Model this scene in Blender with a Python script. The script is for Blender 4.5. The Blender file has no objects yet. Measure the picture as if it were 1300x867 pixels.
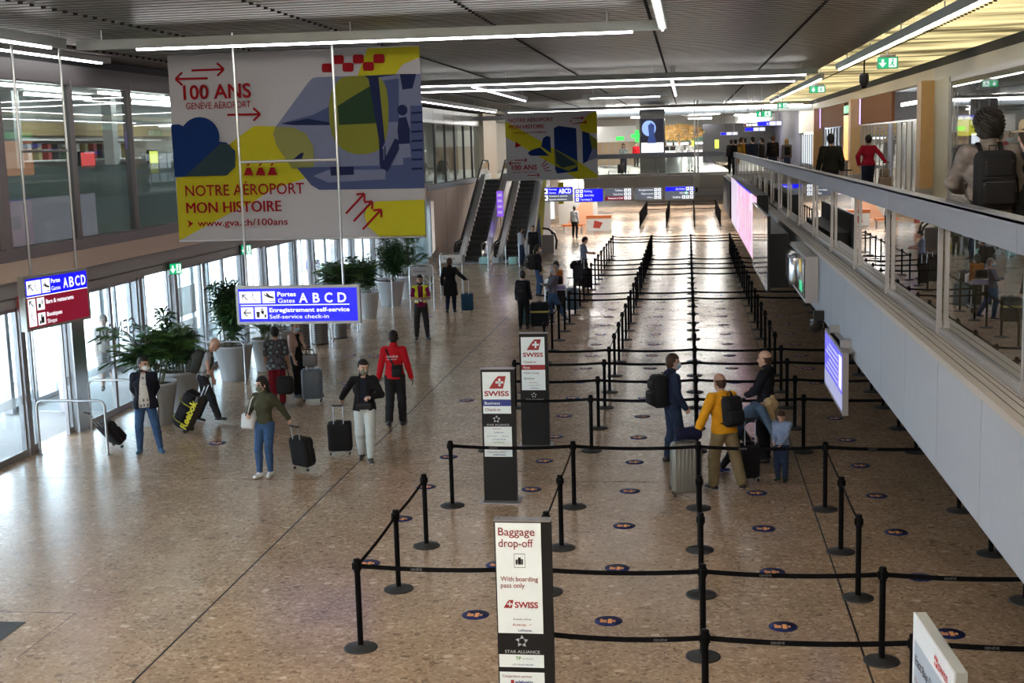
import bpy, math, random
import numpy as np
from mathutils import Vector, Matrix
SC = bpy.context.scene
COL = SC.collection
PI = math.pi
random.seed(7)

# ------------------------------------------------------------------ camera
CAMH = 5.3
def cam_axes(yaw, pitch, roll):
    cy, sy = math.cos(yaw), math.sin(yaw)
    F = Vector((-sy*math.cos(pitch), cy*math.cos(pitch), -math.sin(pitch)))
    r = Vector((cy, sy, 0)); u = r.cross(F)
    return r*math.cos(roll)+u*math.sin(roll), -r*math.sin(roll)+u*math.cos(roll), F
cr, cu, cf = cam_axes(.138893, .151144, -.0288154)
cd = bpy.data.cameras.new('camera'); cam = bpy.data.objects.new('camera', cd); COL.objects.link(cam)
cd.sensor_width = 36; cd.lens = 1626.18/1300*36; cd.clip_start = .1; cd.clip_end = 600
cam.matrix_world = Matrix(((cr.x, cu.x, -cf.x, 0), (cr.y, cu.y, -cf.y, 0), (cr.z, cu.z, -cf.z, CAMH), (0, 0, 0, 1)))
SC.camera = cam

# ------------------------------------------------------------------ world, sun, exposure
W = bpy.data.worlds.new('sky'); SC.world = W; W.use_nodes = True
nt = W.node_tree; nt.nodes.clear()
bg = nt.nodes.new('ShaderNodeBackground'); wo = nt.nodes.new('ShaderNodeOutputWorld')
bg.inputs[0].default_value = (.74, .87, 1, 1); bg.inputs[1].default_value = 8.0
nt.links.new(bg.outputs[0], wo.inputs[0])
sd = bpy.data.lights.new('sun', 'SUN'); sd.energy = 14; sd.angle = .01; sd.color = (1, .96, .9)
sun = bpy.data.objects.new('sun', sd); COL.objects.link(sun)
sun.rotation_euler = (math.radians(40), 0, math.radians(-75))
SC.view_settings.view_transform = 'Standard'; SC.view_settings.look = 'None'
SC.view_settings.gamma = 1; SC.view_settings.use_curve_mapping = False
SC.view_settings.exposure = 1.36
SC.cycles.max_bounces = 8; SC.cycles.diffuse_bounces = 3; SC.cycles.glossy_bounces = 4
SC.cycles.transparent_max_bounces = 16; SC.cycles.transmission_bounces = 4
SC.cycles.sample_clamp_indirect = 6; SC.cycles.caustics_reflective = False; SC.cycles.caustics_refractive = False
LED = 8.5          # strength of the ceiling light tubes
PANEL = 30.0         # strength of the light panels in the far halls

# ------------------------------------------------------------------ materials
MATS = {}
def mat(name, col, rough=.5, metal=0, var=.06, scale=8., bump=0., emit=None, spec=.5, coat=0, sheen=0):
    if name in MATS: return MATS[name]
    m = bpy.data.materials.new(name); m.use_nodes = True; t = m.node_tree; b = t.nodes['Principled BSDF']
    b.inputs['Roughness'].default_value = rough; b.inputs['Metallic'].default_value = metal
    b.inputs['Specular IOR Level'].default_value = spec; b.inputs['Coat Weight'].default_value = coat
    b.inputs['Sheen Weight'].default_value = sheen
    tc = t.nodes.new('ShaderNodeTexCoord'); n = t.nodes.new('ShaderNodeTexNoise'); n.inputs['Scale'].default_value = scale
    n.inputs['Detail'].default_value = 4
    t.links.new(tc.outputs['Object'], n.inputs['Vector'])
    mx = t.nodes.new('ShaderNodeMix'); mx.data_type = 'RGBA'
    mx.inputs[6].default_value = tuple(c*(1-var) for c in col)+(1,)
    mx.inputs[7].default_value = tuple(min(1, c*(1+var)+var*.004) for c in col)+(1,)
    t.links.new(n.outputs['Fac'], mx.inputs[0])
    if emit: b.inputs['Base Color'].default_value = (.02, .02, .02, 1)
    else: t.links.new(mx.outputs[2], b.inputs['Base Color'])
    if bump:
        bp = t.nodes.new('ShaderNodeBump'); bp.inputs['Strength'].default_value = bump; bp.inputs['Distance'].default_value = .02
        t.links.new(n.outputs['Fac'], bp.inputs['Height']); t.links.new(bp.outputs[0], b.inputs['Normal'])
    if emit:
        b.inputs['Emission Strength'].default_value = emit if emit > 4 else emit*.55
        t.links.new(mx.outputs[2], b.inputs['Emission Color'])
    MATS[name] = m
    return m
def glass(name, tint=(.93, .97, .96), refl=1.0, rough=0.):
    if name in MATS: return MATS[name]
    m = bpy.data.materials.new(name); m.use_nodes = True; t = m.node_tree; t.nodes.clear()
    o = t.nodes.new('ShaderNodeOutputMaterial'); mx = t.nodes.new('ShaderNodeMixShader')
    tr = t.nodes.new('ShaderNodeBsdfTransparent'); gl = t.nodes.new('ShaderNodeBsdfGlossy'); fr = t.nodes.new('ShaderNodeFresnel')
    mu = t.nodes.new('ShaderNodeMath'); mu.operation = 'MULTIPLY'; mu.inputs[1].default_value = refl; mu.use_clamp = True
    tr.inputs[0].default_value = tuple(c**.5 for c in tint)+(1,); gl.inputs['Roughness'].default_value = rough; 
    ge = t.nodes.new('ShaderNodeNewGeometry'); mi = t.nodes.new('ShaderNodeMath'); mi.operation = 'MULTIPLY_ADD'; mi.inputs[1].default_value = 1/1.5-1.5; mi.inputs[2].default_value = 1.5
    t.links.new(ge.outputs['Backfacing'], mi.inputs[0]); t.links.new(mi.outputs[0], fr.inputs[0])
    t.links.new(fr.outputs[0], mu.inputs[0]); t.links.new(mu.outputs[0], mx.inputs[0])
    t.links.new(tr.outputs[0], mx.inputs[1]); t.links.new(gl.outputs[0], mx.inputs[2]); t.links.new(mx.outputs[0], o.inputs[0])
    MATS[name] = m
    return m
def frosted(name, col=(.7, .8, .8), fac=.55):
    if name in MATS: return MATS[name]
    m = bpy.data.materials.new(name); m.use_nodes = True; t = m.node_tree; b = t.nodes['Principled BSDF']
    b.inputs['Base Color'].default_value = col+(1,); b.inputs['Roughness'].default_value = .25
    o = t.nodes['Material Output']; mx = t.nodes.new('ShaderNodeMixShader'); tr = t.nodes.new('ShaderNodeBsdfTransparent')
    mx.inputs[0].default_value = fac; t.links.new(tr.outputs[0], mx.inputs[1]); t.links.new(b.outputs[0], mx.inputs[2])
    t.links.new(mx.outputs[0], o.inputs[0]); MATS[name] = m
    return m
def floor_mat():
    m = bpy.data.materials.new('polished conglomerate stone'); m.use_nodes = True; t = m.node_tree; b = t.nodes['Principled BSDF']
    N = t.nodes.new; L = t.links.new
    geo = N('ShaderNodeNewGeometry')
    warp = N('ShaderNodeTexNoise'); warp.inputs['Scale'].default_value = 9; L(geo.outputs['Position'], warp.inputs['Vector'])
    add = N('ShaderNodeMixRGB'); add.blend_type = 'ADD'; add.inputs[0].default_value = .09
    L(geo.outputs['Position'], add.inputs[1]); L(warp.outputs['Color'], add.inputs[2])
    def chips(scale, stops, ch):
        mp = N('ShaderNodeMapping'); mp.inputs['Scale'].default_value = (scale*.8, scale, scale); L(add.outputs[0], mp.inputs[0])
        v = N('ShaderNodeTexVoronoi'); v.inputs['Scale'].default_value = 1; L(mp.outputs[0], v.inputs['Vector'])
        s_ = N('ShaderNodeSeparateColor'); L(v.outputs['Color'], s_.inputs[0]); r = N('ShaderNodeValToRGB'); e = r.color_ramp; e.interpolation = 'CONSTANT'
        e.elements[0].position = 0; e.elements[0].color = stops[0][1]+(1,); e.elements[1].position = stops[1][0]; e.elements[1].color = stops[1][1]+(1,)
        for p, c in stops[2:]: q = e.elements.new(p); q.color = c+(1,)
        L(s_.outputs[ch], r.inputs[0]); return v, s_, r
    v1, s1, r1 = chips(11, [(0, (.21, .145, .10)), (.04, (.29, .205, .14)), (.3, (.34, .24, .165)), (.6, (.38, .275, .19)), (.86, (.46, .345, .25)), (.97, (.52, .41, .31))], 0)
    v2, s2, r2 = chips(34, [(0, (.22, .15, .10)), (.08, (.32, .225, .15)), (.5, (.36, .26, .18)), (.85, (.44, .33, .24))], 1)
    # large chips lie in a matrix of small ones
    d = N('ShaderNodeMath'); d.operation = 'LESS_THAN'; d.inputs[1].default_value = .42; L(v1.outputs['Distance'], d.inputs[0])
    g = N('ShaderNodeMath'); g.operation = 'GREATER_THAN'; g.inputs[1].default_value = .45; L(s1.outputs[2], g.inputs[0])
    mu = N('ShaderNodeMath'); mu.operation = 'MULTIPLY'; L(d.outputs[0], mu.inputs[0]); L(g.outputs[0], mu.inputs[1])
    mx = N('ShaderNodeMixRGB'); L(mu.outputs[0], mx.inputs[0]); L(r2.outputs[0], mx.inputs[1]); L(r1.outputs[0], mx.inputs[2])
    n = N('ShaderNodeTexNoise'); n.inputs['Scale'].default_value = 1.3; n.inputs['Detail'].default_value = 4; L(geo.outputs['Position'], n.inputs['Vector'])
    mm = N('ShaderNodeMapRange'); mm.inputs[1].default_value = .35; mm.inputs[2].default_value = .65; mm.inputs[3].default_value = 1.0; mm.inputs[4].default_value = 1.2
    L(n.outputs[0], mm.inputs[0])
    m2 = N('ShaderNodeVectorMath'); m2.operation = 'SCALE'; L(mx.outputs[0], m2.inputs[0]); L(mm.outputs[0], m2.inputs['Scale'])
    L(m2.outputs[0], b.inputs['Base Color'])
    rr = N('ShaderNodeMapRange'); rr.inputs[3].default_value = .17; rr.inputs[4].default_value = .26; L(n.outputs[0], rr.inputs[0])
    L(rr.outputs[0], b.inputs['Roughness']); b.inputs['Specular IOR Level'].default_value = .30
    return m
FLOOR = floor_mat()
M_STEEL = mat('brushed steel', (.55, .56, .57), .28, 1, .08, 30)
M_STEELD = mat('dull steel frame', (.33, .32, .33), .4, .7)
M_FRAME = mat('taupe window frame', (.20, .175, .185), .45, .2)
M_FRAMED = mat('dark window frame', (.05, .05, .055), .5, .2)
M_BEIGE = mat('beige wall cladding', (.72, .56, .46), .55)
M_GREYP = mat('grey cladding', (.38, .36, .35), .5)
M_FASCIA = mat('pale grey coated panel', (.265, .295, .35), .5)
M_LEDGE = mat('grey beige ledge metal', (.34, .31, .28), .4, .2)
M_RAIL = mat('satin aluminium rail', (.17, .185, .225), .4, .3)
M_BLACK = mat('black', (.010, .010, .011), .5, spec=.25)
M_BLACKG = mat('black gloss plastic', (.012, .012, .014), .2)
M_RUB = mat('black rubber', (.018, .018, .018), .7)
M_CEIL = mat('ceiling slat metal', (.15, .142, .12), .34, .35, .10, 3)
M_CEILB = mat('ceiling void', (.03, .03, .03), .9)
M_WOOD = mat('pale wood veneer', (.52, .33, .15), .45, 0, .12, 5)
M_BROWN = mat('brown sign panel', (.21, .09, .04), .75, spec=.15)
M_WHITE = mat('white coated', (.75, .75, .74), .45)
M_GLASS = glass('clear glass'); M_GLASSB = glass('balustrade glass', (.80, .86, .85), 2.2)
M_GLASSU = glass('upper corridor glass', (.66, .78, .78), .75)
M_GLASSD = glass('door glass', (.84, .92, .95), 1.2)
M_LED = mat('light tube', (1, .97, .95), .4, emit=LED, var=.01)
M_LEDFILL = mat('added fill light tube', (1, .88, .72), .4, emit=80, var=.01)  # strong warm fill, only for the added rails out of view
M_PAN = mat('light panel', (1, .96, .9), .4, emit=PANEL, var=.01); M_PAN2 = mat('low light panel', (1, .96, .9), .4, emit=9, var=.01)
M_LEDCOOL = mat('cool light band', (.85, .93, 1), .4, emit=5, var=.01)
M_CONC = mat('pavement', (.42, .42, .42), .8, 0, .15, 1.2)

# ------------------------------------------------------------------ mesh builder
class MB:
    def __init__(s): s.v = []; s.f = []; s.m = []; s.sm = []
    def add(s, vs, fs, m=0, smooth=False):
        k = len(s.v); s.v += [tuple(p) for p in vs]
        s.f += [tuple(i+k for i in f) for f in fs]; s.m += [m]*len(fs); s.sm += [smooth]*len(fs); return s
    def box(s, x0, y0, z0, x1, y1, z1, m=0):
        return s.add([(x0, y0, z0), (x1, y0, z0), (x1, y1, z0), (x0, y1, z0), (x0, y0, z1), (x1, y0, z1), (x1, y1, z1), (x0, y1, z1)],
                     [(0, 3, 2, 1), (4, 5, 6, 7), (0, 1, 5, 4), (1, 2, 6, 5), (2, 3, 7, 6), (3, 0, 4, 7)], m)
    def obox(s, M, a, b, c, m=0):   # box of half sizes a b c in frame M
        k = len(s.v); s.box(-a, -b, -c, a, b, c, m)
        for i in range(k, len(s.v)): s.v[i] = tuple(M @ Vector(s.v[i]))
        return s
    def tube(s, p0, p1, r, n=10, m=0, r2=None, smooth=True):
        return s.path([p0, p1], r, n, m, smooth, r2)
    def path(s, pts, r, n=8, m=0, smooth=True, r2=None, flat=None, caps=True):
        pts = [Vector(p) for p in pts]; N = len(pts); rings = []; prev = None
        for i, p in enumerate(pts):
            d = (pts[min(i+1, N-1)]-pts[max(i-1, 0)])
            d = d.normalized() if d.length > 1e-9 else Vector((0, 0, 1))
            if prev is None:
                u = d.cross(Vector((0, 0, 1)) if abs(d.z) < .95 else Vector((0, 1, 0))).normalized()
            else:
                u = (prev-d*prev.dot(d)).normalized()
            prev = u; w = d.cross(u)
            rr = r[i] if isinstance(r, (list, tuple)) else (r if r2 is None else r+(r2-r)*i/(N-1))
            fl = flat or 1
            rings.append([p+u*rr*math.cos(2*PI*j/n)+w*rr*fl*math.sin(2*PI*j/n) for j in range(n)])
        vs = [q for R in rings for q in R]; fs = []
        for i in range(N-1):
            for j in range(n): fs.append((i*n+j, i*n+(j+1) % n, (i+1)*n+(j+1) % n, (i+1)*n+j))
        s.add(vs, fs, m, smooth)
        if caps: s.add(rings[0], [tuple(range(n-1, -1, -1))], m); s.add(rings[-1], [tuple(range(n))], m)
        return s
    def lathe(s, prof, c=(0, 0, 0), n=20, m=0, smooth=True):
        vs = [(c[0]+r*math.cos(2*PI*j/n), c[1]+r*math.sin(2*PI*j/n), c[2]+z) for r, z in prof for j in range(n)]
        fs = [(i*n+j, i*n+(j+1) % n, (i+1)*n+(j+1) % n, (i+1)*n+j) for i in range(len(prof)-1) for j in range(n)]
        s.add(vs, fs, m, smooth)
        if prof[0][0] > 1e-4: s.add(vs[:n], [tuple(range(n-1, -1, -1))], m)
        if prof[-1][0] > 1e-4: s.add(vs[-n:], [tuple(range(n))], m)
        return s
    def prism(s, pts, o, ux, uy, depth, m=0):   # 2D outline in plane (o, ux, uy), extruded by depth along ux x uy
        o = Vector(o); ux = Vector(ux); uy = Vector(uy); n = ux.cross(uy).normalized()
        a = [o+ux*x+uy*y for x, y in pts]; k = len(a)
        if sum(pts[i][0]*pts[(i+1) % k][1]-pts[(i+1) % k][0]*pts[i][1] for i in range(k)) < 0: a.reverse()
        s.add(a+[p+n*depth for p in a], [tuple(range(k-1, -1, -1)), tuple(range(k, 2*k))]+[(i, (i+1) % k, k+(i+1) % k, k+i) for i in range(k)], m)
        return s
    def rbox(s, M, a, b, c, r, m=0, k=3):   # rounded box
        lon = []; 
        for q in range(4): lon += [(q*PI/2+i*PI/2/k, q) for i in range(k+1)]
        lat = [(-PI/2+i*PI/2/k, -1) for i in range(k+1)]+[(i*PI/2/k, 1) for i in range(k+1)]
        vs = []
        for la, sz in lat:
            for lo, q in lon:
                sx = 1 if q in (0, 3) else -1; sy = 1 if q in (0, 1) else -1
                vs.append(M @ Vector((sx*(a-r)+r*math.cos(la)*math.cos(lo), sy*(b-r)+r*math.cos(la)*math.sin(lo), sz*(c-r)+r*math.sin(la))))
        n = len(lon)
        fs = [(i*n+j, i*n+(j+1) % n, (i+1)*n+(j+1) % n, (i+1)*n+j) for i in range(len(lat)-1) for j in range(n)]
        s.add(vs, fs, m, True)
        s.add(vs[:n], [tuple(range(n-1, -1, -1))], m); s.add(vs[-n:], [tuple(range(n))], m)
        return s
    def build(s, name, mats, parent=None, loc=None, rotz=0):
        me = bpy.data.meshes.new(name); me.from_pydata(s.v, [], s.f)
        if not isinstance(mats, (list, tuple)): mats = [mats]
        for q in mats: me.materials.append(q)
        me.polygons.foreach_set('material_index', s.m); me.polygons.foreach_set('use_smooth', s.sm); me.update()
        return link(name, me, parent, loc, rotz)
def link(name, me, parent=None, loc=None, rotz=0):
    o = bpy.data.objects.new(name, me); COL.objects.link(o)
    if parent is not None: o.parent = parent
    if loc is not None: o.location = loc
    if rotz: o.rotation_euler = (0, 0, rotz)
    return o
T = Matrix.Translation
def RX(a): return Matrix.Rotation(math.radians(a), 4, 'X')
def RY(a): return Matrix.Rotation(math.radians(a), 4, 'Y')
def RZ(a): return Matrix.Rotation(math.radians(a), 4, 'Z')
def thing(name, label, cat, loc=(0, 0, 0), rotz=0, group=None):
    o = bpy.data.objects.new(name, None); o.empty_display_size = .1; COL.objects.link(o)
    o.location = loc; o.rotation_euler = (0, 0, math.radians(rotz)); return tag(o, label, cat, group)
def tag(o, label, cat, group=None, kind=None):
    o['label'] = label; o['category'] = cat
    if group: o['group'] = group
    if kind: o['kind'] = kind
    return o
def struct(name):
    o = bpy.data.objects.new(name, None); o.empty_display_size = .1; COL.objects.link(o); o['kind'] = 'structure'; return o
def bx(name, m, parent, *b):
    o = MB().box(*b).build(name, m, parent)
    if parent is None: o['kind'] = 'structure'
    return o
TXT = {}
def text(s, size, m, o, ux, uy, parent, name='lettering', bold=0., align='LEFT', squash=1., depth=.002, width=None):
    """flat lettering: o = baseline origin, ux/uy = unit axes; width fits the line to a length"""
    key = (s, bold)
    if key not in TXT:
        c = bpy.data.curves.new('t', 'FONT'); c.body = s; c.size = 1; c.offset = bold; c.resolution_u = 3
        t = bpy.data.objects.new('t', c); me = bpy.data.meshes.new_from_object(t)
        co = [v.co.copy() for v in me.vertices]; fc = [tuple(p.vertices) for p in me.polygons]
        TXT[key] = (co, fc); bpy.data.objects.remove(t); bpy.data.meshes.remove(me)
    co, fc = TXT[key]
    if not co: return None
    x0 = min(c.x for c in co); x1 = max(c.x for c in co); ux = Vector(ux); uy = Vector(uy); n = ux.cross(uy).normalized()
    sx = size*squash if width is None else width/(x1-x0)
    off = {'LEFT': -x0, 'CENTER': -(x0+x1)/2, 'RIGHT': -x1}[align]
    vs = [Vector(o)+ux*((c.x+off)*sx)+uy*(c.y*size)+n*depth for c in co]
    fs = fc if n.dot(ux.cross(uy)) > 0 else [f[::-1] for f in fc]
    return MB().add(vs, fs).build(name, m, parent)
def rounded(pts, k=2):
    for _ in range(k):
        q = []
        for i in range(len(pts)):
            a = pts[i]; b = pts[(i+1) % len(pts)]
            q += [(a[0]*.75+b[0]*.25, a[1]*.75+b[1]*.25), (a[0]*.25+b[0]*.75, a[1]*.25+b[1]*.75)]
        pts = q
    return pts
def rrect(x0, y0, x1, y1, r, k=4):
    o = []
    for cx, cy, a0 in ((x1-r, y0+r, -90), (x1-r, y1-r, 0), (x0+r, y1-r, 90), (x0+r, y0+r, 180)):
        for i in range(k+1):
            a = math.radians(a0+90*i/k); o.append((cx+r*math.cos(a), cy+r*math.sin(a)))
    return o
def rect(x0, y0, x1, y1): return [(x0, y0), (x1, y0), (x1, y1), (x0, y1)]
def ell(cx, cy, rx, ry, n=24, a0=0, a1=360):
    return [(cx+rx*math.cos(math.radians(a0+(a1-a0)*i/n)), cy+ry*math.sin(math.radians(a0+(a1-a0)*i/n))) for i in range(n)]
# ================================================================== THE SETTING
# ---- floor: stone slabs with hairline joints, two long brass-dark expansion joints
fl = struct('floor')
MB().box(-12.2, -10, -.3, 12.7, 130, -.004).build('screed', mat('grout', (.10, .075, .055), .7), fl)
XS = [-12.2]; x = -11.85
while x < 9.2:
    XS.append(round(x, 3)); x += .8266 if not (-5.7 < x < -5.6) else .8266
G_ = .0012
tiles = []
ys0 = 4.13
for i in range(len(XS)-1):
    y = 4.0-(.62 if i % 2 else 0)
    while y < 130:
        y1 = y+1.24
        tiles.append((XS[i], max(y, 4), XS[i+1], min(y1, 130)))
        y = y1
def tkey(t):
    cx, cy = (t[0]+t[2])/2, (t[1]+t[3])/2
    return cy+(0 if (cy > 10.5 and -.72*cy-1.5 < cx < min(2.6, .45*cy) and cx > -12) else 500)
tiles.sort(key=tkey)
cache = {}
for t in tiles[:290]:
    k = (round(t[2]-t[0], 3), round(t[3]-t[1], 3))
    if k not in cache:
        w, d = k; g = G_
        cache[k] = MB().box(g, g, -.02, w-g, d-g, 0).build('tile', FLOOR, fl).data
        o = [c for c in fl.children][-1]; o.location = (t[0], t[1], 0)
    else:
        o = link('tile', cache[k], fl, (t[0], t[1], 0))
mb = MB()
for t in tiles[290:]: mb.box(t[0]+G_, t[1]+G_, -.02, t[2]-G_, t[3]-G_, 0)
mb.build('tile_field', FLOOR, fl)['kind'] = 'stuff'
JM = mat('joint strip', (.012, .010, .010), .6, spec=.2)
bx('joint_strip', JM, fl, -5.667, -10, -.01, -5.643, 130, .0012)
bx('joint_strip', JM, fl, 1.754, -10, -.01, 1.776, 130, .0012)
bx('joint_strip', JM, fl, -11.9, 19.745, -.01, 2.6, 19.751, .0011)
bx('joint_strip', JM, fl, -8.6, 13.62, -.01, -7.2, 13.63, .0012)
bx('joint_strip', JM, fl, -7.205, 12.3, -.01, -7.195, 13.62, .0012)
tag(MB().box(-9, 11.6, 0, -7.65, 13.3, .006).build('floor_mat', mat('dark floor mat', (.045, .047, .052), .7)), 'dark grey rectangular mat flat on the floor at the lower left', 'mat')

# ---- ceiling: slats across the hall in eight bays, dark joints between bays
ce = struct('ceiling')
bx('ceiling_void', M_CEILB, ce, -17.8, -10.2, 7.42, 12.9, 130, 7.6)
sl = MB()
BX = [-11.72, -10.95, -8.4, -5.76, -3.15, -.58, 2.05, 4.66, 7.2]
lum = MB()
for i in range(len(BX)-1):
    x0, x1 = BX[i]+.012, BX[i+1]-.012
    y = -10.0
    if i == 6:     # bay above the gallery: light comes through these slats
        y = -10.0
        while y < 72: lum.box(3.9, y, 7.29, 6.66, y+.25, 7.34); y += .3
        sl.box(4.66, 72, 7.3, 7.2, 128, 7.34); continue
    if i == 5: x1 = 3.88
    if i == 7: continue
    while y < 74:
        sl.box(x0, y, 7.30, x1, y+.12, 7.34); sl.box(x0, y+.135, 7.306, x1, y+.262, 7.34); y += .3
    while y < 130:
        sl.box(x0, y, 7.30, x1, y+1.17, 7.34); y += 1.2
sl.build('ceiling_slats', M_CEIL, ce)['kind'] = 'stuff'
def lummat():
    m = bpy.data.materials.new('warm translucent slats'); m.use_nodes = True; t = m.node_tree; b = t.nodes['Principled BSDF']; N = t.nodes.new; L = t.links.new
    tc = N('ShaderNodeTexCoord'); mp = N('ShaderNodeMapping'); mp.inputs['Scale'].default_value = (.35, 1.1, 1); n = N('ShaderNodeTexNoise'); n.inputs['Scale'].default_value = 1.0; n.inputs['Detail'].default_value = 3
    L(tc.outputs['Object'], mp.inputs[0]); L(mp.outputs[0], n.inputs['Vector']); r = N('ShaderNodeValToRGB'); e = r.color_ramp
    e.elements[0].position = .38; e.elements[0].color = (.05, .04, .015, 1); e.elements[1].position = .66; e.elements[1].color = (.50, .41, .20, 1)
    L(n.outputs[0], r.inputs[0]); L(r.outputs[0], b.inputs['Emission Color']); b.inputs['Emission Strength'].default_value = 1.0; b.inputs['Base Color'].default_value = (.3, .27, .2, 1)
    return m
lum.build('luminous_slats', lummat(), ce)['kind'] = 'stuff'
ft = MB()
for xb in BX[1:-1]:
    y = 2.28
    while y < 74:
        ft.box(xb-.025, y-.012, 7.268, xb+.025, y+.025, 7.30); y += .3
ft.build('slat_clips', M_BLACK, ce)['kind'] = 'stuff'
# plain recess band above the left windows
bx('ceiling_edge', mat('taupe ceiling band', (.16, .14, .14), .5), ce, -11.72, 4, 7.24, -10.97, 74, 7.3)

# ---- left wall: beige fascia, recessed grey strip, upper frieze (the parts seen above the doors)
wl = struct('wall_left')
bx('fascia_panel', M_BEIGE, wl, -12.1, 6, 3.2, -11.66, 57, 3.56)
bx('head_panel', M_GREYP, wl, -12.2, 6, 2.88, -11.8, 57, 3.2)
bx('frieze', mat('taupe frieze', (.12, .11, .115), .5), wl, -11.9, 6, 6.72, -11.72, 57, 7.08)
bx('shadow_gap', M_BLACK, wl, -12.1, 6, 7.08, -11.86, 57, 7.42)
bx('corner_cladding', M_BEIGE, wl, -11.75, 57, 0, -11.35, 70, 3.4)
bx('ledge_panel', M_FASCIA, wl, -11.95, 57, 3.4, -11.6, 73, 3.62)
bx('metal_frieze', mat('brushed metal frieze', (.36, .37, .38), .32, .8), wl, -11.95, 57, 6.5, -11.72, 73, 7.15)
bx('end_cladding', mat('beige stone cladding', (.50, .42, .33), .5), wl, -12.1, 73, 3.4, -11.5, 78, 7.2)
for yy in (60, 63, 66): bx('cladding_joint', M_FRAMED, wl, -11.36, yy, .02, -11.345, yy+.02, 3.38)
for yy in np.arange(59.5, 73, 2.6): bx('frieze_joint', M_FRAMED, wl, -11.73, yy, 6.52, -11.715, yy+.02, 7.13)

# ---- the hall goes on behind the viewer
wb = struct('wall_back')
bx('end_wall', mat('end wall paint', (.34, .32, .29), .6), wb, -17.8, -10.3, 0, 12.9, -10, 7.5)
bx('left_side', M_BEIGE, wb, -12.1, -10, 3.0, -11.8, 6.4, 7.42)
bx('left_head', M_GREYP, wb, -12.2, -10, 2.72, -11.9, 6.4, 3.0)
bx('gallery_fascia', M_FASCIA, wb, 2.05, -10, 2.52, 2.27, 5.5, 3.45)
bx('right_side', mat('end wall paint', (.34, .32, .29), .6), wb, 9.0, -10, 0, 9.3, 128, 2.6)
bx('upper_right_side', mat('end wall paint', (.34, .32, .29), .6), wb, 6.7, -10, 2.6, 7.0, 4, 7.42)
bx('shop_end', mat('end wall paint', (.34, .32, .29), .6), wb, 12.7, -10, 0, 12.9, 128, 7.5)
bx('far_shop_end', mat('night blue shop wall', (.03, .03, .06), .6), wb, 6.7, 80, 3.6, 7.0, 128, 7.42)

# ---- left upper windows, one per bay
wn = 1
def window(x, y0, y1, z0, z1, paneM, fr=.035, frm=M_FRAME, bar=True):
    global wn
    w = struct('window_%d' % wn); wn += 1
    m = MB(); m.box(x-.06, y0, z0, x+.05, y0+fr, z1); m.box(x-.06, y1-fr, z0, x+.05, y1, z1)
    m.box(x-.06, y0+fr, z0, x+.05, y1-fr, z0+fr); m.box(x-.06, y0+fr, z1-fr, x+.05, y1-fr, z1)
    m.build('window_frame', frm, w)
    bx('pane', paneM, w, x-.012, y0+fr, z0+fr, x+.002, y1-fr, z1-fr)
    return w
ys = [10.4, 13.05, 15.7, 18.35, 21.0, 23.67, 26.33, 29, 31.66, 34.3, 37, 39.6, 42.3, 45, 47.6, 50.3, 53, 55.6]
for a, b in zip(ys[:-1], ys[1:]):
    w = window(-11.78, a, b, 3.74, 6.74, M_GLASSU)
    bx('mullion_post', M_FRAME, w, -11.9, a-.03, 3.62, -11.71, a+.03, 6.8)
bx('wide_mullion', M_FRAME, wl, -11.95, 20.78, 3.56, -11.68, 21.0, 6.74)
bx('sill_band', M_FRAME, wl, -12.0, 6, 3.56, -11.64, 57, 3.76)
for a, b in zip(np.arange(57.2, 72, 2.65), np.arange(59.85, 75, 2.65)):
    window(-11.78, a, b, 3.62, 6.5, M_GLASSU, .05, M_FRAMED)

NTH = ['front', 'second', 'third', 'fourth', 'fifth', 'sixth', 'seventh', 'eighth', 'ninth', 'tenth', 'eleventh', 'twelfth', 'thirteenth', 'fourteenth', 'fifteenth', 'sixteenth', 'seventeenth', 'eighteenth', 'nineteenth', 'twentieth']
# ---- upper left corridor seen through the glass
co = struct('floor_corridor')
bx('slab', mat('corridor stone', (.35, .36, .35), .3), co, -17.6, -10, 3.35, -11.95, 128, 3.6)
wc = struct('wall_corridor')
bx('back_wall', mat('corridor wall', (.42, .44, .43), .6), wc, -17.8, -10, 3.35, -17.5, 128, 7.42)
bx('corridor_ceiling', mat('corridor ceiling', (.34, .34, .32), .6), wc, -17.5, -10, 7.0, -12.1, 128, 7.1)
bx('glass_screen', frosted('misty partition', (.50, .60, .60), .62), wc, -12.75, 12, 3.6, -12.7, 56, 5.15)
for k in range(9):
    y = 19+k*5.5
    bx('corridor_column', mat('corridor column', (.55, .56, .56), .4), wc, -16.7, y, 3.6, -16.4, y+.35, 7.0)
bx('golden_bulkhead', mat('ochre bulkhead', (.36, .27, .13), .5), wc, -17.4, 10, 5.95, -17.2, 60, 6.3)
i = 0
for k in range(11):
    for xx, l in ((-14.3, 4.2), (-15.9, 3.4)):
        y = 18+k*6.2+(xx+14.3)*.4
        tag(MB().box(xx-.05, y, 6.86, xx+.05, y+l, 6.93).build('corridor_light', M_LED), '%s corridor light tube of the %s row behind the left upper windows' % (NTH[k], 'nearer' if xx > -15 else 'farther'), 'ceiling light', 'lights of the upper left corridor')
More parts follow.
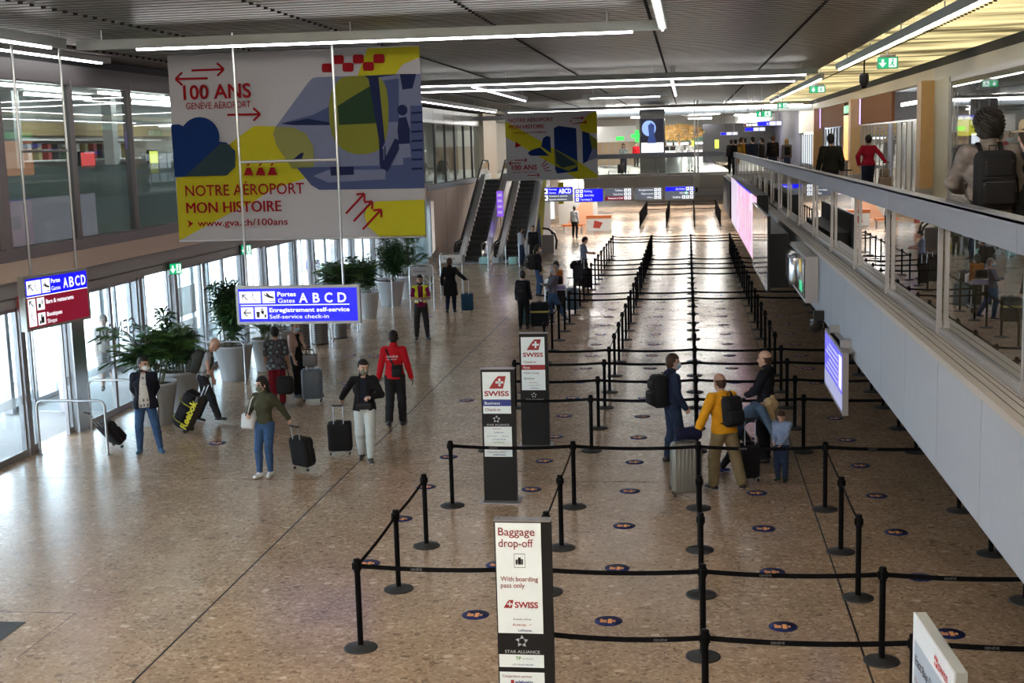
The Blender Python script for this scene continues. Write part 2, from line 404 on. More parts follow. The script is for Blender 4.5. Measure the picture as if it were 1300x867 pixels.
# shop shelf with bottles-like goods and small lit signs in the corridor
sh = thing('shop_shelf', 'shop shelf unit behind the upper left window glass', 'shelf', (-17.1, 33, 3.6))
for z in (.0, .55, 1.1, 1.65, 2.2): MB().box(-.25, -7, z, .25, 7, z+.05).build('shelf_board', M_WHITE, sh)
MB().box(-.3, -7.05, 0, -.25, 7.05, 2.4).build('back_panel', M_GREYP, sh)
cols = [(.35, .06, .06), (.6, .6, .58), (.06, .07, .07), (.35, .30, .15), (.14, .2, .15)]
for k in range(40):
    c = k % 5
    y = 27.4+.27*k; z = 3.6+(.60 if k % 2 else 1.70)
    tag(MB().box(-17.2, y, z, -17.01, y+.2, z+.42).build('goods_box', mat('goods %d' % c, cols[c], .5)), '%s %s box on the %s shop shelf behind the left glass' % (NTH[k//2], ('red', 'white', 'black', 'olive', 'green')[c], 'lower' if k % 2 else 'upper'), 'box', 'goods on the corridor shelf')
def lightbox(name, label, x, y0, y1, z0, z1, col, e=1.6, lett=None, lc=(1, 1, 1), cat='sign'):
    o = thing(name, label, cat, (x, y0, z0))
    MB().box(-.08, 0, 0, 0, y1-y0, z1-z0).build('housing', M_BLACK, o)
    MB().box(0, .03, .03, .006, y1-y0-.03, z1-z0-.03).build('lit_face', mat('lit '+str(col), col, .4, emit=e*.7, var=.02), o)
    if lett: text(lett, (z1-z0)*.5, mat('lit letters '+str(lc), lc, .5, emit=e), (.012, (y1-y0)/2, (z1-z0)*.3), (0, 1, 0), (0, 0, 1), o, align='CENTER', width=(y1-y0)*.8)
    return o
lightbox('lit_sign', 'small red lit sign in the corridor behind the upper left glass', -16.7, 34.0, 34.9, 5.0, 5.5, (.6, .05, .05))
lightbox('lit_sign', 'yellow lit poster in the corridor behind the third upper left window', -16.6, 38.4, 39.1, 4.75, 5.5, (.75, .75, .1))
lightbox('lit_sign', 'round yellow and black lit sign furthest right in the left corridor', -16.5, 41.4, 42.4, 4.8, 5.3, (.7, .6, .1))
tag(MB().box(-13.2, 23.5, 3.6, -12.9, 24.3, 4.05).build('cardboard_box', mat('cardboard', (.42, .30, .12), .7)), 'tan box on the corridor floor behind the upper left glass', 'box')

# ---- entrance glazing: two lines of doors with a lobby between
H0 = 2.72
def leaf(parent, x, y0, y1, m=M_GLASSD, fr=.05, frm=M_STEELD, z1=H0, band=True):
    q = MB(); q.box(x-.03, y0, 0.0, x+.03, y0+fr, z1); q.box(x-.03, y1-fr, 0, x+.03, y1, z1)
    q.box(x-.03, y0+fr, .0, x+.03, y1-fr, .12); q.box(x-.03, y0+fr, z1-.08, x+.03, y1-fr, z1)
    q.build('leaf_frame', frm, parent)
    bx('pane', m, parent, x-.006, y0+fr, .12, x+.006, y1-fr, z1-.08)
    if band: bx('manifestation_band', frosted('frosted strip', (.75, .82, .84), .35), parent, x+.007, y0+fr, .95, x+.010, y1-fr, 1.12)
posts = [-9.9, -5, 0, 6.4, 11.2, 16.0, 21.3, 23.2, 26.4, 28.35, 30.1, 33.0, 34.9, 37.6, 39.6, 42.6, 44.6, 47.6, 49.8, 53.0, 55.6]
dn = 1
for i, (a, b) in enumerate(zip(posts[:-1], posts[1:])):
    d = struct('door_%d' % dn); dn += 1
    wide = .5 if i == 7 else .14
    bx('door_post', M_STEEL if i in (7, 10) else M_STEELD, d, -12.0, a-.02, 0, -11.84, a+wide, 2.86)
    bx('door_header', M_GREYP, d, -12.05, a, 2.72, -11.8, b, 2.9)
    a2 = a+wide
    i -= 3; opened = i in (3, 5, 8, 10, 12)
    n = 2 if b-a2 > 1.7 else 1
    if opened:      # leaves slid aside: open way
        leaf(d, -11.98, a2, a2+(b-a2)*.22); leaf(d, -11.98, b-(b-a2)*.12, b)
    else:
        for k in range(n):
            leaf(d, -11.92, a2+(b-a2)*k/n, a2+(b-a2)*(k+1)/n-.01)
# outer line
oposts = [-9.9, -4, 1, 6.4, 11.6, 16.4, 20.6, 24.9, 27.2, 29.3, 31.2, 34.2, 36.4, 39.4, 41.7, 44.8, 47.2, 50.4, 53, 56]
for i, (a, b) in enumerate(zip(oposts[:-1], oposts[1:])):
    w = struct('window_%d' % wn); wn += 1
    bx('outer_post', M_STEELD, w, -14.35, a-.06, 0, -14.15, a+.08, 2.95)
    if i % 2: leaf(w, -14.25, a+.08, (a+b)/2, M_GLASSD, band=i % 4 == 1); leaf(w, -14.25, (a+b)/2, b-.06, M_GLASSD, band=False)
lob = struct('ceiling_lobby')
bx('lobby_soffit', M_WHITE, lob, -14.5, -10, 2.95, -12.0, 57, 3.3)
for yy in (25.1, 31.4, 36.6, 41.9, 47.4):
    bx('lobby_partition', M_GLASSD, lob, -14.2, yy, .02, -12.05, yy+.02, 2.9)
    bx('partition_edge', M_STEELD, lob, -13.2, yy-.03, 0, -13.1, yy+.05, 2.94)
pv = struct('floor_outside')
bx('pavement', M_CONC, pv, -90, -20, -.3, -12.2, 110, -.012)
bx('roadway', mat('asphalt', (.16, .16, .17), .8), pv, -34, -20, -.02, -24, 110, -.008)
bx('kerb_line', M_WHITE, pv, -24, -20, -.02, -23.6, 110, .02)
wf = struct('wall_outside')
bx('far_building', mat('pale concrete', (.60, .62, .64), .7), wf, -62, -20, -.3, -55, 110, 9)
for k in range(14): bx('outside_column', M_WHITE, wf, -17.4, 14+k*7, 0, -17.0, 14.4+k*7, 3.35)
for zz_ in (.75, 1.55): tag(MB().box(-11.88, 28.55, zz_, -11.86, 29.6, zz_+.68).build('door_poster', frosted('poster grey', (.5, .52, .52), .55)), ('lower' if zz_ < 1 else 'upper')+' grey poster on the glass door behind the tall dense bush', 'poster')
text('GENEVE', .5, mat('etched lettering', (.25, .30, .33), .5), (-11.90, 26.2, 1.55), (0, -1, 0), (0, 0, 1), wl, width=1.9)

# ---- far end, lower level: wall under the gallery etc
we = struct('wall_far')
bx('end_wall', mat('far wall', (.42, .38, .34), .6), we, -25, 128, 0, 9, 128.4, 7.5)
bx('left_return', M_GREYP, we, -14.4, 57, 0, -11.75, 57.3, 3.4)
bx('corner_glass', glass('dim glass', (.30, .42, .46), 1.4), we, -12.4, 55.9, 0, -11.4, 56.0, 3.0)
bx('glass_frame', M_STEEL, we, -11.42, 55.85, 0, -11.3, 56.05, 3.2)
bx('lintel', M_BEIGE, we, -12.2, 55.9, 3.0, -11.3, 57.2, 3.4)

# ---- left side beyond the escalators (lower): orange and white stand area wall
wx = struct('wall_stand')
bx('stand_back', mat('stand wall', (.46, .42, .38), .6), wx, -18, 96, 0, -7.6, 96.3, 3.3)
bx('side_wall', M_GREYP, wx, -13.9, 70, 0, -13.6, 128, 3.5)
bx('upper_side_wall', mat('light stone', (.55, .50, .44), .6), wx, -13.9, 78, 3.5, -13.6, 128, 7.3)

# ---- right wall of the mezzanine: shop fronts
MZ = 3.6
mf = struct('floor_mezzanine')
bx('slab', M_GREYP, mf, 2.27, -10, 2.62, 12.7, 128, 3.3)
bx('surface', FLOOR, mf, 2.32, -10, 3.3, 12.7, 128, MZ)
bx('underside', mat('soffit', (.22, .21, .20), .6), mf, 2.27, -10, 2.5, 9, 128, 2.62)
fa = struct('trim_1')   # fascia of the gallery
fj = [5.5, 7.5, 9.26, 10.88, 12.5, 14.07, 15.7, 17.3, 18.9, 20.5, 22.1, 23.7, 25.3, 26.9, 28.5, 30.1, 31.7, 33.3, 35, 38.2, 41.4, 44.6, 47.8, 51, 54, 57, 60, 63, 66, 69.75]
for a, b in zip(fj[:-1], fj[1:]):
    bx('fascia_panel', M_FASCIA, fa, 2.05, a+.006, 2.52, 2.27, b-.006, 3.45)
bx('fascia_back', M_STEELD, fa, 2.07, 4, 2.53, 2.26, 69.75, 3.44)
bx('ledge', M_LEDGE, fa, 2.03, 4, 3.45, 2.33, 69.75, 3.505)
for xx in (2.10, 2.17, 2.22): bx('ledge_groove', M_FRAMED, fa, xx, 4, 3.505, xx+.006, 69.75, 3.508)
bx('glass_channel', M_STEELD, fa, 2.25, 4, 3.505, 2.33, 69.75, 3.56)
# balustrade
ba = struct('trim_2')
gp = [4.0, 6.6, 8.95, 11.97, 15.05, 17.9, 20.8, 23.8, 26.8, 29.8, 32.8, 35.8, 38.8, 41.8, 44.8, 47.8, 50.8, 53.8, 56.8, 59.8, 62.8, 65.8, 68.8]
for a, b in zip(gp[:-1], gp[1:]):
    bx('glass_panel', M_GLASSB, ba, 2.285, a+.02, 3.56, 2.297, b-.02, 4.5)
    m = MB().box(2.235, a-.018, 3.505, 2.275, a+.018, 4.5); m.box(2.225, a-.03, 3.505, 2.28, a+.03, 3.62)
    m.build('baluster', M_STEELD, ba)
rj = [4, 9.0, 14.6, 20.8, 27, 33, 39, 45, 51, 57, 63, 69.75]
for a, b in zip(rj[:-1], rj[1:]):
    MB().box(2.19, a+.004, 4.49, 2.235, b-.004, 4.71).box(2.19, a+.004, 4.69, 2.33, b-.004, 4.715).build('handrail_panel', M_RAIL, ba)

# bridge across the far end
br = struct('floor_bridge')
bx('slab', mat('bridge cladding', (.30, .28, .25), .5), br, -5.6, 70.05, 2.75, 9, 82, 3.55)
bx('surface', mat('bright stone', (.62, .60, .55), .3), br, -5.6, 70, 3.55, 9, 90, MZ)
for k in range(6):
    bx('cladding_panel', mat('bridge panel', (.33, .31, .28), .5), br, -5.6+k*1.3+.01, 70.0, 2.78, -5.6+(k+1)*1.3-.01, 70.06, 3.5)
bb = struct('trim_3')
for k in range(6):
    a = -5.6+k*1.3
    bx('glass_panel', glass('bridge glass', (.86, .93, .93), 1.5), bb, a+.02, 70.08, 3.6, a+1.28, 70.09, 4.5)
bx('handrail_panel', M_RAIL, bb, -5.6, 70.0, 4.47, 2.3, 70.12, 4.72)
bx('glass_channel', M_WHITE, bb, -5.6, 70.0, 3.5, 2.2, 70.14, 3.64)

wr = struct('wall_right')
XR = 6.7
bx('upper_beam', mat('cream beam', (.48, .40, .27), .5), wr, XR, 36.9, 6.75, XR+.3, 80, 7.08)
bx('upper_beam', mat('grey beam', (.38, .36, .33), .5), wr, XR, 4, 6.75, XR+.3, 36.9, 7.08)
bx('dark_gap', M_CEILB, wr, XR+.05, 4, 7.08, XR+.3, 128, 7.42)
for y in (37.2, 52.7, 67.6):
    m = MB().box(6.35, y-.33, MZ, XR+.2, y+.33, 6.75); m.build('wood_pier', M_WOOD, wr)
    bx('pier_base', M_STEELD, wr, 6.34, y-.34, MZ, XR+.2, y+.34, MZ+.22)
bx('brown_panel', M_BROWN, wr, XR-.05, 44.0, 5.76, XR+.05, 51.8, 6.72)
bx('brown_panel', M_BROWN, wr, XR-.05, 57.0, 5.76, XR+.05, 66.9, 6.72)
bx('cream_panel', mat('cream panel', (.5, .43, .3), .5), wr, XR-.02, 68.2, 5.6, XR+.05, 80, 6.74)
bx('transom', M_STEEL, wr, XR, 37.5, 5.70, XR+.06, 52, 5.76)
bx('violet_strip', mat('violet light', (.35, .25, 1), .4, emit=3), wr, XR-.08, 51.75, 5.76, XR-.05, 51.85, 6.72)
bx('violet_strip', mat('violet light', (.35, .25, 1), .4, emit=3), wr, XR-.08, 66.95, 5.76, XR-.05, 67.05, 6.72)
leafm = [mat('folding panel silver', (.42, .43, .44), .25, .7), mat('folding panel pale', (.5, .5, .47), .35), mat('folding panel blue', (.22, .25, .40), .4)]
sc_i = 0
ends = list(np.arange(37.6, 52, .95))
for a in ends:
    bx('folding_panel', leafm[2] if abs(a-44.25) < .5 else leafm[sc_i % 2] if sc_i < 6 else M_GLASS, wr, XR+.02, a+.03, MZ+.02, XR+.05, a+.92, 5.7)
    bx('panel_post', M_STEELD, wr, XR, a-.02, MZ, XR+.07, a+.03, 5.7); sc_i += 1
for a in np.arange(54.4, 67, 1.2): bx('panel_post', M_STEELD, wr, XR, a-.02, MZ, XR+.07, a+.03, 5.7)
for a in np.arange(69, 80, 1.2): bx('panel_post', M_STEELD, wr, XR, a-.02, MZ, XR+.07, a+.03, 5.6)
# big near shop window
bx('light_post', mat('cream post', (.50, .48, .40), .5), wr, XR, 34.9, MZ, XR+.15, 36.9, 6.75)
w = struct('window_%d' % wn); wn += 1
for a, b in ((26.5, 34.8), (18, 26.4), (9, 17.9), (4, 8.9)):
    m = MB().box(XR, a, MZ, XR+.08, a+.12, 6.75); m.box(XR, b-.12, MZ, XR+.08, b, 6.75); m.box(XR, a, 6.62, XR+.08, b, 6.75); m.box(XR, a, MZ, XR+.08, b, MZ+.12)
    m.build('window_frame', M_STEELD, w)
    bx('pane', glass('shop glass', (.86, .88, .86), 1.4), w, XR+.03, a+.12, MZ+.12, XR+.04, b-.12, 6.62)
# shop interiors
si = struct('wall_shop')
bx('shop_back', mat('shop back wall', (.38, .36, .34), .6), si, 12.5, 4, MZ, 12.7, 81, 7)
bx('shop_ceiling', mat('shop ceiling', (.26, .25, .24), .6), si, XR+.1, 4, 6.95, 12.6, 81, 7.05)
for yy in (37.3, 52.9, 60.4): bx('partition', mat('shop partition', (.36, .34, .33), .6), si, XR+.2, yy, MZ, 12.5, yy+.12, 7)
bx('light_band', M_LEDCOOL, si, 8.2, 38, 6.4, 8.3, 52, 6.52)
bx('light_band', M_LEDCOOL, si, 8.6, 19, 6.0, 8.7, 36, 6.08)
bx('grey_screen', mat('grey column cladding', (.14, .15, .15), .4), si, 7.75, 34, MZ, 9.0, 34.3, 6.5)
bx('display_panel', mat('pale poster wall', (.42, .40, .40), .5), si, 8.2, 30.0, 4.6, 8.25, 33.4, 6.2)
bx('counter', M_WHITE, si, 8.4, 28, MZ, 9.2, 35, 4.55)
lightbox('shop_sign', 'bright yellow lit panel inside the near shop on the gallery', 0, 0, 0, 0, 0, (.8, .8, .1)) if 0 else None
# ================================================================== LIGHT TUBES AND THEIR RAILS
ZL = 6.98
def led_rail(name, label, x0, y0, x1, y1, lit=None, z=ZL, grp=None, lm=None):
    """a hanging rail from (x0,y0) to (x1,y1) with light tubes on its lower side"""
    a = Vector((x0, y0, z)); b = Vector((x1, y1, z)); L_ = (b-a).length; d = (b-a)/L_
    ang = math.degrees(math.atan2(d.y, d.x))
    o = thing(name, label, 'ceiling light', a, ang, grp)
    MB().box(0, -.06, .02, L_, .06, .17).build('rail_body', mat('light rail grey', (.36, .39, .38), .4, .3), o)
    for s0, s1 in (lit or [(0.3, L_-.3)]):
        n = max(1, round((s1-s0)/3.0)); st = (s1-s0)/n
        for k in range(n): MB().box(s0+k*st+.01, -.016, -.012, s0+(k+1)*st-.01, .016, .02).build('light_tube', lm or M_LED, o)
    for k in range(int(L_//4)+1):
        xk = min(.4+k*4, L_-.1)
        MB().tube((xk, 0, .17), (xk, 0, 7.30-z), .012, 6).build('hanger', M_STEEL, o)
    return o
led_rail('light_rail', 'grey cross rail with light tube directly above the large hanging banner', -9.6, 19.75, -.35, 20.3, [(.95, 8.8)])
led_rail('light_rail', 'light rail running along the left windows, nearest the viewer', -9.62, 7.0, -9.62, 19.3, [(1, 11.9)])
led_rail('light_rail', 'light tube end sticking down at the top edge right of centre', -.38, 8.0, -.36, 20.2, [(.5, 12.1)])
led_rail('light_rail', 'second light rail beside the left wall, close under the ceiling edge', -11.3, 10, -11.3, 24.5, None, 7.12)
led_rail('light_rail', 'slanting light rail left of the smaller banner, at its upper left', -6.0, 36.0, -6.1, 49.5)
led_rail('light_rail', 'upper of the two long cross rails above the smaller banner', -9.3, 35.0, 3.5, 36.1)
led_rail('light_rail', 'lower of the two long cross rails above the smaller banner', -9.3, 38.6, 3.5, 39.9)
led_rail('light_rail', 'short light tube pointing at the viewer right of the smaller banner', -.42, 36.4, -.42, 49.6)
led_rail('light_rail', 'cross rail just above the top of the smaller banner, left half lit', -3.9, 48.8, -.7, 49.1)
led_rail('light_rail', 'farthest cross rail spanning above the top of the smaller banner', -9.2, 64.6, 6.0, 66.0, None, 6.95)
led_rail('light_rail', 'light rail along the left wall past the large banner', -9.5, 45.5, -9.5, 64.6)
led_rail('light_rail', 'long light rail above the gallery rail at the upper right', 3.83, 12, 3.83, 34.3)
led_rail('light_rail', 'added fill light cross rail behind the viewer over the near hall', -9.6, 3.5, 2.0, 3.5, lm=M_LEDFILL)  # this rail and the next ones are added unseen to brighten the foreground
led_rail('light_rail', 'second added fill light cross rail behind the viewer, farther back', -9.6, -4.5, 2.0, -4.5, lm=M_LEDFILL)
led_rail('light_rail', 'added fill light cross rail behind the viewer, between the other two', -9.6, -.5, 2.0, -.5, lm=M_LEDFILL)
led_rail('light_rail', 'added fill light cross rail just ahead of the viewer, above the picture', -9.6, 8.0, 2.0, 8.0, lm=M_LEDFILL)
led_rail('light_rail', 'farther light rail above the gallery, beyond the camera pod', 3.9, 38.9, 3.9, 62.5)
PL = ['first', 'second', 'third', 'fourth', 'fifth', 'sixth', 'seventh', 'eighth', 'ninth', 'tenth', 'eleventh', 'twelfth']
for k, (x, y) in enumerate(((-3.5, 72), (-.2, 76), (2.9, 72), (-6.5, 84), (1.2, 86), (4.6, 80), (-3, 92), (4.3, 95), (-8, 100), (1, 104), (-4, 112), (5.5, 112))):
    o = tag(MB().box(x-.9, y-.5, 7.02, x+.9, y+.5, 7.1).build('ceiling_panel_light', M_PAN), '%s nearest bright ceiling panel over the upper hall beyond the bridge' % PL[k], 'ceiling light', 'panel lights of the far hall')
for k in range(18):
    o = tag(MB().box(-8+1.9*(k % 6), 84+10*(k//6), 3.2, -7.2+1.9*(k % 6), 86.8+10*(k//6), 3.26).build('ceiling_panel_light', M_PAN2), 'ceiling panel %s from left in the %s row of the far lower hall' % (PL[k % 6], PL[k//6]), 'ceiling light', 'panel lights of the far lower hall')
bx('lower_ceiling', M_WHITE, br, -13, 82, 3.26, 2.2, 128, 3.4)
for k in range(5): tag(MB().box(-6.2+1.8*k, 72.5, 2.70, -5.2+1.8*k, 74.5, 2.75).build('ceiling_panel_light', M_PAN2), 'ceiling panel %s from left under the bridge behind the far signs' % PL[k], 'ceiling light', 'panel lights under the bridge')
# ================================================================== BANNERS
RED = mat('banner red', (0.2154, 0.0071, 0.0108), .8, spec=.1); YEL = mat('banner yellow', (0.3770, 0.3501, 0.0180), .8, spec=.1)
NAVY = mat('banner navy', (0.006, 0.024, 0.11), .8, spec=.1); DKG = mat('banner dark blend', (0.0224, 0.0404, 0.0494), .8, spec=.1)
OLV = mat('banner olive', (0.1526, 0.1616, 0.0269), .8, spec=.1); CLOTH = mat('banner cloth', (0.36, 0.36, 0.385), .8, 0, .04, 40, spec=.1)
LBL = mat('print pale blue', (0.1346, 0.1526, 0.2424), .8, spec=.1); MBL = mat('print mid blue', (0.0494, 0.0673, 0.1526), .8, spec=.1); DBL = mat('print dark blue', (0.0125, 0.0180, 0.0583), .8, spec=.1)
GRN = mat('print dark green', (0.0180, 0.0404, 0.0224), .8, spec=.1); LOL = mat('print light olive', (0.1795, 0.1885, 0.0628), .8, spec=.1)
class Art:
    """print on a cloth: outlines given on an artwork sheet whose four corners are c"""
    def __init__(s, o, c, w, h): s.o, s.c, s.w, s.h = o, c, w, h; s.k = 0
    def uv(s, x, y):
        (ax, ay), (bx_, by), (dx, dy), (ex, ey) = s.c; u = v = .5
        for _ in range(4):
            xl = ax+(ex-ax)*v; xr = bx_+(dx-bx_)*v; u = (x-xl)/(xr-xl)
            yt = ay+(by-ay)*u; yb = ey+(dy-ey)*u; v = (y-yt)/(yb-yt)
        return ((u-.5)*s.w, (1-v)*s.h)
    def poly(s, m, pts, rnd=0, name='print'):
        s.k += 1; pts = [s.uv(*p) for p in pts]
        if rnd: pts = rounded(pts, rnd)
        return MB().prism(pts, (0, -.008-.0012*s.k, 0), (1, 0, 0), (0, 0, 1), .0009).build(name, m, s.o)
    def ell(s, m, x, y, rx, ry, n=28): return s.poly(m, ell(x, y, rx, ry, n))
    def line(s, m, x0, y0, x1, y1, t):
        dx, dy = x1-x0, y1-y0; l = math.hypot(dx, dy); nx, ny = -dy/l*t/2, dx/l*t/2
        return s.poly(m, [(x0+nx, y0+ny), (x1+nx, y1+ny), (x1-nx, y1-ny), (x0-nx, y0-ny)])
    def arrow(s, m, x0, y0, x1, y1, t, hd):
        s.line(m, x0, y0, x1, y1, t); a = math.atan2(y1-y0, x1-x0)
        for q in (2.4, -2.4): s.line(m, x1, y1, x1+hd*math.cos(a+q), y1+hd*math.sin(a+q), t)
    def text(s, t, m, x, y, x2, hpx, bold=0., ref=None):
        a = s.uv(x, y); b = s.uv(x2, y); hh = s.uv(x, y-hpx)[1]-a[1]; s.k += 1
        if t[0] == 'M' and bold:
            for q in (-.007, 0):
                s.k += 1; text(t, hh/.72, m, (a[0]+q, -.008-.0012*s.k, a[1]), (1, 0, 0), (0, 0, 1), s.o, 'lettering', 0, width=b[0]-a[0])
            bold = 0; s.k += 1; a = (a[0]+.007, a[1]); b = (b[0]+.007, b[1])
        return text(t, hh/.72, m, (a[0], -.008-.0012*s.k, a[1]), (1, 0, 0), (0, 0, 1), s.o, 'lettering', bold, width=b[0]-a[0])
def banner(name, label, x, y, z, w, h):
    o = thing(name, label, 'banner', (x, y, z))
    MB().box(-w/2, -.006, 0, w/2, .006, h).build('cloth', CLOTH, o)
    MB().tube((-w/2, 0, 0), (w/2, 0, 0), .022, 8).build('bottom_bar', M_STEEL, o)
    MB().tube((-w/2, 0, h), (w/2, 0, h), .022, 8).build('top_bar', M_STEELD, o)
    for xx in (-w*.4, w*.4): MB().tube((xx, 0, h), (xx, 0, 7.3-z), .006, 6).build('wire', M_STEELD, o)
    return o
o = banner('hanging_banner', 'large hanging banner with aeroplane photograph above the blue gate sign', -6.91, 22.4, 3.76, 4.6, 3.32)
A = Art(o, ((42, 92), (1067, 58), (1090, 838), (90, 852)), 4.6, 3.32)
A.poly(YEL, [(77, 590), (120, 583), (395, 380), (420, 378), (575, 385), (640, 470), (646, 540), (640, 585), (330, 720), (89, 850)])
A.poly(CLOTH, [(640, 584), (470, 640), (330, 735), (92, 852), (640, 848)])
A.poly(YEL, [(863, 62), (1067, 58), (1069, 105), (1000, 135), (960, 190), (945, 260), (945, 340), (820, 178)])
A.poly(LBL, [(640, 186), (660, 182), (1072, 172), (1084, 638), (665, 642), (630, 620), (490, 450), (478, 410), (490, 380), (625, 200)])
A.poly(MBL, [(510, 368), (640, 335), (760, 275), (850, 225), (905, 200), (985, 190), (985, 365), (700, 376)])
A.poly(DBL, [(510, 370), (620, 350), (740, 372), (700, 377), (560, 376)])
A.poly(LOL, [(480, 408), (487, 382), (560, 385), (610, 410), (640, 460), (646, 520), (640, 552), (555, 555), (490, 455)])
A.poly(OLV, [(740, 200), (760, 180), (900, 176), (935, 215), (945, 300), (942, 400), (925, 460), (880, 495), (800, 498), (740, 465), (708, 400), (704, 260)], 1)
A.poly(GRN, [(740, 300), (800, 262), (880, 215), (900, 300), (905, 370), (745, 376)])
A.poly(DBL, [(848, 178), (1000, 172), (905, 184), (945, 630), (908, 636), (905, 440), (865, 190)])
A.poly(MBL, [(575, 550), (1083, 540), (1084, 638), (665, 642), (632, 622)])
A.poly(LBL, [(640, 585), (700, 560), (930, 560), (930, 600), (700, 612)])
A.poly(DBL, [(708, 548), (803, 546), (805, 580), (712, 584)]); A.poly(DBL, [(555, 520), (590, 490), (604, 488), (592, 520)])
A.poly(DBL, [(990, 172), (1055, 172), (1040, 230), (1000, 235)]); A.poly(MBL, [(1030, 300), (1078, 300), (1083, 600), (1000, 600), (1030, 430)])
for k in range(7): A.line(DBL, 1035, 330+k*38, 1078, 328+k*38, 9)
for k in range(6): A.line(LBL, 925+k*9, 520-k*17, 925+k*9, 470-k*16, 3)
A.line(LBL, 920, 475, 975, 375, 6); A.line(DBL, 925, 560, 985, 440, 34)
# the cabin attendant in the printed photograph
A.ell(DBL, 1000, 318, 20, 22); A.poly(DBL, [(985, 350), (1015, 345), (1030, 400), (1028, 455), (985, 458), (980, 400)])
A.poly(LBL, [(985, 456), (1028, 454), (1034, 510), (988, 512)]); A.poly(MBL, [(1002, 512), (1018, 512), (1020, 590), (1034, 598), (1004, 590)])
for x, y in ((680, 128), (725, 95), (763, 126), (805, 93), (845, 123), (887, 92)): A.poly(RED, rrect(x, y, x+44, y+36, 8, 2))
A.ell(NAVY, 180, 425, 82, 84); A.poly(NAVY, [(61, 372), (95, 370), (130, 388), (150, 420), (250, 440), (290, 445), (326, 480), (326, 545), (290, 580), (76, 585)])
A.poly(DKG, [(118, 583), (270, 445), (305, 455), (328, 500), (322, 550), (285, 580)])
A.arrow(RED, 148, 153, 282, 149, 9, 38); A.arrow(RED, 215, 185, 82, 187, 9, 38); A.arrow(RED, 295, 333, 430, 331, 9, 38)
A.text('100 ANS', RED, 116, 270, 395, 58, .022); A.text('GENÈVE AÉROPORT', RED, 126, 310, 393, 27, .006)
A.text('NOTRE AÉROPORT', RED, 122, 665, 608, 46, .008); A.text('MON HISTOIRE', RED, 127, 735, 515, 46, .012)
A.text('www.gva.ch/100ans', RED, 172, 790, 541, 28, .012)
A.poly(RED, [(128, 762), (153, 777), (132, 795), (137, 778)])
for x in (362, 411, 459): A.poly(RED, [(x, 580), (x+12, 548), (x+28, 548), (x+40, 580)]); A.line(RED, x+14, 540, x+24, 532, 7)
A.poly(YEL, [(900, 690), (1086, 684), (1090, 832), (905, 835), (860, 790), (848, 745), (862, 712)])
for x, y in ((775, 740), (806, 772), (842, 806)): A.arrow(RED, x, y, x+74, y-82, 9, 32)

o = banner('hanging_banner', 'smaller hanging banner with jet engine print before the escalators', -6.48, 62, 3.66, 4.42, 3.2)
A = Art(o, ((542, 208), (1087, 196), (1090, 605), (552, 618)), 4.42, 3.2)
A.poly(YEL, [(542, 258), (560, 262), (830, 420), (975, 500), (1089, 585), (1090, 605), (965, 606), (545, 350)])
A.poly(YEL, [(1010, 250), (1040, 212), (1087, 200), (1088, 330), (1000, 330), (985, 285)])
A.poly(NAVY, [(833, 300), (860, 285), (965, 300), (973, 560), (850, 575), (838, 545)])
A.poly(NAVY, [(757, 410), (768, 360), (790, 345), (812, 352), (815, 450), (800, 440)])
A.poly(NAVY, [(680, 445), (700, 430), (750, 415), (805, 465), (700, 466), (682, 458)])
A.poly(OLV, [(840, 425), (973, 500), (973, 530), (920, 560), (838, 530)]); A.poly(DKG, [(840, 430), (900, 470), (968, 520), (880, 540), (845, 510)])
A.poly(NAVY, [(1000, 318), (1040, 330), (1062, 380), (1055, 440), (1030, 500), (1003, 515)]); A.poly(LBL, [(1040, 330), (1088, 380), (1089, 480), (1030, 500), (1058, 430)])
A.poly(OLV, [(1040, 340), (1088, 370), (1088, 430), (1056, 420)])
A.text('NOTRE AÉROPORT', RED, 564, 262, 830, 24, .01); A.text('MON HISTOIRE', RED, 566, 302, 777, 25, .016); A.text('www.gva.ch/100ans', RED, 590, 331, 790, 13, .01)
A.text('100 ANS', RED, 582, 553, 732, 30, .02); A.text('GENÈVE AÉROPORT', RED, 586, 573, 730, 10)
A.arrow(RED, 600, 492, 672, 491, 5, 18); A.arrow(RED, 635, 510, 566, 511, 5, 18); A.arrow(RED, 676, 586, 746, 583, 5, 18)
A.poly(RED, [(606, 378), (640, 404), (602, 416)])
for a in (20, 38, 56, 74): A.line(RED, 760+(a-20)*.3, 525-(70-a)*.0+ (a-20)*.6, 788+(a-20)*.45, 490+(a-20)*1.25, 5)
A.line(RED, 945, 240, 1005, 238, 5); A.line(RED, 945, 275, 1022, 264, 5); A.arrow(RED, 985, 267, 1027, 264, 5, 16); A.arrow(RED, 965, 241, 1008, 239, 5, 16); A.line(RED, 935, 250, 935, 268, 5)

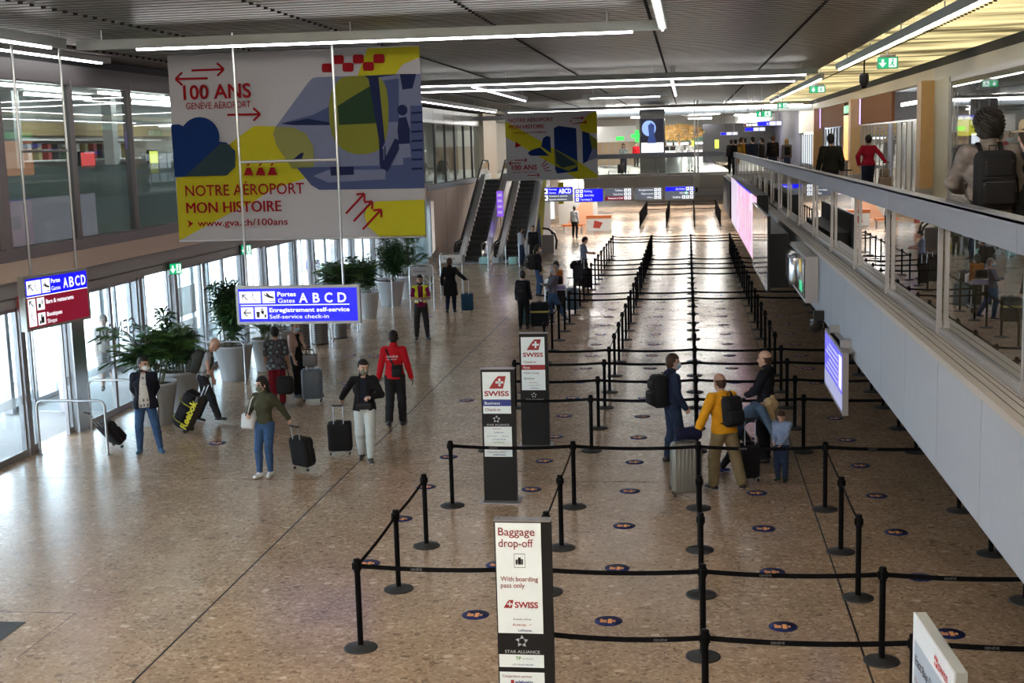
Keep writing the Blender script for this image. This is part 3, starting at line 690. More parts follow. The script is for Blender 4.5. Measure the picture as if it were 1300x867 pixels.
# ================================================================== HANGING SIGNS
SBLUE = mat('lit blue', (.0, .0, .75), .35, emit=1.05, var=.01); SRED = mat('lit dark red', (.17, .0, .015), .35, emit=.9, var=.01)
SGREY = mat('lit grey', (.09, .10, .13), .35, emit=.8, var=.01); SWHITE = mat('lit white', (.92, .95, 1), .4, emit=1.0, var=.01)
SBLACK = mat('sign black', (.008, .008, .01), .5); SGREEN = mat('lit green', (.0, .32, .12), .4, emit=1.2, var=.01)
def sgn(o, m, x0, z0, x1, z1, k=1, name='panel'): return MB().box(x0, -.05-.002*k, z0, x1, -.05-.002*k+.0015, z1).build(name, m, o)
def sgp(o, m, pts, k=3, name='symbol'): return MB().prism(pts, (0, -.05-.002*k, 0), (1, 0, 0), (0, 0, 1), .0012).build(name, m, o)
def frame(o, w, h, d=.05, t=.045):
    m = MB(); m.box(0, -d, 0, w, d, t); m.box(0, -d, h-t, w, d, h); m.box(0, -d, t, t, d, h-t); m.box(w-t, -d, t, w, d, h-t); m.box(t, -.03, t, w-t, .03, h-t)
    m.build('sign_frame', mat('sign frame metal', (.38, .38, .36), .35, .5), o)
def arrow_ul(o, x, z, s):   # arrow to the upper left
    sgp(o, SBLACK, [(x, z+s), (x, z+.35*s), (x+.17*s, z+.35*s), (x+.17*s, z+.72*s), (x+.9*s, z), (x+s, z+.12*s), (x+.28*s, z+.84*s), (x+.65*s, z+.84*s), (x+.65*s, z+s)])
def arrow_l(o, x, z, s):
    sgp(o, SBLACK, [(x, z+s*.5), (x+.42*s, z+.95*s), (x+.58*s, z+.95*s), (x+.24*s, z+.57*s), (x+s, z+.57*s), (x+s, z+.43*s), (x+.24*s, z+.43*s), (x+.58*s, z+.05*s), (x+.42*s, z+.05*s)])
def plane(o, x, z, s):
    sgp(o, SBLACK, [(x, z+.78*s), (x+.3*s, z+.62*s), (x+.2*s, z+.86*s), (x+.3*s, z+.86*s), (x+.6*s, z+.58*s), (x+.9*s, z+.5*s), (x+.98*s, z+.4*s), (x+.8*s, z+.34*s), (x+.45*s, z+.42*s), (x+.1*s, z+.6*s)])
    sgp(o, SBLACK, rect(x+.5*s, z+.02*s, x+s, z+.09*s))
def escal(o, x, z, s):
    for dx, dz in ((0, 0), (.16, -.16)):
        sgp(o, SBLACK, [(x+dx*s, z+(.85+dz)*s), (x+(.55+dx*.6)*s, z+(.2+dz*.5)*s), (x+(.8)*s, z+(.18+dz*.5)*s), (x+.8*s, z+(.15+dz*.5)*s), (x+(.53+dx*.6)*s, z+(.16+dz*.5)*s), (x+dx*s, z+(.8+dz)*s)])
    sgp(o, SBLACK, ell(x+.36*s, z+.98*s, .06*s, .06*s, 8)); sgp(o, SBLACK, rect(x+.31*s, z+.62*s, x+.41*s, z+.9*s))
def rods(o, xs, h, zt, y=0):
    for k, x in enumerate(xs): MB().tube((x, y, h), (x, y, zt), .022, 8).build('hanging_rod', M_STEEL, o)
    MB().tube((xs[0], y, h+2.1), (xs[1], y, h+2.1), .024, 8).build('cross_rod', M_STEEL, o)
def TX(o, s, m, x, z, h, w=None, bold=.0, al='LEFT', k=3): return text(s, h/.72, m, (x, -.05-.002*k, z), (1, 0, 0), (0, 0, 1), o, 'lettering', bold, al, width=w)
o = thing('gate_sign', 'blue lit hanging sign reading Portes Gates A B C D and check-in', 'sign', (-7.68, 21, 2.41), .4)
Wd, Hd = 2.17, .655; frame(o, Wd, Hd)
sgn(o, SBLUE, .045, .045, Wd-.045, Hd-.045)
U = lambda x: (x-15)/1200*Wd
Vv = lambda y: Hd-(y-85)/390*Hd
sgn(o, SWHITE, U(50), Vv(258), U(260), Vv(138), 2, 'icon_field'); sgn(o, SWHITE, U(275), Vv(258), U(398), Vv(138), 2, 'icon_field')
sgn(o, SWHITE, U(60), Vv(418), U(180), Vv(300), 2, 'icon_field'); sgn(o, SWHITE, U(196), Vv(418), U(316), Vv(298), 2, 'icon_field')
sgn(o, SWHITE, U(58), Vv(284), U(1115), Vv(275), 2, 'divider')
arrow_ul(o, U(78), Vv(228), .1); escal(o, U(155), Vv(240), .15); plane(o, U(290), Vv(250), .19)
arrow_l(o, U(82), Vv(398), .14); sgp(o, SBLACK, [(U(208), Vv(345)), (U(244), Vv(345)), (U(238), Vv(405)), (U(214), Vv(405))])
sgp(o, SBLACK, [(U(252), Vv(335)), (U(285), Vv(335)), (U(282), Vv(370)), (U(262), Vv(370))]); sgp(o, SBLACK, ell(U(268), Vv(322), .016, .016, 8)); sgp(o, SBLACK, rect(U(288), Vv(404), U(305), Vv(375)))
TX(o, 'Portes', SWHITE, U(424), Vv(190), .075, U(604)-U(424), .02); TX(o, 'Gates', SWHITE, U(428), Vv(256), .075, U(590)-U(428))
for c, x0, x1 in (('A', 632, 716), ('B', 766, 832), ('C', 880, 955), ('D', 1006, 1088)): TX(o, c, SWHITE, U(x0), Vv(256), .165, U(x1)-U(x0), .02)
TX(o, 'Enregistrement self-service', SWHITE, U(338), Vv(350), .072, U(1115)-U(338), .022); TX(o, 'Self-service check-in', SWHITE, U(338), Vv(418), .072, U(912)-U(338))
rods(o, (.196, 1.89), Hd, 7.3-2.41)

ang = math.degrees(math.atan2(1.7, .33))
o = thing('gate_sign', 'blue and dark red hanging sign by the left wall, Bars & restaurants', 'sign', (-11.17, 20.2, 2.42), ang)
Wd, Hd = 1.73, .93; frame(o, Wd, Hd, .06)
sgn(o, SBLUE, .045, Hd-.35, Wd-.045, Hd-.045); sgn(o, SRED, .045, .045, Wd-.045, Hd-.365); sgn(o, SWHITE, .045, Hd-.365, Wd-.045, Hd-.35, 2, 'divider')
sgn(o, SWHITE, .08, Hd-.32, .44, Hd-.08, 2, 'icon_field'); sgn(o, SWHITE, .47, Hd-.32, .68, Hd-.08, 2, 'icon_field')
arrow_ul(o, .12, Hd-.26, .12); escal(o, .25, Hd-.28, .15); plane(o, .49, Hd-.3, .18)
TX(o, 'Portes', SWHITE, .71, Hd-.17, .075, .24, .02); TX(o, 'Gates', SWHITE, .71, Hd-.3, .075, .24)
for k, c in enumerate('ABCD'): TX(o, c, SWHITE, 1.03+.165*k, Hd-.29, .18, .125, .02)
sgn(o, SWHITE, .08, .07, .27, .54, 2, 'icon_field'); sgn(o, SWHITE, .31, .33, .5, .54, 2, 'icon_field'); sgn(o, SWHITE, .31, .07, .5, .28, 2, 'icon_field')
arrow_ul(o, .11, .4, .11); escal(o, .1, .14, .16); sgp(o, SBLACK, rect(.34, .37, .40, .44)); sgp(o, SBLACK, rect(.43, .42, .45, .50)); sgp(o, SBLACK, rect(.38, .1, .46, .21)); sgp(o, SBLACK, rect(.34, .09, .375, .15)); sgp(o, SBLACK, ell(.40, .23, .02, .02, 8))
TX(o, 'Bars & restaurants', SWHITE, .54, .42, .075, .74, .015); TX(o, 'Boutiques', SWHITE, .54, .2, .075, .40, .015); TX(o, 'Shops', SWHITE, .54, .08, .075, .25)
rods(o, (.28, 1.5), Hd, 7.3-2.42)

def farsign(label, x0, x1, z0, z1, y, rows, name='direction_sign'):
    o = thing(name, label, 'sign', (x0, y, z0)); w, h = x1-x0, z1-z0; frame(o, w, h, .05, .03)
    n = len(rows)
    for k, (m, side, lines, icons) in enumerate(rows):
        a = h-.03-(h-.06)*(k+1)/n; b = h-.03-(h-.06)*k/n
        sgn(o, m, .03, a, w-.03, b)
        for q in range(icons):
            s = (b-a)*.78; ix = .07+q*(s+.04) if side == 'L' else w-.07-s-q*(s+.04)
            sgn(o, SWHITE, ix, a+(b-a-s)/2, ix+s, a+(b-a+s)/2, 2, 'icon_field')
            sgp(o, SBLACK, rect(ix+s*.3, a+(b-a)*.35, ix+s*.7, a+(b-a)*.65))
        for q, (t_, wd) in enumerate(lines):
            hh = (b-a)/max(1, len(lines))*.5; z = b-(b-a)*(q+1)/len(lines)+(b-a)/len(lines)*.28
            off = .07+icons*((b-a)*.78+.04)+.03
            TX(o, t_, SWHITE, off if side == 'L' else w-off-wd, z, hh, wd)
    for xx in (w*.15, w*.85): MB().tube((xx, 0, h), (xx, 0, 3.9-z0 if y > 64 else 7.3-z0), .015, 6).build('hanging_rod', M_STEELD, o)
    return o
o = farsign('leftmost sign of the far row, blue over grey, with letters ABCD', -7.78, -5.85, 2.42, 3.16, 66, [(SBLUE, 'L', [('Portes', .4), ('Gates', .35)], 2), (SGREY, 'L', [('Assistance spéciale', .95), ('Special assistance', .9)], 2)])
TX(o, 'ABCD', SWHITE, 1.2, .42, .24, .65, .02)
farsign('all-blue sign, second from left in the far row', -5.77, -4.29, 2.36, 3.05, 66, [(SBLUE, 'L', [('Parking', .4)], 2), (SBLUE, 'L', [('Arrivée', .5)], 2), (SBLUE, 'L', [('Terminal 2', .6)], 1)])
farsign('grey sign with a dark red bottom row, middle of the far row', -4.2, -2.8, 2.4, 3.05, 66, [(SGREY, 'R', [('Toilettes', .4)], 2), (SGREY, 'R', [('Taxis & bus', .5)], 2), (SRED, 'R', [('Restaurant Le Chef', .75)], 2)])
farsign('all-grey sign, fourth from left in the far row', -2.67, -1.28, 2.4, 3.04, 66, [(SGREY, 'R', [('Enregistrement', .7)], 2), (SGREY, 'R', [('Objets trouvés', .6)], 2), (SGREY, 'R', [('Office', .3)], 2)])
o = farsign('rightmost sign of the far row, blue top over grey with green cross', -1.16, .34, 2.38, 3.06, 66, [(SBLUE, 'R', [('Arrivée', .45)], 2), (SGREY, 'R', [('Infirmerie', .45)], 1), (SGREY, 'R', [('Salle', .4)], 3)])
sgn(o, SGREEN, 1.0, .26, 1.16, .42, 3, 'icon_field'); sgn(o, SWHITE, 1.06, .28, 1.1, .4, 4, 'cross'); sgn(o, SWHITE, 1.02, .32, 1.14, .36, 4, 'cross')
def mezsign(label, x0, x1, z0, z1, y, m, t_): 
    o = thing('direction_sign', label, 'sign', (x0, y, z0)); w, h = x1-x0, z1-z0; frame(o, w, h, .04, .02); sgn(o, m, .02, .02, w-.02, h-.02)
    if t_: TX(o, t_, SWHITE, .35, h*.25, h*.5, w*.35, .02)
    sgn(o, SWHITE, w-.45, h*.15, w-.25, h*.85, 2, 'icon_field'); sgn(o, SWHITE, w-.22, h*.15, w-.03, h*.85, 2, 'icon_field')
    for xx in (.15, w-.15): MB().tube((xx, 0, h), (xx, 0, 7.3-z0), .012, 6).build('hanging_rod', M_STEELD, o)
mezsign('blue ABCD sign hanging over the gallery crowd, the rightmost one', 2.62, 3.55, 5.78, 5.97, 50, SBLUE, 'A B C D')
mezsign('plain blue sign hanging just left of the gallery ABCD sign', 2.17, 2.96, 5.60, 5.76, 50.5, SBLUE, None)
mezsign('dark red sign above the plain blue sign over the gallery crowd', 2.2, 2.75, 5.8, 5.93, 52, SRED, None)
mezsign('blue sign with a red top further left over the gallery crowd', 1.3, 2.0, 5.49, 5.62, 52.5, SBLUE, None)

def exitsign(label, x, y, z, w=.6, h=.3, rz=0, zt=7.3):
    o = thing('exit_sign', label, 'sign', (x, y, z), rz)
    MB().box(0, -.05, 0, w, .05, h).build('housing', mat('exit sign housing', (.04, .12, .08), .4), o)
    sgn(o, SGREEN, .01, .01, w-.01, h-.01); s = h*.8
    sgp(o, SWHITE, [(w*.25-.12*s, h*.8), (w*.25+.12*s, h*.8), (w*.25+.12*s, h*.5), (w*.25+.4*s, h*.5), (w*.25, h*.12), (w*.25-.4*s, h*.5), (w*.25-.12*s, h*.5)])
    sgn(o, SWHITE, w*.55, h*.12, w*.92, h*.88, 2, 'icon_field')
    sgp(o, SGREEN, ell(w*.74, h*.76, h*.09, h*.09, 8)); sgp(o, SGREEN, [(w*.66, h*.62), (w*.8, h*.66), (w*.76, h*.42), (w*.86, h*.2), (w*.8, h*.18), (w*.7, h*.36), (w*.6, h*.2), (w*.56, h*.26), (w*.68, h*.46)])
    MB().tube((w/2, 0, h), (w/2, 0, zt-z), .015, 6).build('hanging_rod', M_STEELD, o)
    MB().box(w*.1, -.02, h, w*.9, .02, h+.05).build('top_rail', M_STEELD, o)
exitsign('green running man exit sign nearest, at the upper right over the gallery', 3.95, 28.2, 6.68, .42, .24)
exitsign('second green exit sign over the gallery, beyond the camera pod', 3.85, 42.4, 6.7, .5, .22)
exitsign('third green exit sign over the gallery, small and dark', 4.0, 59.6, 6.65, .5, .24)
exitsign('farthest green lit exit sign over the gallery crowd', 3.3, 64, 6.35, .75, .3)
exitsign('green exit sign box on the door header left of the blue gate sign', -11.75, 27.8, 2.62, .34, .26, 60, 2.9)
exitsign('farther green exit sign box on the door header behind the blue gate sign', -11.75, 32.6, 2.66, .34, .26, 60, 2.95)
o = thing('fire_alarm_plate', 'small red fire alarm plate on the door header at the left edge', 'sign', (-11.78, 21.15, 2.62), 88)
MB().box(0, -.03, 0, .3, .0, .3).build('plate', mat('alarm red', (.35, .02, .02), .5, emit=.25), o)
sgp(o, SWHITE, rect(.06, .06, .09, .22), 1); sgp(o, SWHITE, ell(.15, .14, .035, .05, 10), 1); sgp(o, SWHITE, rect(.2, .08, .24, .22), 1)
o = thing('camera_pod', 'black camera pod hanging under the gallery ceiling beside the exit sign', 'camera', (4.12, 31.5, 6.4))
MB().lathe([(.02, .9), (.02, .36), (.09, .36), (.11, .3), (.11, .16), (.085, .08), (.0, .03)], n=14).build('housing', M_BLACK, o)
MB().lathe([(.07, .08), (.06, .03), (0, 0)], n=14).build('lens', M_BLACKG, o)

# ================================================================== TOTEMS
TWH = mat('totem white panel', (.78, .85, .86), .4); TRED = mat('totem red', (.33, .02, .025), .5); TBL = mat('totem blue', (.02, .035, .22), .5)
TDR = mat('totem dark red text', (.22, .015, .02), .5); TGR = mat('totem grey text', (.12, .12, .13), .5); TSIL = mat('totem silver text', (.45, .47, .5), .4)
def tp(o, m, pts, y, k=1, name='symbol'): return MB().prism(pts, (0, y-.0015*k, 0), (1, 0, 0), (0, 0, 1), .001).build(name, m, o)
def tt(o, s, m, x, z, h, w, y, bold=.008, k=2): return text(s, h/.72, m, (x, y-.0015*k, z), (1, 0, 0), (0, 0, 1), o, 'lettering', bold, width=w)
def tail_logo(o, x, z, w, h, y):
    tp(o, TRED, [(x, z), (x+w*.82, z), (x+w, z+h), (x+w*.55, z+h), (x+w*.35, z+h*.72)], y, 2, 'logo')
    cx, cz, s = x+w*.62, z+h*.5, h*.62
    tp(o, TWH, rect(cx-s*.14, cz-s/2, cx+s*.14, cz+s/2), y, 3, 'logo'); tp(o, TWH, rect(cx-s/2, cz-s*.14, cx+s/2, cz+s*.14), y, 3, 'logo')
def star_logo(o, x, z, s, y):
    for k in range(5):
        a = math.radians(90+72*k); c = (x+s*.62*math.cos(a), z+s*.62*math.sin(a)); r = s*.36
        tp(o, TSIL, [(c[0]+r*math.cos(a+q), c[1]+r*math.sin(a+q)) for q in (0, 2.3, -1.9)], y, 2, 'logo')
def totem(label, x, y, rz=0):
    o = thing('sign_totem', label, 'sign', (x, y, 0), rz)
    MB().box(-.25, -.055, .02, .25, .055, 2.04).build('column', M_BLACK, o)
    MB().box(-.30, -.2, .0, .30, .2, .022).build('base_plate', M_STEELD, o)
    for xx in (-.22, .22): MB().tube((xx, 0, 2.04), (xx, 0, 2.055), .012, 8).build('end_cap', M_STEELD, o)
    MB().box(-.255, -.06, 2.03, .255, .06, 2.042).build('top_rim', M_STEELD, o)
    return o
F_ = -.056
o = totem('black totem in the foreground headed Baggage drop-off', -1.47, 10.87)
tp(o, TWH, rect(-.24, 1.0, .165, 2.02), F_, 1, 'panel')
tt(o, 'Baggage', TDR, -.215, 1.905, .075, .325, F_); tt(o, 'drop-off', TDR, -.215, 1.80, .075, .31, F_)
tp(o, TGR, rect(-.08, 1.61, .02, 1.74), F_, 2); tp(o, TWH, rect(-.076, 1.615, .016, 1.735), F_, 3)
tp(o, SBLACK, rect(-.045, 1.64, -.015, 1.69), F_, 4); tp(o, SBLACK, rect(-.012, 1.64, .0, 1.69), F_, 4); tp(o, SBLACK, rect(-.065, 1.64, -.05, 1.685), F_, 4); tp(o, SBLACK, rect(-.042, 1.69, -.02, 1.705), F_, 4)
tt(o, 'With boarding', TDR, -.205, 1.485, .045, .335, F_); tt(o, 'pass only', TDR, -.205, 1.425, .045, .215, F_)
tail_logo(o, -.185, 1.235, .09, .075, F_); tt(o, 'SWISS', TRED, -.085, 1.24, .055, .21, F_, .03)
tt(o, 'brussels airlines', TGR, -.1, 1.125, .018, .16, F_); tt(o, 'Austrian', TRED, -.11, 1.07, .024, .125, F_); tt(o, 'Lufthansa', TBL, -.06, 1.02, .02, .12, F_, .02)
tp(o, TRED, [(.03, 1.07), (.07, 1.09), (.05, 1.085)], F_, 2)
star_logo(o, -.03, .925, .06, F_); tt(o, 'STAR ALLIANCE', TSIL, -.185, .815, .028, .315, F_)
tp(o, TWH, rect(-.24, .68, .165, .80), F_, 1, 'panel'); tt(o, 'TP', mat('logo green', (.05, .3, .05), .5), -.09, .752, .03, .05, F_, .03); tt(o, 'AIR PORTUGAL', TGR, -.03, .757, .012, .1, F_); tt(o, 'LOT POLISH AIRLINES', TBL, -.12, .70, .014, .19, F_)
tp(o, TWH, rect(-.24, .30, .165, .635), F_, 1, 'panel'); tt(o, 'Cooperation partner', TDR, -.215, .585, .025, .27, F_); tt(o, 'edelweiss', TBL, -.1, .53, .028, .16, F_, .03); tp(o, TRED, rect(-.14, .525, -.11, .56), F_, 2)
o = totem('black totem with a blue Business stripe on its white panel', -2.83, 18.6)
tp(o, TWH, rect(-.225, 1.36, .195, 1.99), F_, 1, 'panel'); tail_logo(o, -.13, 1.74, .26, .19, F_); tt(o, 'SWISS', TRED, -.2, 1.63, .075, .37, F_, .03)
tp(o, TBL, rect(-.225, 1.475, .195, 1.575), F_, 2, 'panel'); tt(o, 'Business', TWH, -.2, 1.50, .045, .23, F_, k=3); tt(o, 'Check-in', TDR, -.2, 1.40, .045, .235, F_)
star_logo(o, -.03, 1.275, .06, F_); tt(o, 'STAR ALLIANCE', TSIL, -.18, 1.175, .03, .34, F_)
tp(o, TWH, rect(-.225, .70, .195, 1.16), F_, 1, 'panel'); tt(o, 'Austrian', TRED, -.09, 1.12, .02, .12, F_); tt(o, 'Lufthansa', TBL, -.07, 1.065, .02, .14, F_); tt(o, 'brussels airlines', TGR, -.18, 1.01, .016, .15, F_); tt(o, 'helvetic', TGR, .04, 1.01, .016, .1, F_)
tt(o, 'LOT POLISH AIRLINES', TBL, -.1, .96, .016, .2, F_); tt(o, 'TP AIR PORTUGAL', mat('logo green', (.05, .3, .05), .5), -.1, .91, .02, .18, F_); tt(o, 'Cooperation partner', TDR, -.18, .765, .02, .28, F_); tt(o, 'edelweiss', TBL, -.1, .72, .02, .2, F_, .03)
o = totem('black totem with a red First stripe, behind the Business totem', -2.72, 22.2)
tp(o, TWH, rect(-.22, 1.02, .20, 1.97), F_, 1, 'panel'); tail_logo(o, -.12, 1.74, .26, .19, F_); tt(o, 'SWISS', TRED, -.19, 1.62, .075, .36, F_, .03)
tt(o, 'Check-in', TDR, -.18, 1.505, .045, .22, F_); tp(o, TRED, rect(-.22, 1.385, .20, 1.475), F_, 2, 'panel'); tt(o, 'First', TWH, -.18, 1.405, .045, .11, F_, k=3)
tt(o, 'HON Circle', TGR, -.18, 1.31, .04, .27, F_); tt(o, 'Senator', TGR, -.18, 1.215, .04, .19, F_)
tt(o, 'Austrian', TRED, -.09, 1.15, .02, .15, F_); tt(o, 'brussels airlines', TGR, -.09, 1.10, .016, .19, F_); tt(o, 'Lufthansa', TBL, -.07, 1.05, .018, .15, F_, .02)
star_logo(o, -.01, .93, .055, F_); tt(o, 'STAR ALLIANCE', TSIL, -.16, .84, .028, .32, F_)

# fast bag drop panel at the lower right, seen from above and from its left
o = thing('advertising_sign', 'pale panel reading Fast Bag Drop at the lower right corner', 'sign', (1.60, 9.13, 0), -86.3)
L_ = 1.08
MB().box(0, 0, .05, L_, .075, 1.9).build('panel_body', mat('panel grey edge', (.40, .41, .40), .4), o)
MB().box(0, -.012, .05, L_, 0, 1.9).build('panel_face', mat('panel white face', (.72, .77, .82), .4), o)
MB().box(-.1, -.2, 0, L_+.1, .28, .05).build('base_plate', M_STEELD, o)
tp(o, mat('pale blue field', (.42, .50, .60), .4), rect(.06, .2, L_-.25, 1.72), -.012, 1, 'panel')
tt(o, 'Fast Bag Drop', SBLACK, .10, 1.55, .075, .62, -.012); tt(o, 'Kiosk', TRED, .10, 1.42, .04, .14, -.012); tt(o, 'Économique', SBLACK, .10, 1.32, .06, .5, -.012)
tt(o, 'SWISS', mat('bright logo red', (.55, .02, .03), .5), L_-.37, 1.765, .05, .24, -.012, .03)
tp(o, mat('bright logo red', (.55, .02, .03), .5), rect(L_-.47, 1.76, L_-.39, 1.83), -.012, 2, 'logo'); tp(o, TWH, rect(L_-.437, 1.77, L_-.423, 1.82), -.012, 3, 'logo'); tp(o, TWH, rect(L_-.46, 1.788, L_-.40, 1.802), -.012, 3, 'logo')

# ================================================================== QUEUE BARRIERS
ROWS = [11.0, 12.8, 14.65, 16.35, 18.3, 21.8, 23.6, 25.5, 27.15, 29.1, 31.0, 32.8, 34.6, 36.3, 37.8, 39.8, 41.6, 43.2, 45.1, 46.8, 48.7, 50.5, 52.3, 54.2, 55.9, 57.5, 59.2, 60.8]
ROWX = {11.0, 12.8, 18.3, 21.8, 23.6, 25.5, 27.15, 36.3, 37.8, 43.2, 45.1, 46.8, 48.7, 57.5, 59.2, 60.8}
COLS = [(-3.53, 'leftmost'), (-1.7, 'second'), (.12, 'middle'), (1.92, 'fourth'), (3.78, 'rightmost')]
PBASE = MB().lathe([(.182, 0), (.182, .012), (.16, .022), (.05, .034), (.033, .045)], n=24)
PPOLE = MB().lathe([(.0325, .04), (.0325, .86)], n=12)
PHEAD = MB().lathe([(.039, .86), (.039, .99), (.034, 1.0), (.0, 1.002)], n=14)
PHEAD.box(-.05, -.018, .885, .05, .018, .955); PHEAD.box(-.018, -.05, .885, .018, .05, .955)
M_POST = mat('black powder coat', (.004, .004, .0045), .5, spec=.06)
M_BELT = mat('black belt webbing', (.004, .004, .005), .85, spec=.1)
_pm = {}
def pmesh(nm, mb, m):
    if nm not in _pm:
        o = mb.build(nm, m); _pm[nm] = o.data; bpy.data.objects.remove(o)
    return _pm[nm]
def ordn(n):
    return ['front', 'second', 'third', 'fourth', 'fifth', 'sixth', 'seventh', 'eighth', 'ninth', 'tenth', 'eleventh', 'twelfth', 'thirteenth', 'fourteenth', 'fifteenth', 'sixteenth', 'seventeenth', 'eighteenth', 'nineteenth', 'twentieth', 'twenty-first', 'twenty-second', 'twenty-third', 'twenty-fourth', 'twenty-fifth', 'twenty-sixth', 'twenty-seventh', 'twenty-eighth'][n]
def post(x, y, label, grp='queue barrier posts'):
    o = thing('barrier_post', label, 'barrier post', (x, y, 0), 0, grp)
    link('base', pmesh('base', PBASE, M_RUB), o); link('pole', pmesh('pole', PPOLE, M_POST), o); link('belt_head', pmesh('belt_head', PHEAD, M_POST), o)
    return o
def belt(o, dx, dy, lettering=False, sag=.03):
    n = 8; L_ = math.hypot(dx, dy); ux, uy = dx/L_, dy/L_; vs = []
    for i in range(n+1):
        t = i/n; z = .92-sag*4*t*(1-t); d = .045+(L_-.09)*t
        for q in (-.0015, .0015):
            vs += [(ux*d-uy*q, uy*d+ux*q, z-.025), (ux*d-uy*q, uy*d+ux*q, z+.025)]
    fs = []
    for i in range(n):
        a, b = i*4, i*4+4
        fs += [(a, b, b+1, a+1), (a+2, a+3, b+3, b+2), (a+1, b+1, b+3, a+3), (a, a+2, b+2, b)]
    fs += [(0, 1, 3, 2), (n*4, n*4+2, n*4+3, n*4+1)]
    be = MB().add(vs, fs).build('belt', M_BELT, o)
    if lettering:
        z = .92-sag*4*.22-.012; m = L_*.32
        text('GENÈVE', .034, mat('belt lettering', (.16, .16, .17), .6), (ux*m, uy*m-.003, z), (1, 0, 0), (0, 0, 1), be, bold=.01)
cnt = [0]*5; P_ = {}
for y in ROWS:
    for c, (x, nm) in enumerate(COLS):
        if c == 0 and y < 12: continue
        if c == 1 and y < 12: continue
        lab = '%s black belt post from the front in the %s queue post column' % (ordn(cnt[c]), nm)
        cnt[c] += 1
        o = post(x, y, lab); P_[(c, y)] = o
for y in sorted(ROWX):
    for c in range(4):
        if (c, y) in P_: belt(P_[(c, y)], COLS[c+1][0]-COLS[c][0], 0, (y < 19 and c in (0, 2, 3)) or (y in (21.8,) and c == 2))
# the front belt starts at the foreground totem
belt(P_[(2, 11.0)], -1.42, 0, True)
NOL = {(1, 12.8)}
for c in range(5):
    ys_ = [y for y in ROWS if (c, y) in P_]
    for a, b in zip(ys_[:-1], ys_[1:]):
        ok = {0: (12 < a < 16.3) or 31 <= a < 42 or a > 48, 1: a in (14.65, 16.35) or 27 < a < 34 or 37 < a < 41 or 48 < a < 56, 2: False,
              3: a in (14.65, 12.8) and False or a in (14.65, 16.35) or 28 < a < 34 or 37 < a < 42 or 48 < a < 56, 4: 28 < a < 36}[c]
        if ok: belt(P_[(c, a)], 0, b-a, sag=.02)
# far queue block beyond the signs
FC = [(-3.0, 'leftmost'), (-1.35, 'second'), (.4, 'third'), (2.0, 'rightmost')]
for k in range(10):
    y = 81+k*1.65
    for c, (x, nm) in enumerate(FC):
        o = post(x, y, '%s belt post in the %s column of the far queue block' % (ordn(k), nm), 'far queue posts')
        if k < 9: belt(o, 0, 1.65, sag=.01)
        if c < 3 and k in (3, 6, 7, 9): belt(o, FC[c+1][0]-x, 0)

# ================================================================== FLOOR STICKERS
STB = mat('sticker navy', (.014, .022, .095), .6, spec=.2); STO = mat('sticker orange', (.80, .36, .14), .6, spec=.2)
def sticker_meshes():
    a = MB().lathe([(.158, 0), (.158, .0022), (0, .0022)], n=28)
    b = MB()
    for p in (rect(-.07, -.035, -.015, -.005), rect(-.07, .0, -.015, .02), rect(-.005, -.05, .03, .045), rect(.035, -.02, .06, .02), rect(-.07, .025, -.05, .04)):
        b.prism([(1.35*u_, 1.35*v_) for u_, v_ in p], (0, 0, .0022), (1, 0, 0), (0, 1, 0), .0008)
    return a, b
sa, sb = sticker_meshes(); sa = pmesh('sticker_disc', sa, STB); sb = pmesh('footprint_print', sb, STO)
def sticker(x, y, label, grp=None):
    o = thing('floor_sticker', label, 'floor sticker', (x, y, 0.0004), 0, grp)
    link('disc', sa, o); link('footprint_print', sb, o)
for c, (x, nm, y0, n) in enumerate(((-2.45, 'left', 13.8, 17), (-.92, 'second', 13.75, 18), (1.0, 'third', 13.7, 18), (2.75, 'right', 13.6, 17))):
    for k in range(n):
        y = y0+k*1.82
        if c == 0 and k == 0: y = 13.85
        sticker(x, y, '%s round navy floor sticker in the %s queue lane' % (ordn(k) if k else 'frontmost', nm), 'floor stickers of the queue lanes')
for k, y in enumerate((15.6, 17.6, 19.36, 21.33)):
    sticker(-4.15, y, '%s round navy sticker left of the leftmost queue post column' % ('frontmost', 'second', 'third', 'fourth')[k], 'floor stickers beside the queue')
for x, y, l in ((-8.7, 22.3, 'round navy floor sticker alone between blazer man and green jacket woman'), (-7.83, 28.3, 'round navy floor sticker behind the man in white trousers'),
                (-8.8, 32.3, 'left of two small round stickers under the blue gate sign'), (-8.13, 32.15, 'right of two small round stickers under the blue gate sign'), (-8.26, 39.8, 'small floor sticker between vest man and black coat man'), (-4.68, 26.3, 'round floor sticker on the open floor left of the First totem')):
    sticker(x, y, l)
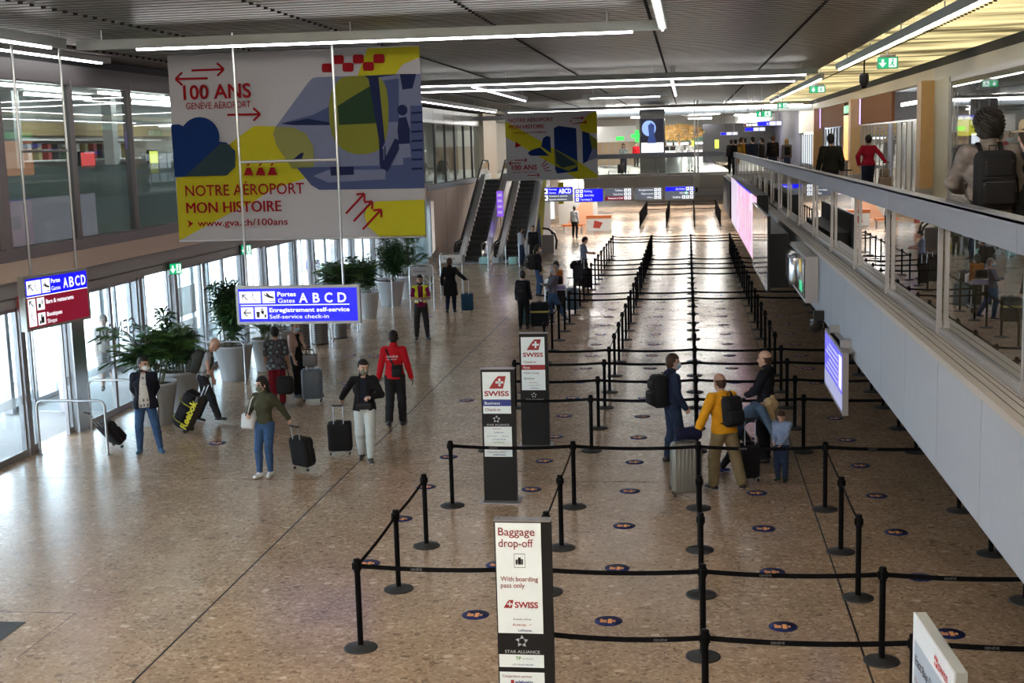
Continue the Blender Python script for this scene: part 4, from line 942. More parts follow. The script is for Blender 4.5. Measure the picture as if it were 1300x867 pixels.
# ================================================================== ESCALATORS
def escalator(label, x0, x1):
    o = thing('escalator', label, 'escalator', (0, 0, 0))
    yb, ys, ye, yt = 58.4, 59.6, 67.0, 68.6
    zz = lambda y: 0 if y < ys else (MZ if y > ye else (y-ys)/(ye-ys)*MZ)
    st = mat('escalator step', (.06, .058, .058), .5, .3)
    n = 17; dy = (ye-ys)/n; dz = MZ/n
    for k in range(n):
        m = MB().box(x0+.02, ys+k*dy, k*dz-.02, x1-.02, ys+k*dy+.03, (k+1)*dz); m.box(x0+.02, ys+k*dy, (k+1)*dz-.03, x1-.02, ys+(k+1)*dy+.02, (k+1)*dz)
        m.build('step', st, o)
        MB().box(x0+.02, ys+k*dy-.004, (k+1)*dz-.04, x1-.02, ys+k*dy, (k+1)*dz+.002).build('step_edge', mat('step edge', (.09, .09, .09), .5), o)
    MB().box(x0-.05, yb, 0.002, x1+.05, ys, .03).build('comb_plate', M_STEEL, o)
    MB().box(x0-.05, ye, MZ-.02, x1+.05, yt, MZ+.03).build('comb_plate', M_STEEL, o)
    sk = mat('polished escalator steel', (.72, .74, .78), .3, .7, .05, 4)
    for s, x in ((-1, x0), (1, x1)):
        pts = [(yb-.2, 0), (yb-.2, .25), (ys+.1, .32), (ye, MZ+.32), (yt+.2, MZ+.3), (yt+.2, MZ-.1), (ye, MZ-.5), (ys+.7, 0)]
        MB().prism(pts, (x if s > 0 else x-.3, 0, 0), (0, 1, 0), (0, 0, 1), .3).build('skirt_cladding', sk, o)
        gl = [(yb-.25, .3), (yb-.42, .55), (yb-.25, .85), (yb, .92), (ys, .95), (ye, MZ+.95), (yt+.1, MZ+.92), (yt+.3, MZ+.6), (yt+.1, MZ+.3), (ye, MZ+.3), (ys+.1, .3)]
        MB().prism(gl, (x+s*.14, 0, 0), (0, 1, 0), (0, 0, 1), .012).build('glass_side', M_GLASSB, o)
        hp = [(x+s*.146, y, z) for y, z in ((yb-.1, .28), (yb-.33, .36), (yb-.46, .58), (yb-.36, .82), (yb-.1, .95), (ys-.3, .98), (ys+.2, 1.02), (ye-.1, MZ+.98), (ye+.5, MZ+1.0), (yt+.1, MZ+.97), (yt+.35, MZ+.75), (yt+.3, MZ+.45))]
        MB().path(hp, .045, 8).build('handrail', M_RUB, o)
        hp2 = [(p[0], p[1]+(.04 if i < 4 else 0), p[2]-.06) for i, p in enumerate(hp)]
        MB().path(hp2[3:-3], .03, 6).build('rail_profile', sk, o)
    return o
escalator('left escalator with dark steps beside the beige wall', -10.5, -9.58)
escalator('right escalator with dark steps, partly behind the smaller banner', -8.65, -7.75)
o = thing('escalator_cladding', 'white sloping side cladding with yellow and navy print right of the escalators', 'cladding')
MB().prism([(58.6, 0), (58.6, 1.0), (60.6, 1.05), (67, 4.6), (68.6, 4.6), (68.6, 0)], (-7.42, 0, 0), (0, 1, 0), (0, 0, 1), .12).build('panel', mat('cladding white', (.6, .6, .62), .4), o)
MB().prism([(60, .02), (63.5, 2.6), (66.5, 4.2), (67.6, 4.4), (64, .02)], (-7.298, 0, 0), (0, 1, 0), (0, 0, 1), .004).build('print', YEL, o)
MB().prism([(60.6, .02), (61, .8), (63.2, 2.0), (64.0, .02)], (-7.292, 0, 0), (0, 1, 0), (0, 0, 1), .004).build('print', NAVY, o)
for k, (x, y, l) in enumerate(((-9.25, 57.9, 'small mint green block at the foot between the escalators'), (-7.9, 57.6, 'pale green block at the foot of the right escalator'))):
    tag(MB().rbox(T((x, y, .17)), .2, .15, .17, .05).build('floor_block', mat('mint', (.35, .6, .55), .5)), l, 'block')
for x, l in ((-8.85, 'thin steel bollard before the escalators, left one'), (-8.05, 'thin steel bollard before the escalators, middle one'), (-7.45, 'thin steel bollard before the escalators, right one')):
    o = thing('bollard', l, 'bollard', (x, 56.4, 0)); MB().tube((0, 0, 0), (0, 0, .95), .03, 8).build('post', M_STEEL, o); MB().lathe([(.07, 0), (.07, .015), (0, .015)]).build('foot', M_STEELD, o)
o = thing('violet_sign', 'narrow violet lit sign standing between the two escalators', 'sign', (-9.15, 62.6, 1.9))
MB().box(-.16, -.03, 0, .16, .03, 1.25).build('panel', mat('lit violet', (.22, .08, .62), .4, emit=.9), o)
MB().tube((0, .02, -.9), (0, .02, 0), .02, 6).build('pole', M_STEELD, o)
for k in range(4): MB().box(-.11, -.034, .15+k*.28, .1, -.03, .27+k*.28).build('symbol', mat('lit pale violet', (.6, .5, .9), .4, emit=.6), o)
# second pair of moving walk ends seen through the left upper glass
for k, y in enumerate((60.2, 63.4, 69.2)):
    o = thing('escalator_end', ('first', 'second', 'third')[k]+' curved escalator end behind the far left upper glass', 'escalator', (-13.2, y, MZ))
    pts = [(0, 0, 0), (0, .1, .6), (0, .55, 1.0), (0, 1.2, .95), (0, 2.2, .4)]
    MB().path(pts, .05, 8).build('handrail', M_RUB, o); MB().prism([(0, 0), (.1, .5), (.55, .9), (1.2, .85), (2.4, 0)], (.0, 0, 0), (0, 1, 0), (0, 0, 1), .02).build('glass_side', M_GLASSB, o)
    MB().box(-.1, .2, 0, .1, 2.6, .3).build('skirt', M_WHITE, o)

# ================================================================== PLANTERS
POT = mat('pale grey planter', (.40, .41, .42), .45); SOIL = mat('soil', (.03, .02, .014), .9); STEM = mat('green brown stem', (.09, .10, .04), .7)
LEAF = [mat('leaf dark', (.018, .055, .018), .4, 0, .3), mat('leaf mid', (.035, .10, .025), .4, 0, .3), mat('leaf light', (.07, .17, .04), .42, 0, .3)]
def leafmesh(kind, rnd):
    """one frond: a rib with narrow blades (palm) or a whorl of long pointed leaves"""
    m = MB()
    if kind == 'palm':
        L_ = .85; P = []
        for i in range(9):
            t = i/8; P.append(Vector((0, L_*t*.92, .55*L_*t-.62*L_*t*t)))
        m.path(P, [.006*(1-.8*i/8) for i in range(9)], 4, 0)
        for i in range(1, 26):
            t = .12+.88*i/26; p = Vector((0, L_*t*.92, .55*L_*t-.62*L_*t*t)); l = .30*math.sin(PI*min(1, t*.75+.18))+.05
            for s in (-1, 1):
                tip = p+Vector((s*l*.8, l*.62, -.10*l+rnd.uniform(-.03, .03))); w = Vector((.0, .012, .004)); mid = p*.45+tip*.55+Vector((0, 0, .02))
                m.add([p, mid-w, tip, mid+w], [(0, 1, 2, 3)], 1, False)
    else:
        for k in range(8):
            a = 2*PI*k/8+rnd.uniform(-.2, .2); l = rnd.uniform(.26, .36); el = rnd.uniform(-.1, .55)
            d = Vector((math.cos(a)*math.cos(el), math.sin(a)*math.cos(el), math.sin(el))); sd_ = Vector((-math.sin(a), math.cos(a), 0))*.026
            p = d*.02; mid = d*l*.5+Vector((0, 0, .015)); tip = d*l+Vector((0, 0, -.06))
            m.add([p, mid-sd_, tip, mid+sd_], [(0, 1, 2, 3)], 1, False)
            m.add([p, mid-sd_, d*l*.5, tip], [(0, 1, 3), (0, 2, 3)], 1, False) if 0 else None
    return m
_r = random.Random(3)
FR = {}
for kind in ('palm', 'bush'):
    for j in range(3):
        o = leafmesh(kind, _r).build('frond', [STEM, LEAF[j]]); FR[kind, j] = o.data; bpy.data.objects.remove(o)
def planter(label, x, y, r, h, kind, ph, sp, nf, seed):
    rnd = random.Random(seed)
    o = thing('planter', label, 'plant', (x, y, 0))
    MB().lathe([(r*.66, 0), (r*.68, .02), (r*.97, h-.06), (r, h-.05), (r, h), (r*.93, h), (r*.9, h-.09), (0, h-.09)], n=28).build('pot', POT, o)
    MB().lathe([(r*.9, h-.08), (r*.5, h-.05), (0, h-.04)], n=20).build('soil', SOIL, o)
    ns = 7 if kind == 'bush' else 9
    stems = []
    for k in range(ns):
        a = rnd.uniform(0, 2*PI); q = rnd.uniform(.05, .5)*r; lean = rnd.uniform(.05, .45)*sp; hh = ph*rnd.uniform(.55, .95)
        p0 = Vector((q*math.cos(a), q*math.sin(a), h-.06)); p2 = p0+Vector((lean*math.cos(a), lean*math.sin(a), hh)); p1 = (p0+p2)/2+Vector((-.05*math.cos(a), -.05*math.sin(a), .05))
        MB().path([p0, p1, p2], [.016, .012, .008], 5).build('stem', STEM, o); stems.append((p0, p1, p2))
    for k in range(nf):
        p0, p1, p2 = stems[k % ns]; t = rnd.uniform(.25, 1) if kind == 'bush' else rnd.uniform(.2, 1)
        p = p0*(1-t)**2+p1*2*t*(1-t)+p2*t*t
        f = link('frond', FR[kind, rnd.choice((0, 0, 1, 1, 2) if kind == 'palm' else (0, 0, 1))], o, p)
        s = rnd.uniform(.75, 1.15)*(1. if kind == 'bush' else sp*.85)
        f.scale = (s, s, s)
        if kind == 'palm': f.rotation_euler = (rnd.uniform(-.1, .9), rnd.uniform(-.3, .3), rnd.uniform(0, 2*PI))
        else: f.rotation_euler = (rnd.uniform(-.7, .7), rnd.uniform(-.7, .7), rnd.uniform(0, 2*PI))
    return o
planter('tapered grey planter with arching palm right behind the blazer man', -10.62, 23.98, .48, .86, 'palm', 1.15, 1.05, 95, 1)
planter('tapered grey planter with upright bushy plant behind the backpack man', -10.66, 25.35, .48, .85, 'bush', 1.35, .7, 170, 2)
planter('tapered grey planter with tall dense bush in front of the glass door posters', -10.72, 28.88, .46, .84, 'bush', 1.75, .8, 260, 3)
planter('small grey planter just right of the tall dense bush', -10.38, 30.1, .32, .80, 'palm', .5, .6, 25, 4)
planter('large grey planter behind the patterned shirt person', -10.45, 31.45, .48, .85, 'palm', .8, .8, 50, 5)
planter('planter with spreading palm above the right half of the blue gate sign', -10.5, 37.5, .46, .86, 'palm', 1.2, 1.15, 90, 6)
planter('grey planter with upright plant right behind the gate sign edge', -10.14, 39.6, .38, .85, 'bush', 1.45, .6, 150, 7)
planter('large grey planter with dense bush left of the vest man', -10.16, 42.88, .50, .86, 'bush', 1.55, 1.0, 240, 8)
planter('farthest grey planter with palm before the glass screen', -9.95, 44.75, .42, .85, 'palm', 1.35, .9, 60, 9)

# ================================================================== U RAILS, BINS, LOW GLASS SCREEN, STANDS
for k, (y, l, x1) in enumerate(((21.35, 'steel hoop rail nearest the viewer at the left edge', -10.4), (23.4, 'steel hoop rail behind the blazer man', -10.3), (26.2, 'steel hoop rail beside the older man with backpack', -10.25), (28.3, 'steel hoop rail in front of the tall dense bush', -10.25),
        (30.6, 'steel hoop rail behind the mask woman with the shawl', -10.1), (34.9, 'steel hoop rail below the middle of the blue gate sign', -10.0), (36.6, 'steel hoop rail below the letter D of the gate sign', -9.7), (42.2, 'steel hoop rail in front of the large far planter', -9.95), (47.0, 'farthest steel hoop rail by the last planters', -9.6))):
    o = thing('hoop_rail', l, 'railing', (0, y, 0))
    x0 = -11.7; H_ = 1.0
    pts = [(x0, 0, 0), (x0, 0, H_-.1), (x0+.03, 0, H_-.03), (x0+.1, 0, H_), (x1-.1, 0, H_), (x1-.03, 0, H_-.03), (x1, 0, H_-.1), (x1, 0, 0)]
    MB().path(pts, .024, 10).build('tube', M_STEEL, o)
    for xx in (x0, x1): MB().lathe([(.05, 0), (.05, .012), (0, .012)], (xx, 0, 0), 12).build('floor_flange', M_STEELD, o)
PERF = mat('perforated steel', (.26, .27, .27), .35, .8, .4, 60)
for k, (x, y, l) in enumerate(((-10.55, 33.7, 'perforated steel bin nearest, under the gate sign'), (-10.2, 34.3, 'perforated steel bin second from left under the gate sign'), (-9.95, 35.4, 'perforated steel bin farthest right under the gate sign'))):
    o = thing('litter_bin', l, 'bin', (x, y, 0)); m = MB(); m.lathe([(.23, .02), (.23, .78)], n=20)
    m.build('drum', mat('bin dark steel', (.16, .16, .16), .4, .7), o)
    d = MB()
    for a in range(20):
        for q in range(10):
            an = 2*PI*(a+.5*(q % 2))/20; d.obox(T((.232*math.cos(an), .232*math.sin(an), .09+q*.068))@RZ(math.degrees(an)), .003, .022, .018)
    d.build('perforation_grid', PERF, o)['kind'] = 'stuff'
    MB().lathe([(.24, .76), (.24, .8), (.15, .81), (.15, .77)], n=20).build('rim', M_STEEL, o); MB().lathe([(.24, 0), (.24, .03), (0, .03)], n=20).build('foot', M_RUB, o)
o = thing('glass_screen', 'low clear glass screen running to the corner right of the planters', 'glass screen')
for k in range(5):
    a = Vector((-9.5-.3*k, 45.4+2.1*k, 0)); b = Vector((-9.5-.3*(k+1), 45.4+2.1*(k+1)-.04, 0)); m = MB()
    d = (b-a).normalized(); n_ = Vector((-d.y, d.x, 0))*.006
    m.add([a-n_, a+n_, b+n_, b-n_]+[p+Vector((0, 0, 1.05)) for p in (a-n_, a+n_, b+n_, b-n_)], [(0, 1, 2, 3), (7, 6, 5, 4), (0, 4, 5, 1), (1, 5, 6, 2), (2, 6, 7, 3), (3, 7, 4, 0)]).build('pane', glass('screen glass', (.80, .90, .90), 1.6), o)
    m = MB(); m.path([a, b], .018, 6); m.build('foot_rail', M_STEEL, o)
for x, y, l in ((-8.75, 41.4, 'nearer small hoop stand with sign plate behind the vest man'), (-8.6, 46.0, 'farther small hoop stand with white sign plate by the glass screen')):
    o = thing('hoop_stand', l, 'sign', (x-.4, y, 0)); MB().path([(0, 0, 0), (0, 0, 1.45), (.05, 0, 1.5), (.75, 0, 1.5), (.8, 0, 1.45), (.8, 0, 0)], .02, 8).build('tube', M_STEEL, o)
    MB().box(.03, -.012, 1.18, .77, .012, 1.45).build('plate', M_WHITE if y > 42 else M_GREYP, o); text('Genève', .13, M_FRAMED, (.15, -.014, 1.27), (1, 0, 0), (0, 0, 1), o, width=.4)
    MB().tube((0, 0, 1.15), (.8, 0, 1.15), .012, 6).build('crossbar', M_STEEL, o)

# ================================================================== SCREENS ON THE GALLERY FASCIA
PINK = None
def wallbox(name, label, cat, x0, x1, y0, y1, z0, z1, body=M_BLACK):
    o = thing(name, label, cat, (x0, y0, z0)); MB().box(.012, 0, 0, x1-x0, y1-y0, z1-z0).build('housing', body, o); return o, y1-y0, z1-z0
def pinkmat():
    m = bpy.data.materials.new('lit pink picture'); m.use_nodes = True; t = m.node_tree; b = t.nodes['Principled BSDF']
    tc = t.nodes.new('ShaderNodeTexCoord'); n = t.nodes.new('ShaderNodeTexNoise'); n.inputs['Scale'].default_value = .5; n.inputs['Detail'].default_value = 3
    r = t.nodes.new('ShaderNodeValToRGB'); e = r.color_ramp; e.elements[0].position = .4; e.elements[0].color = (.50, .22, .36, 1); e.elements[1].position = .6; e.elements[1].color = (.62, .38, .50, 1)
    t.links.new(tc.outputs['Object'], n.inputs['Vector']); t.links.new(n.outputs[0], r.inputs[0]); t.links.new(r.outputs[0], b.inputs['Emission Color']); t.links.new(r.outputs[0], b.inputs['Base Color'])
    b.inputs['Emission Strength'].default_value = .6; return m
o, w, h = wallbox('led_screen', 'long lit pink and white screen on the gallery fascia', 'screen', 1.74, 2.04, 33.5, 52.6, 2.0, 3.88)
MB().box(0, .08, .06, .01, w, h-.06).build('lit_picture', pinkmat(), o)
MB().box(-.003, w-5.5, .06, 0, w, h-.06).build('lit_picture', mat('lit white pink', (.80, .68, .86), .4, emit=.65), o)
for k in range(9): MB().box(-.003, 1.5+k*1.3, .3+(k % 3)*.2, 0, 2.3+k*1.3, 1.2+(k % 4)*.12).build('lit_shape', mat('lit pale pink', (.80, .52, .66), .4, emit=.75), o)
MB().box(-.002, 3, h-.09, .01, 14, h-.05).build('blue_edge', SBLUE, o)
o = thing('display_board', 'dark switched-off display board standing out from the gallery fascia', 'screen', (1.48, 24.6, 2.42)); w, h = 5.6, 1.44
MB().box(.012, 0, 0, .06, w, h).build('face_plate', M_BLACK, o); MB().box(.06, .25, .06, .42, w-.25, h-.35).build('housing', M_BLACK, o)
for k in range(6): MB().box(0, .04+k*w/6, .04, .012, (k+1)*w/6-.02, h-.04).build('screen_module', mat('dark screen glass', (.05, .05, .06), .08, 0, .1), o)
MB().box(-.01, 0, 0, .012, w, .04).box(-.01, 0, h-.04, .012, w, h).build('bezel', M_BLACKG, o)
MB().box(.42, 1, .5, .58, 1.3, .8).box(.42, w-1.3, .5, .58, w-1, .8).build('bracket', M_BLACK, o)
o, w, h = wallbox('round_sign_box', 'box sign on the fascia with round lens and yellow and green marks', 'sign', 1.83, 2.04, 20.7, 23.8, 2.70, 3.44, M_STEELD)
MB().box(0, .1, .06, .014, w-.1, h-.06).build('dark_face', M_BLACKG, o)
m = MB(); m.rbox(T((-.01, 2.2, .37))@RY(90), .28, .55, .1, .09); m.build('lens', mat('lens mirror', (.5, .52, .55), .12, .8, .3, 30), o)
MB().box(-.006, .7, .42, 0, 1.0, .62).build('yellow_mark', mat('lit yellow', (.6, .4, .02), .4, emit=.6), o); MB().box(-.006, .45, .12, 0, .95, .28).build('green_mark', SGREEN, o)
o = thing('info_screen', 'blue lit information screen hanging below the gallery fascia', 'screen', (1.9, 16.15, 1.84))
MB().box(.0, 0, 0, .07, 2.15, .80).build('housing', M_STEELD, o); MB().box(-.004, .05, .26, 0, 2.1, .76).build('lit_picture', mat('screen blue', (.10, .09, .62), .4, emit=1.0), o)
MB().box(-.004, .05, .05, 0, 2.1, .25).build('lit_picture', mat('screen pale', (.38, .40, .66), .4, emit=.7), o)
for k in range(6):
    MB().box(-.006, .5, .31+k*.07, -.004, 1.95-(k % 3)*.2, .335+k*.07).build('text_row', mat('screen text', (.45, .45, .9), .4, emit=.9), o)
MB().box(-.006, .1, .3, -.004, .4, .72).build('lit_square', mat('screen white', (.8, .75, .95), .4, emit=.9), o)
for yy in (.4, 1.7): MB().tube((.04, yy, .8), (.04, yy, 2.52-1.84), .02, 6).build('bracket', M_STEELD, o) if 0 else MB().box(.02, yy, .8, .16, yy+.08, .9).build('bracket', M_STEELD, o)
MB().box(.02, .3, .74, .2, 1.9, .80).build('top_mount', M_STEELD, o)
wallbox('side_screen', 'dark screen seen edge-on at the far end of the gallery fascia', 'screen', 1.80, 2.04, 57, 67, 1.9, 3.5)
o = thing('ceiling_camera', 'black dome camera under the gallery fascia above the queue', 'camera', (1.93, 19.9, 2.34)); MB().lathe([(.0, 0), (.08, .03), (.1, .1), (.1, .2)], n=14).build('dome', M_BLACKG, o); MB().box(-.04, -.05, .2, .14, .05, .34).build('mount', M_BLACK, o)

# ================================================================== FAR END, UPPER LEVEL
o = thing('display_column', 'tall black screen column on the bridge showing a blue moon picture', 'screen', (-2.56, 70.6, MZ))
MB().box(0, 0, 0, 1.36, .3, 3.65).build('column', M_BLACKG, o)
MB().box(.06, -.01, 1.1, 1.30, 0, 2.95).build('lit_picture', mat('lit night blue', (.01, .012, .03), .4, emit=.6), o)
MB().prism(ell(.5, 2.45, .38, .42), (0, -.012, 0), (1, 0, 0), (0, 0, 1), .002).build('lit_moon', mat('lit moon blue', (.28, .42, .85), .4, emit=1.0), o)
MB().prism([(.45, 2.6), (.62, 2.75), (.8, 2.6), (.78, 2.1), (.9, 1.65), (.4, 1.65), (.5, 2.1)], (0, -.016, 0), (1, 0, 0), (0, 0, 1), .002).build('lit_figure', mat('lit dark blue figure', (.03, .06, .22), .4, emit=.8), o)
MB().box(.08, -.015, 1.15, 1.28, -.01, 1.68).build('lit_caption', mat('lit caption', (.8, .87, 1), .4, emit=1.3), o)
for k in range(3): MB().box(.25, -.018, 1.27+k*.1, 1.1, -.015, 1.29+k*.1).build('caption_line', mat('caption grey', (.5, .55, .65), .4, emit=.6), o)
o = thing('golden_tree', 'golden leafed decorative tree in the far upper hall', 'decoration', (-.6, 95, MZ))
MB().path([(0, 0, 0), (.05, 0, 1.2), (-.1, 0, 2.0)], [.12, .09, .06], 8).build('trunk', mat('gold bark', (.5, .33, .12), .4, .3), o)
gm = MB(); rr_ = random.Random(5)
for k in range(900):
    a = rr_.uniform(0, 2*PI); e_ = rr_.uniform(-1, 1); q = rr_.uniform(.6, 1)**.5
    p = Vector((math.cos(a)*math.sqrt(1-e_*e_)*1.75*q, math.sin(a)*math.sqrt(1-e_*e_)*.8*q, 2.35+e_*.6*q)); s = rr_.uniform(.05, .11)
    gm.obox(T(p)@RX(rr_.uniform(0, 180))@RZ(rr_.uniform(0, 180)), s, s*.5, .004)
gm.build('leaves', mat('gold leaves', (.75, .48, .18), .3, .5, .2, 3), o)['kind'] = 'stuff'
o = thing('green_cross_sign', 'green lit pharmacy cross sign in the far upper hall', 'sign', (-3.85, 90, 5.35))
GC = mat('lit cross green', (.01, .75, .06), .4, emit=1.5); MB().box(.0, -.05, .0, .8, .05, .8).build('back_plate', M_STEELD, o) if 0 else None
MB().prism([(.27, 0), (.53, 0), (.53, .27), (.8, .27), (.8, .53), (.53, .53), (.53, .8), (.27, .8), (.27, .53), (0, .53), (0, .27), (.27, .27)], (0, 0, 0), (1, 0, 0), (0, 0, 1), .08).build('cross', GC, o)
MB().tube((.4, -.04, .8), (.4, -.04, 1.9), .03, 6).build('hanger', M_STEELD, o)
tag(MB().box(-4.9, 90, 5.5, -4.35, 90.1, 5.75).build('lit_sign', GC), 'small green lit shop sign left of the pharmacy cross', 'sign')
wu = struct('wall_upper_far')
bx('back_wall', mat('upper back wall', (.50, .46, .40), .6), wu, -13.6, 110, MZ, -2.4, 110.3, 7.3)
bx('dark_shops', mat('dark shop front', (.03, .03, .035), .4), wu, 1.2, 104, MZ, 9, 104.3, 6.6)
bx('shop_back_wall', mat('mid shop back', (.3, .3, .28), .6), wu, -2.4, 112, MZ, 9, 112.3, 7.3)
bx('wood_front', mat('slatted front', (.40, .28, .17), .5), wu, -10.5, 100, MZ, -3.9, 100.2, 5.4)
for k in range(14): bx('front_post', M_STEELD, wu, -10.5+k*.5, 99.95, MZ, -10.44+k*.5, 100.0, 5.4)
bx('front_band', M_WHITE, wu, -10.5, 99.9, 5.4, -3.9, 100.2, 6.6)
bx('white_desk', M_WHITE, wu, -2.2, 88, MZ, 1.0, 89, 4.7)
bx('green_band', mat('lit band green', (.03, .14, .06), .4, emit=.8), wu, -1.6, 104, 5.3, 1.2, 104.1, 5.6)
bx('lit_band', mat('lit white band', (.9, .95, 1), .4, emit=2.5), wu, -2.4, 103.9, 5.05, 1.2, 104, 5.2)
bx('far_bulkhead', mat('cool grey bulkhead', (.45, .47, .48), .35, .3), wu, -11.7, 71.5, 6.75, 6.7, 72, 7.0)
bx('cool_strip', M_LEDCOOL, wu, -7.5, 71.4, 6.98, 6.6, 71.5, 7.06)
for k, (x, y) in enumerate(((-1.9, 93), (.25, 97), (1.9, 92))):
    tag(MB().box(x, y, 4.75, x+.28, y+.1, 5.35).build('lit_poster', mat('lit lime', (.6, .8, .05), .4, emit=1.4)), ('left', 'middle', 'right')[k]+' small lime lit poster near the golden tree', 'sign')
o = thing('information_desk', 'round white desk with yellow top on the bridge right of the screen column', 'desk', (-.85, 71.3, MZ)); MB().lathe([(.5, 0), (.5, 1.0), (.42, 1.0)], n=20).build('body', mat('desk white', (.7, .75, .75), .35), o); MB().lathe([(.53, 1.0), (.53, 1.08), (0, 1.1)], n=20).build('top', mat('desk amber', (.55, .40, .15), .4), o)
o = thing('tube_column', 'pair of thin white tubes dropping from the ceiling to a box near the bridge', 'column', (.43, 66, 2.98))
for dx in (-.07, .09): MB().tube((dx, 0, .55), (dx, 0, 4.32), .035, 8).build('tube', M_WHITE, o)
MB().box(-.15, -.12, 0, .17, .12, .56).build('box', mat('box beige', (.45, .43, .38), .5), o)
MB().tube((.01, 0, 0), (.01, 0, -.25), .05, 8).build('sensor', M_BLACK, o)
# gallery shop fittings on the right
def signbox_l(name, label, x, y0, y1, z0, z1, col, e=1.2, lett=None):
    o = thing(name, label, 'sign', (x, y0, z0)); MB().box(0, 0, 0, .08, y1-y0, z1-z0).build('housing', M_BLACK, o); MB().box(-.01, .03, .03, 0, y1-y0-.03, z1-z0-.03).build('lit_face', mat('lit '+str(col), col, .4, emit=e, var=.02), o)
    if lett: text(lett, (z1-z0)*.5, SWHITE, (-.014, (y1-y0)*.92, (z1-z0)*.3), (0, -1, 0), (0, 0, 1), o, width=(y1-y0)*.84)
    return o
o = signbox_l('shop_sign', 'yellow lit panel behind the curly haired backpack man', 0, 0, .6, 5.2, 5.75, (.8, .78, .05), 1.1)
o.location = (7.86, 36.7, 5.2); o.rotation_euler = (0, 0, PI/2)
signbox_l('wall_screen', 'small wall screen with pale picture above the steel folding panels', 7.1, 38.9, 41.0, 5.62, 6.12, (.45, .5, .55), 1.0)
signbox_l('shop_sign', 'orange lit shop front between the brown panels on the gallery', 6.6, 54.2, 56.7, 4.3, 6.2, (.9, .28, .05), 1.5)
signbox_l('shop_sign', 'green lit shop sign above the orange shop front', 6.6, 54.2, 56.7, 6.25, 6.6, (.02, .5, .1), 1.3)
signbox_l('shop_sign', 'white lit glass front beyond the dark jacket man on the gallery', 6.85, 69, 79.5, 3.8, 5.5, (.75, .85, .95), 1.1)
o = thing('wall_poster', 'pale poster with red lettering behind the near shop glass', 'poster', (7.24, 36.7, 4.75), 90); o.scale = (.35, .25, .6); MB().box(0, 0, 0, .04, 1.7, 1.9).build('sheet', mat('poster sheet', (.55, .55, .55), .6), o)
for k in range(5): text(('LES', 'ÉTÉ', 'SOLDES', '50', '%')[k], .26, TRED, (-.01, 1.5, 1.5-k*.34), (0, -1, 0), (0, 0, 1), o, bold=.02)
# back of far lower level
o = thing('poster_case', 'white lit poster case with a green plant picture beyond the escalators', 'poster', (-9.8, 84.5, .45)); MB().box(0, 0, 0, 1.1, .1, 1.3).build('case', M_STEEL, o); MB().box(.06, -.01, .06, 1.04, 0, 1.24).build('lit_face', mat('lit poster white', (.85, .9, .95), .4, emit=1.2), o); MB().prism(rounded([(.3, .3), (.7, .25), (.8, .6), (.5, .75), (.25, .55)]), (0, -.014, 0), (1, 0, 0), (0, 0, 1), .003).build('picture', mat('lit poster green', (.1, .35, .15), .4, emit=.7), o)
o = thing('exhibition_wall', 'peach and grey patterned wall panel beyond the escalators', 'panel', (-8.6, 86, 0)); MB().box(0, 0, 0, 2.6, .1, 3.1).build('panel', mat('stand grey', (.45, .44, .42), .6), o); MB().prism([(.5, 0), (2.3, 0), (2.3, 2.6), (1.6, 1.6)], (0, -.01, 0), (1, 0, 0), (0, 0, 1), .009).build('peach_shape', mat('peach', (.60, .32, .20), .6), o)
o = thing('service_counter', 'white and orange counter beside the far standing man', 'counter', (-6.2, 79, 0)); MB().box(0, 0, 0, 1.5, .8, .75).build('body', M_WHITE, o); MB().box(-.02, -.02, .75, 1.52, .82, .95).build('top', mat('orange', (.62, .16, .03), .5), o); MB().prism([(.4, .2), (.8, .15), (1.0, .5), (.5, .65)], (0, -.01, 0), (1, 0, 0), (0, 0, 1), .008).build('logo', mat('red mark', (.5, .05, .03), .5), o)
o = thing('orange_bench', 'low bench with orange seat by the far counter', 'bench', (-7.6, 77.5, 0)); MB().box(0, 0, .4, 1.3, .6, .52).build('seat', mat('orange', (.62, .16, .03), .5), o)
for xx in (.1, 1.15): MB().box(xx, .1, 0, xx+.05, .5, .4).build('leg', M_STEELD, o)
o = thing('red_panel', 'dark red panel with a white round mark beyond the escalators', 'panel', (-9.0, 76, .3)); MB().box(0, 0, 0, .75, .1, .95).build('panel', mat('dark red panel', (.25, .04, .03), .5), o); MB().prism(ell(.38, .6, .13, .13, 14), (0, -.01, 0), (1, 0, 0), (0, 0, 1), .008).build('mark', M_WHITE, o)
o = thing('conveyor_rail', 'black curved handrail loop of the far moving walkway', 'railing', (-8.2, 67.5, 0)); MB().path([(-.9, 0, 1.0), (.6, 0, 1.0), (1.0, 0, .85), (1.1, 0, .55), (.95, 0, .25), (.6, 0, .1)], .05, 8).build('handrail', M_RUB, o); MB().box(-.9, .1, 0, .9, .5, .25).build('skirt', M_STEEL, o)
MB().path([(-.9, .5, .9), (.5, .5, .9), (.85, .5, .75), (.92, .5, .5)], .04, 8).build('handrail', M_RUB, o)
o = thing('conveyor_rail', 'nearer black curved handrail loop right of the escalator cladding', 'railing', (-7.05, 63.2, 0)); MB().path([(-.1, 0, 1.25), (.2, 0, 1.2), (.5, 0, .95), (.6, 0, .6), (.55, 0, .2)], .05, 8).build('handrail', M_RUB, o); MB().box(-.15, .05, 0, .45, .4, .9).build('side_panel', M_STEELD, o)
tag(MB().box(-7.25, 72.5, 2.0, -6.95, 72.6, 3.2).build('yellow_pennant', YEL), 'yellow pennant shape hanging right of the escalator cladding', 'banner')
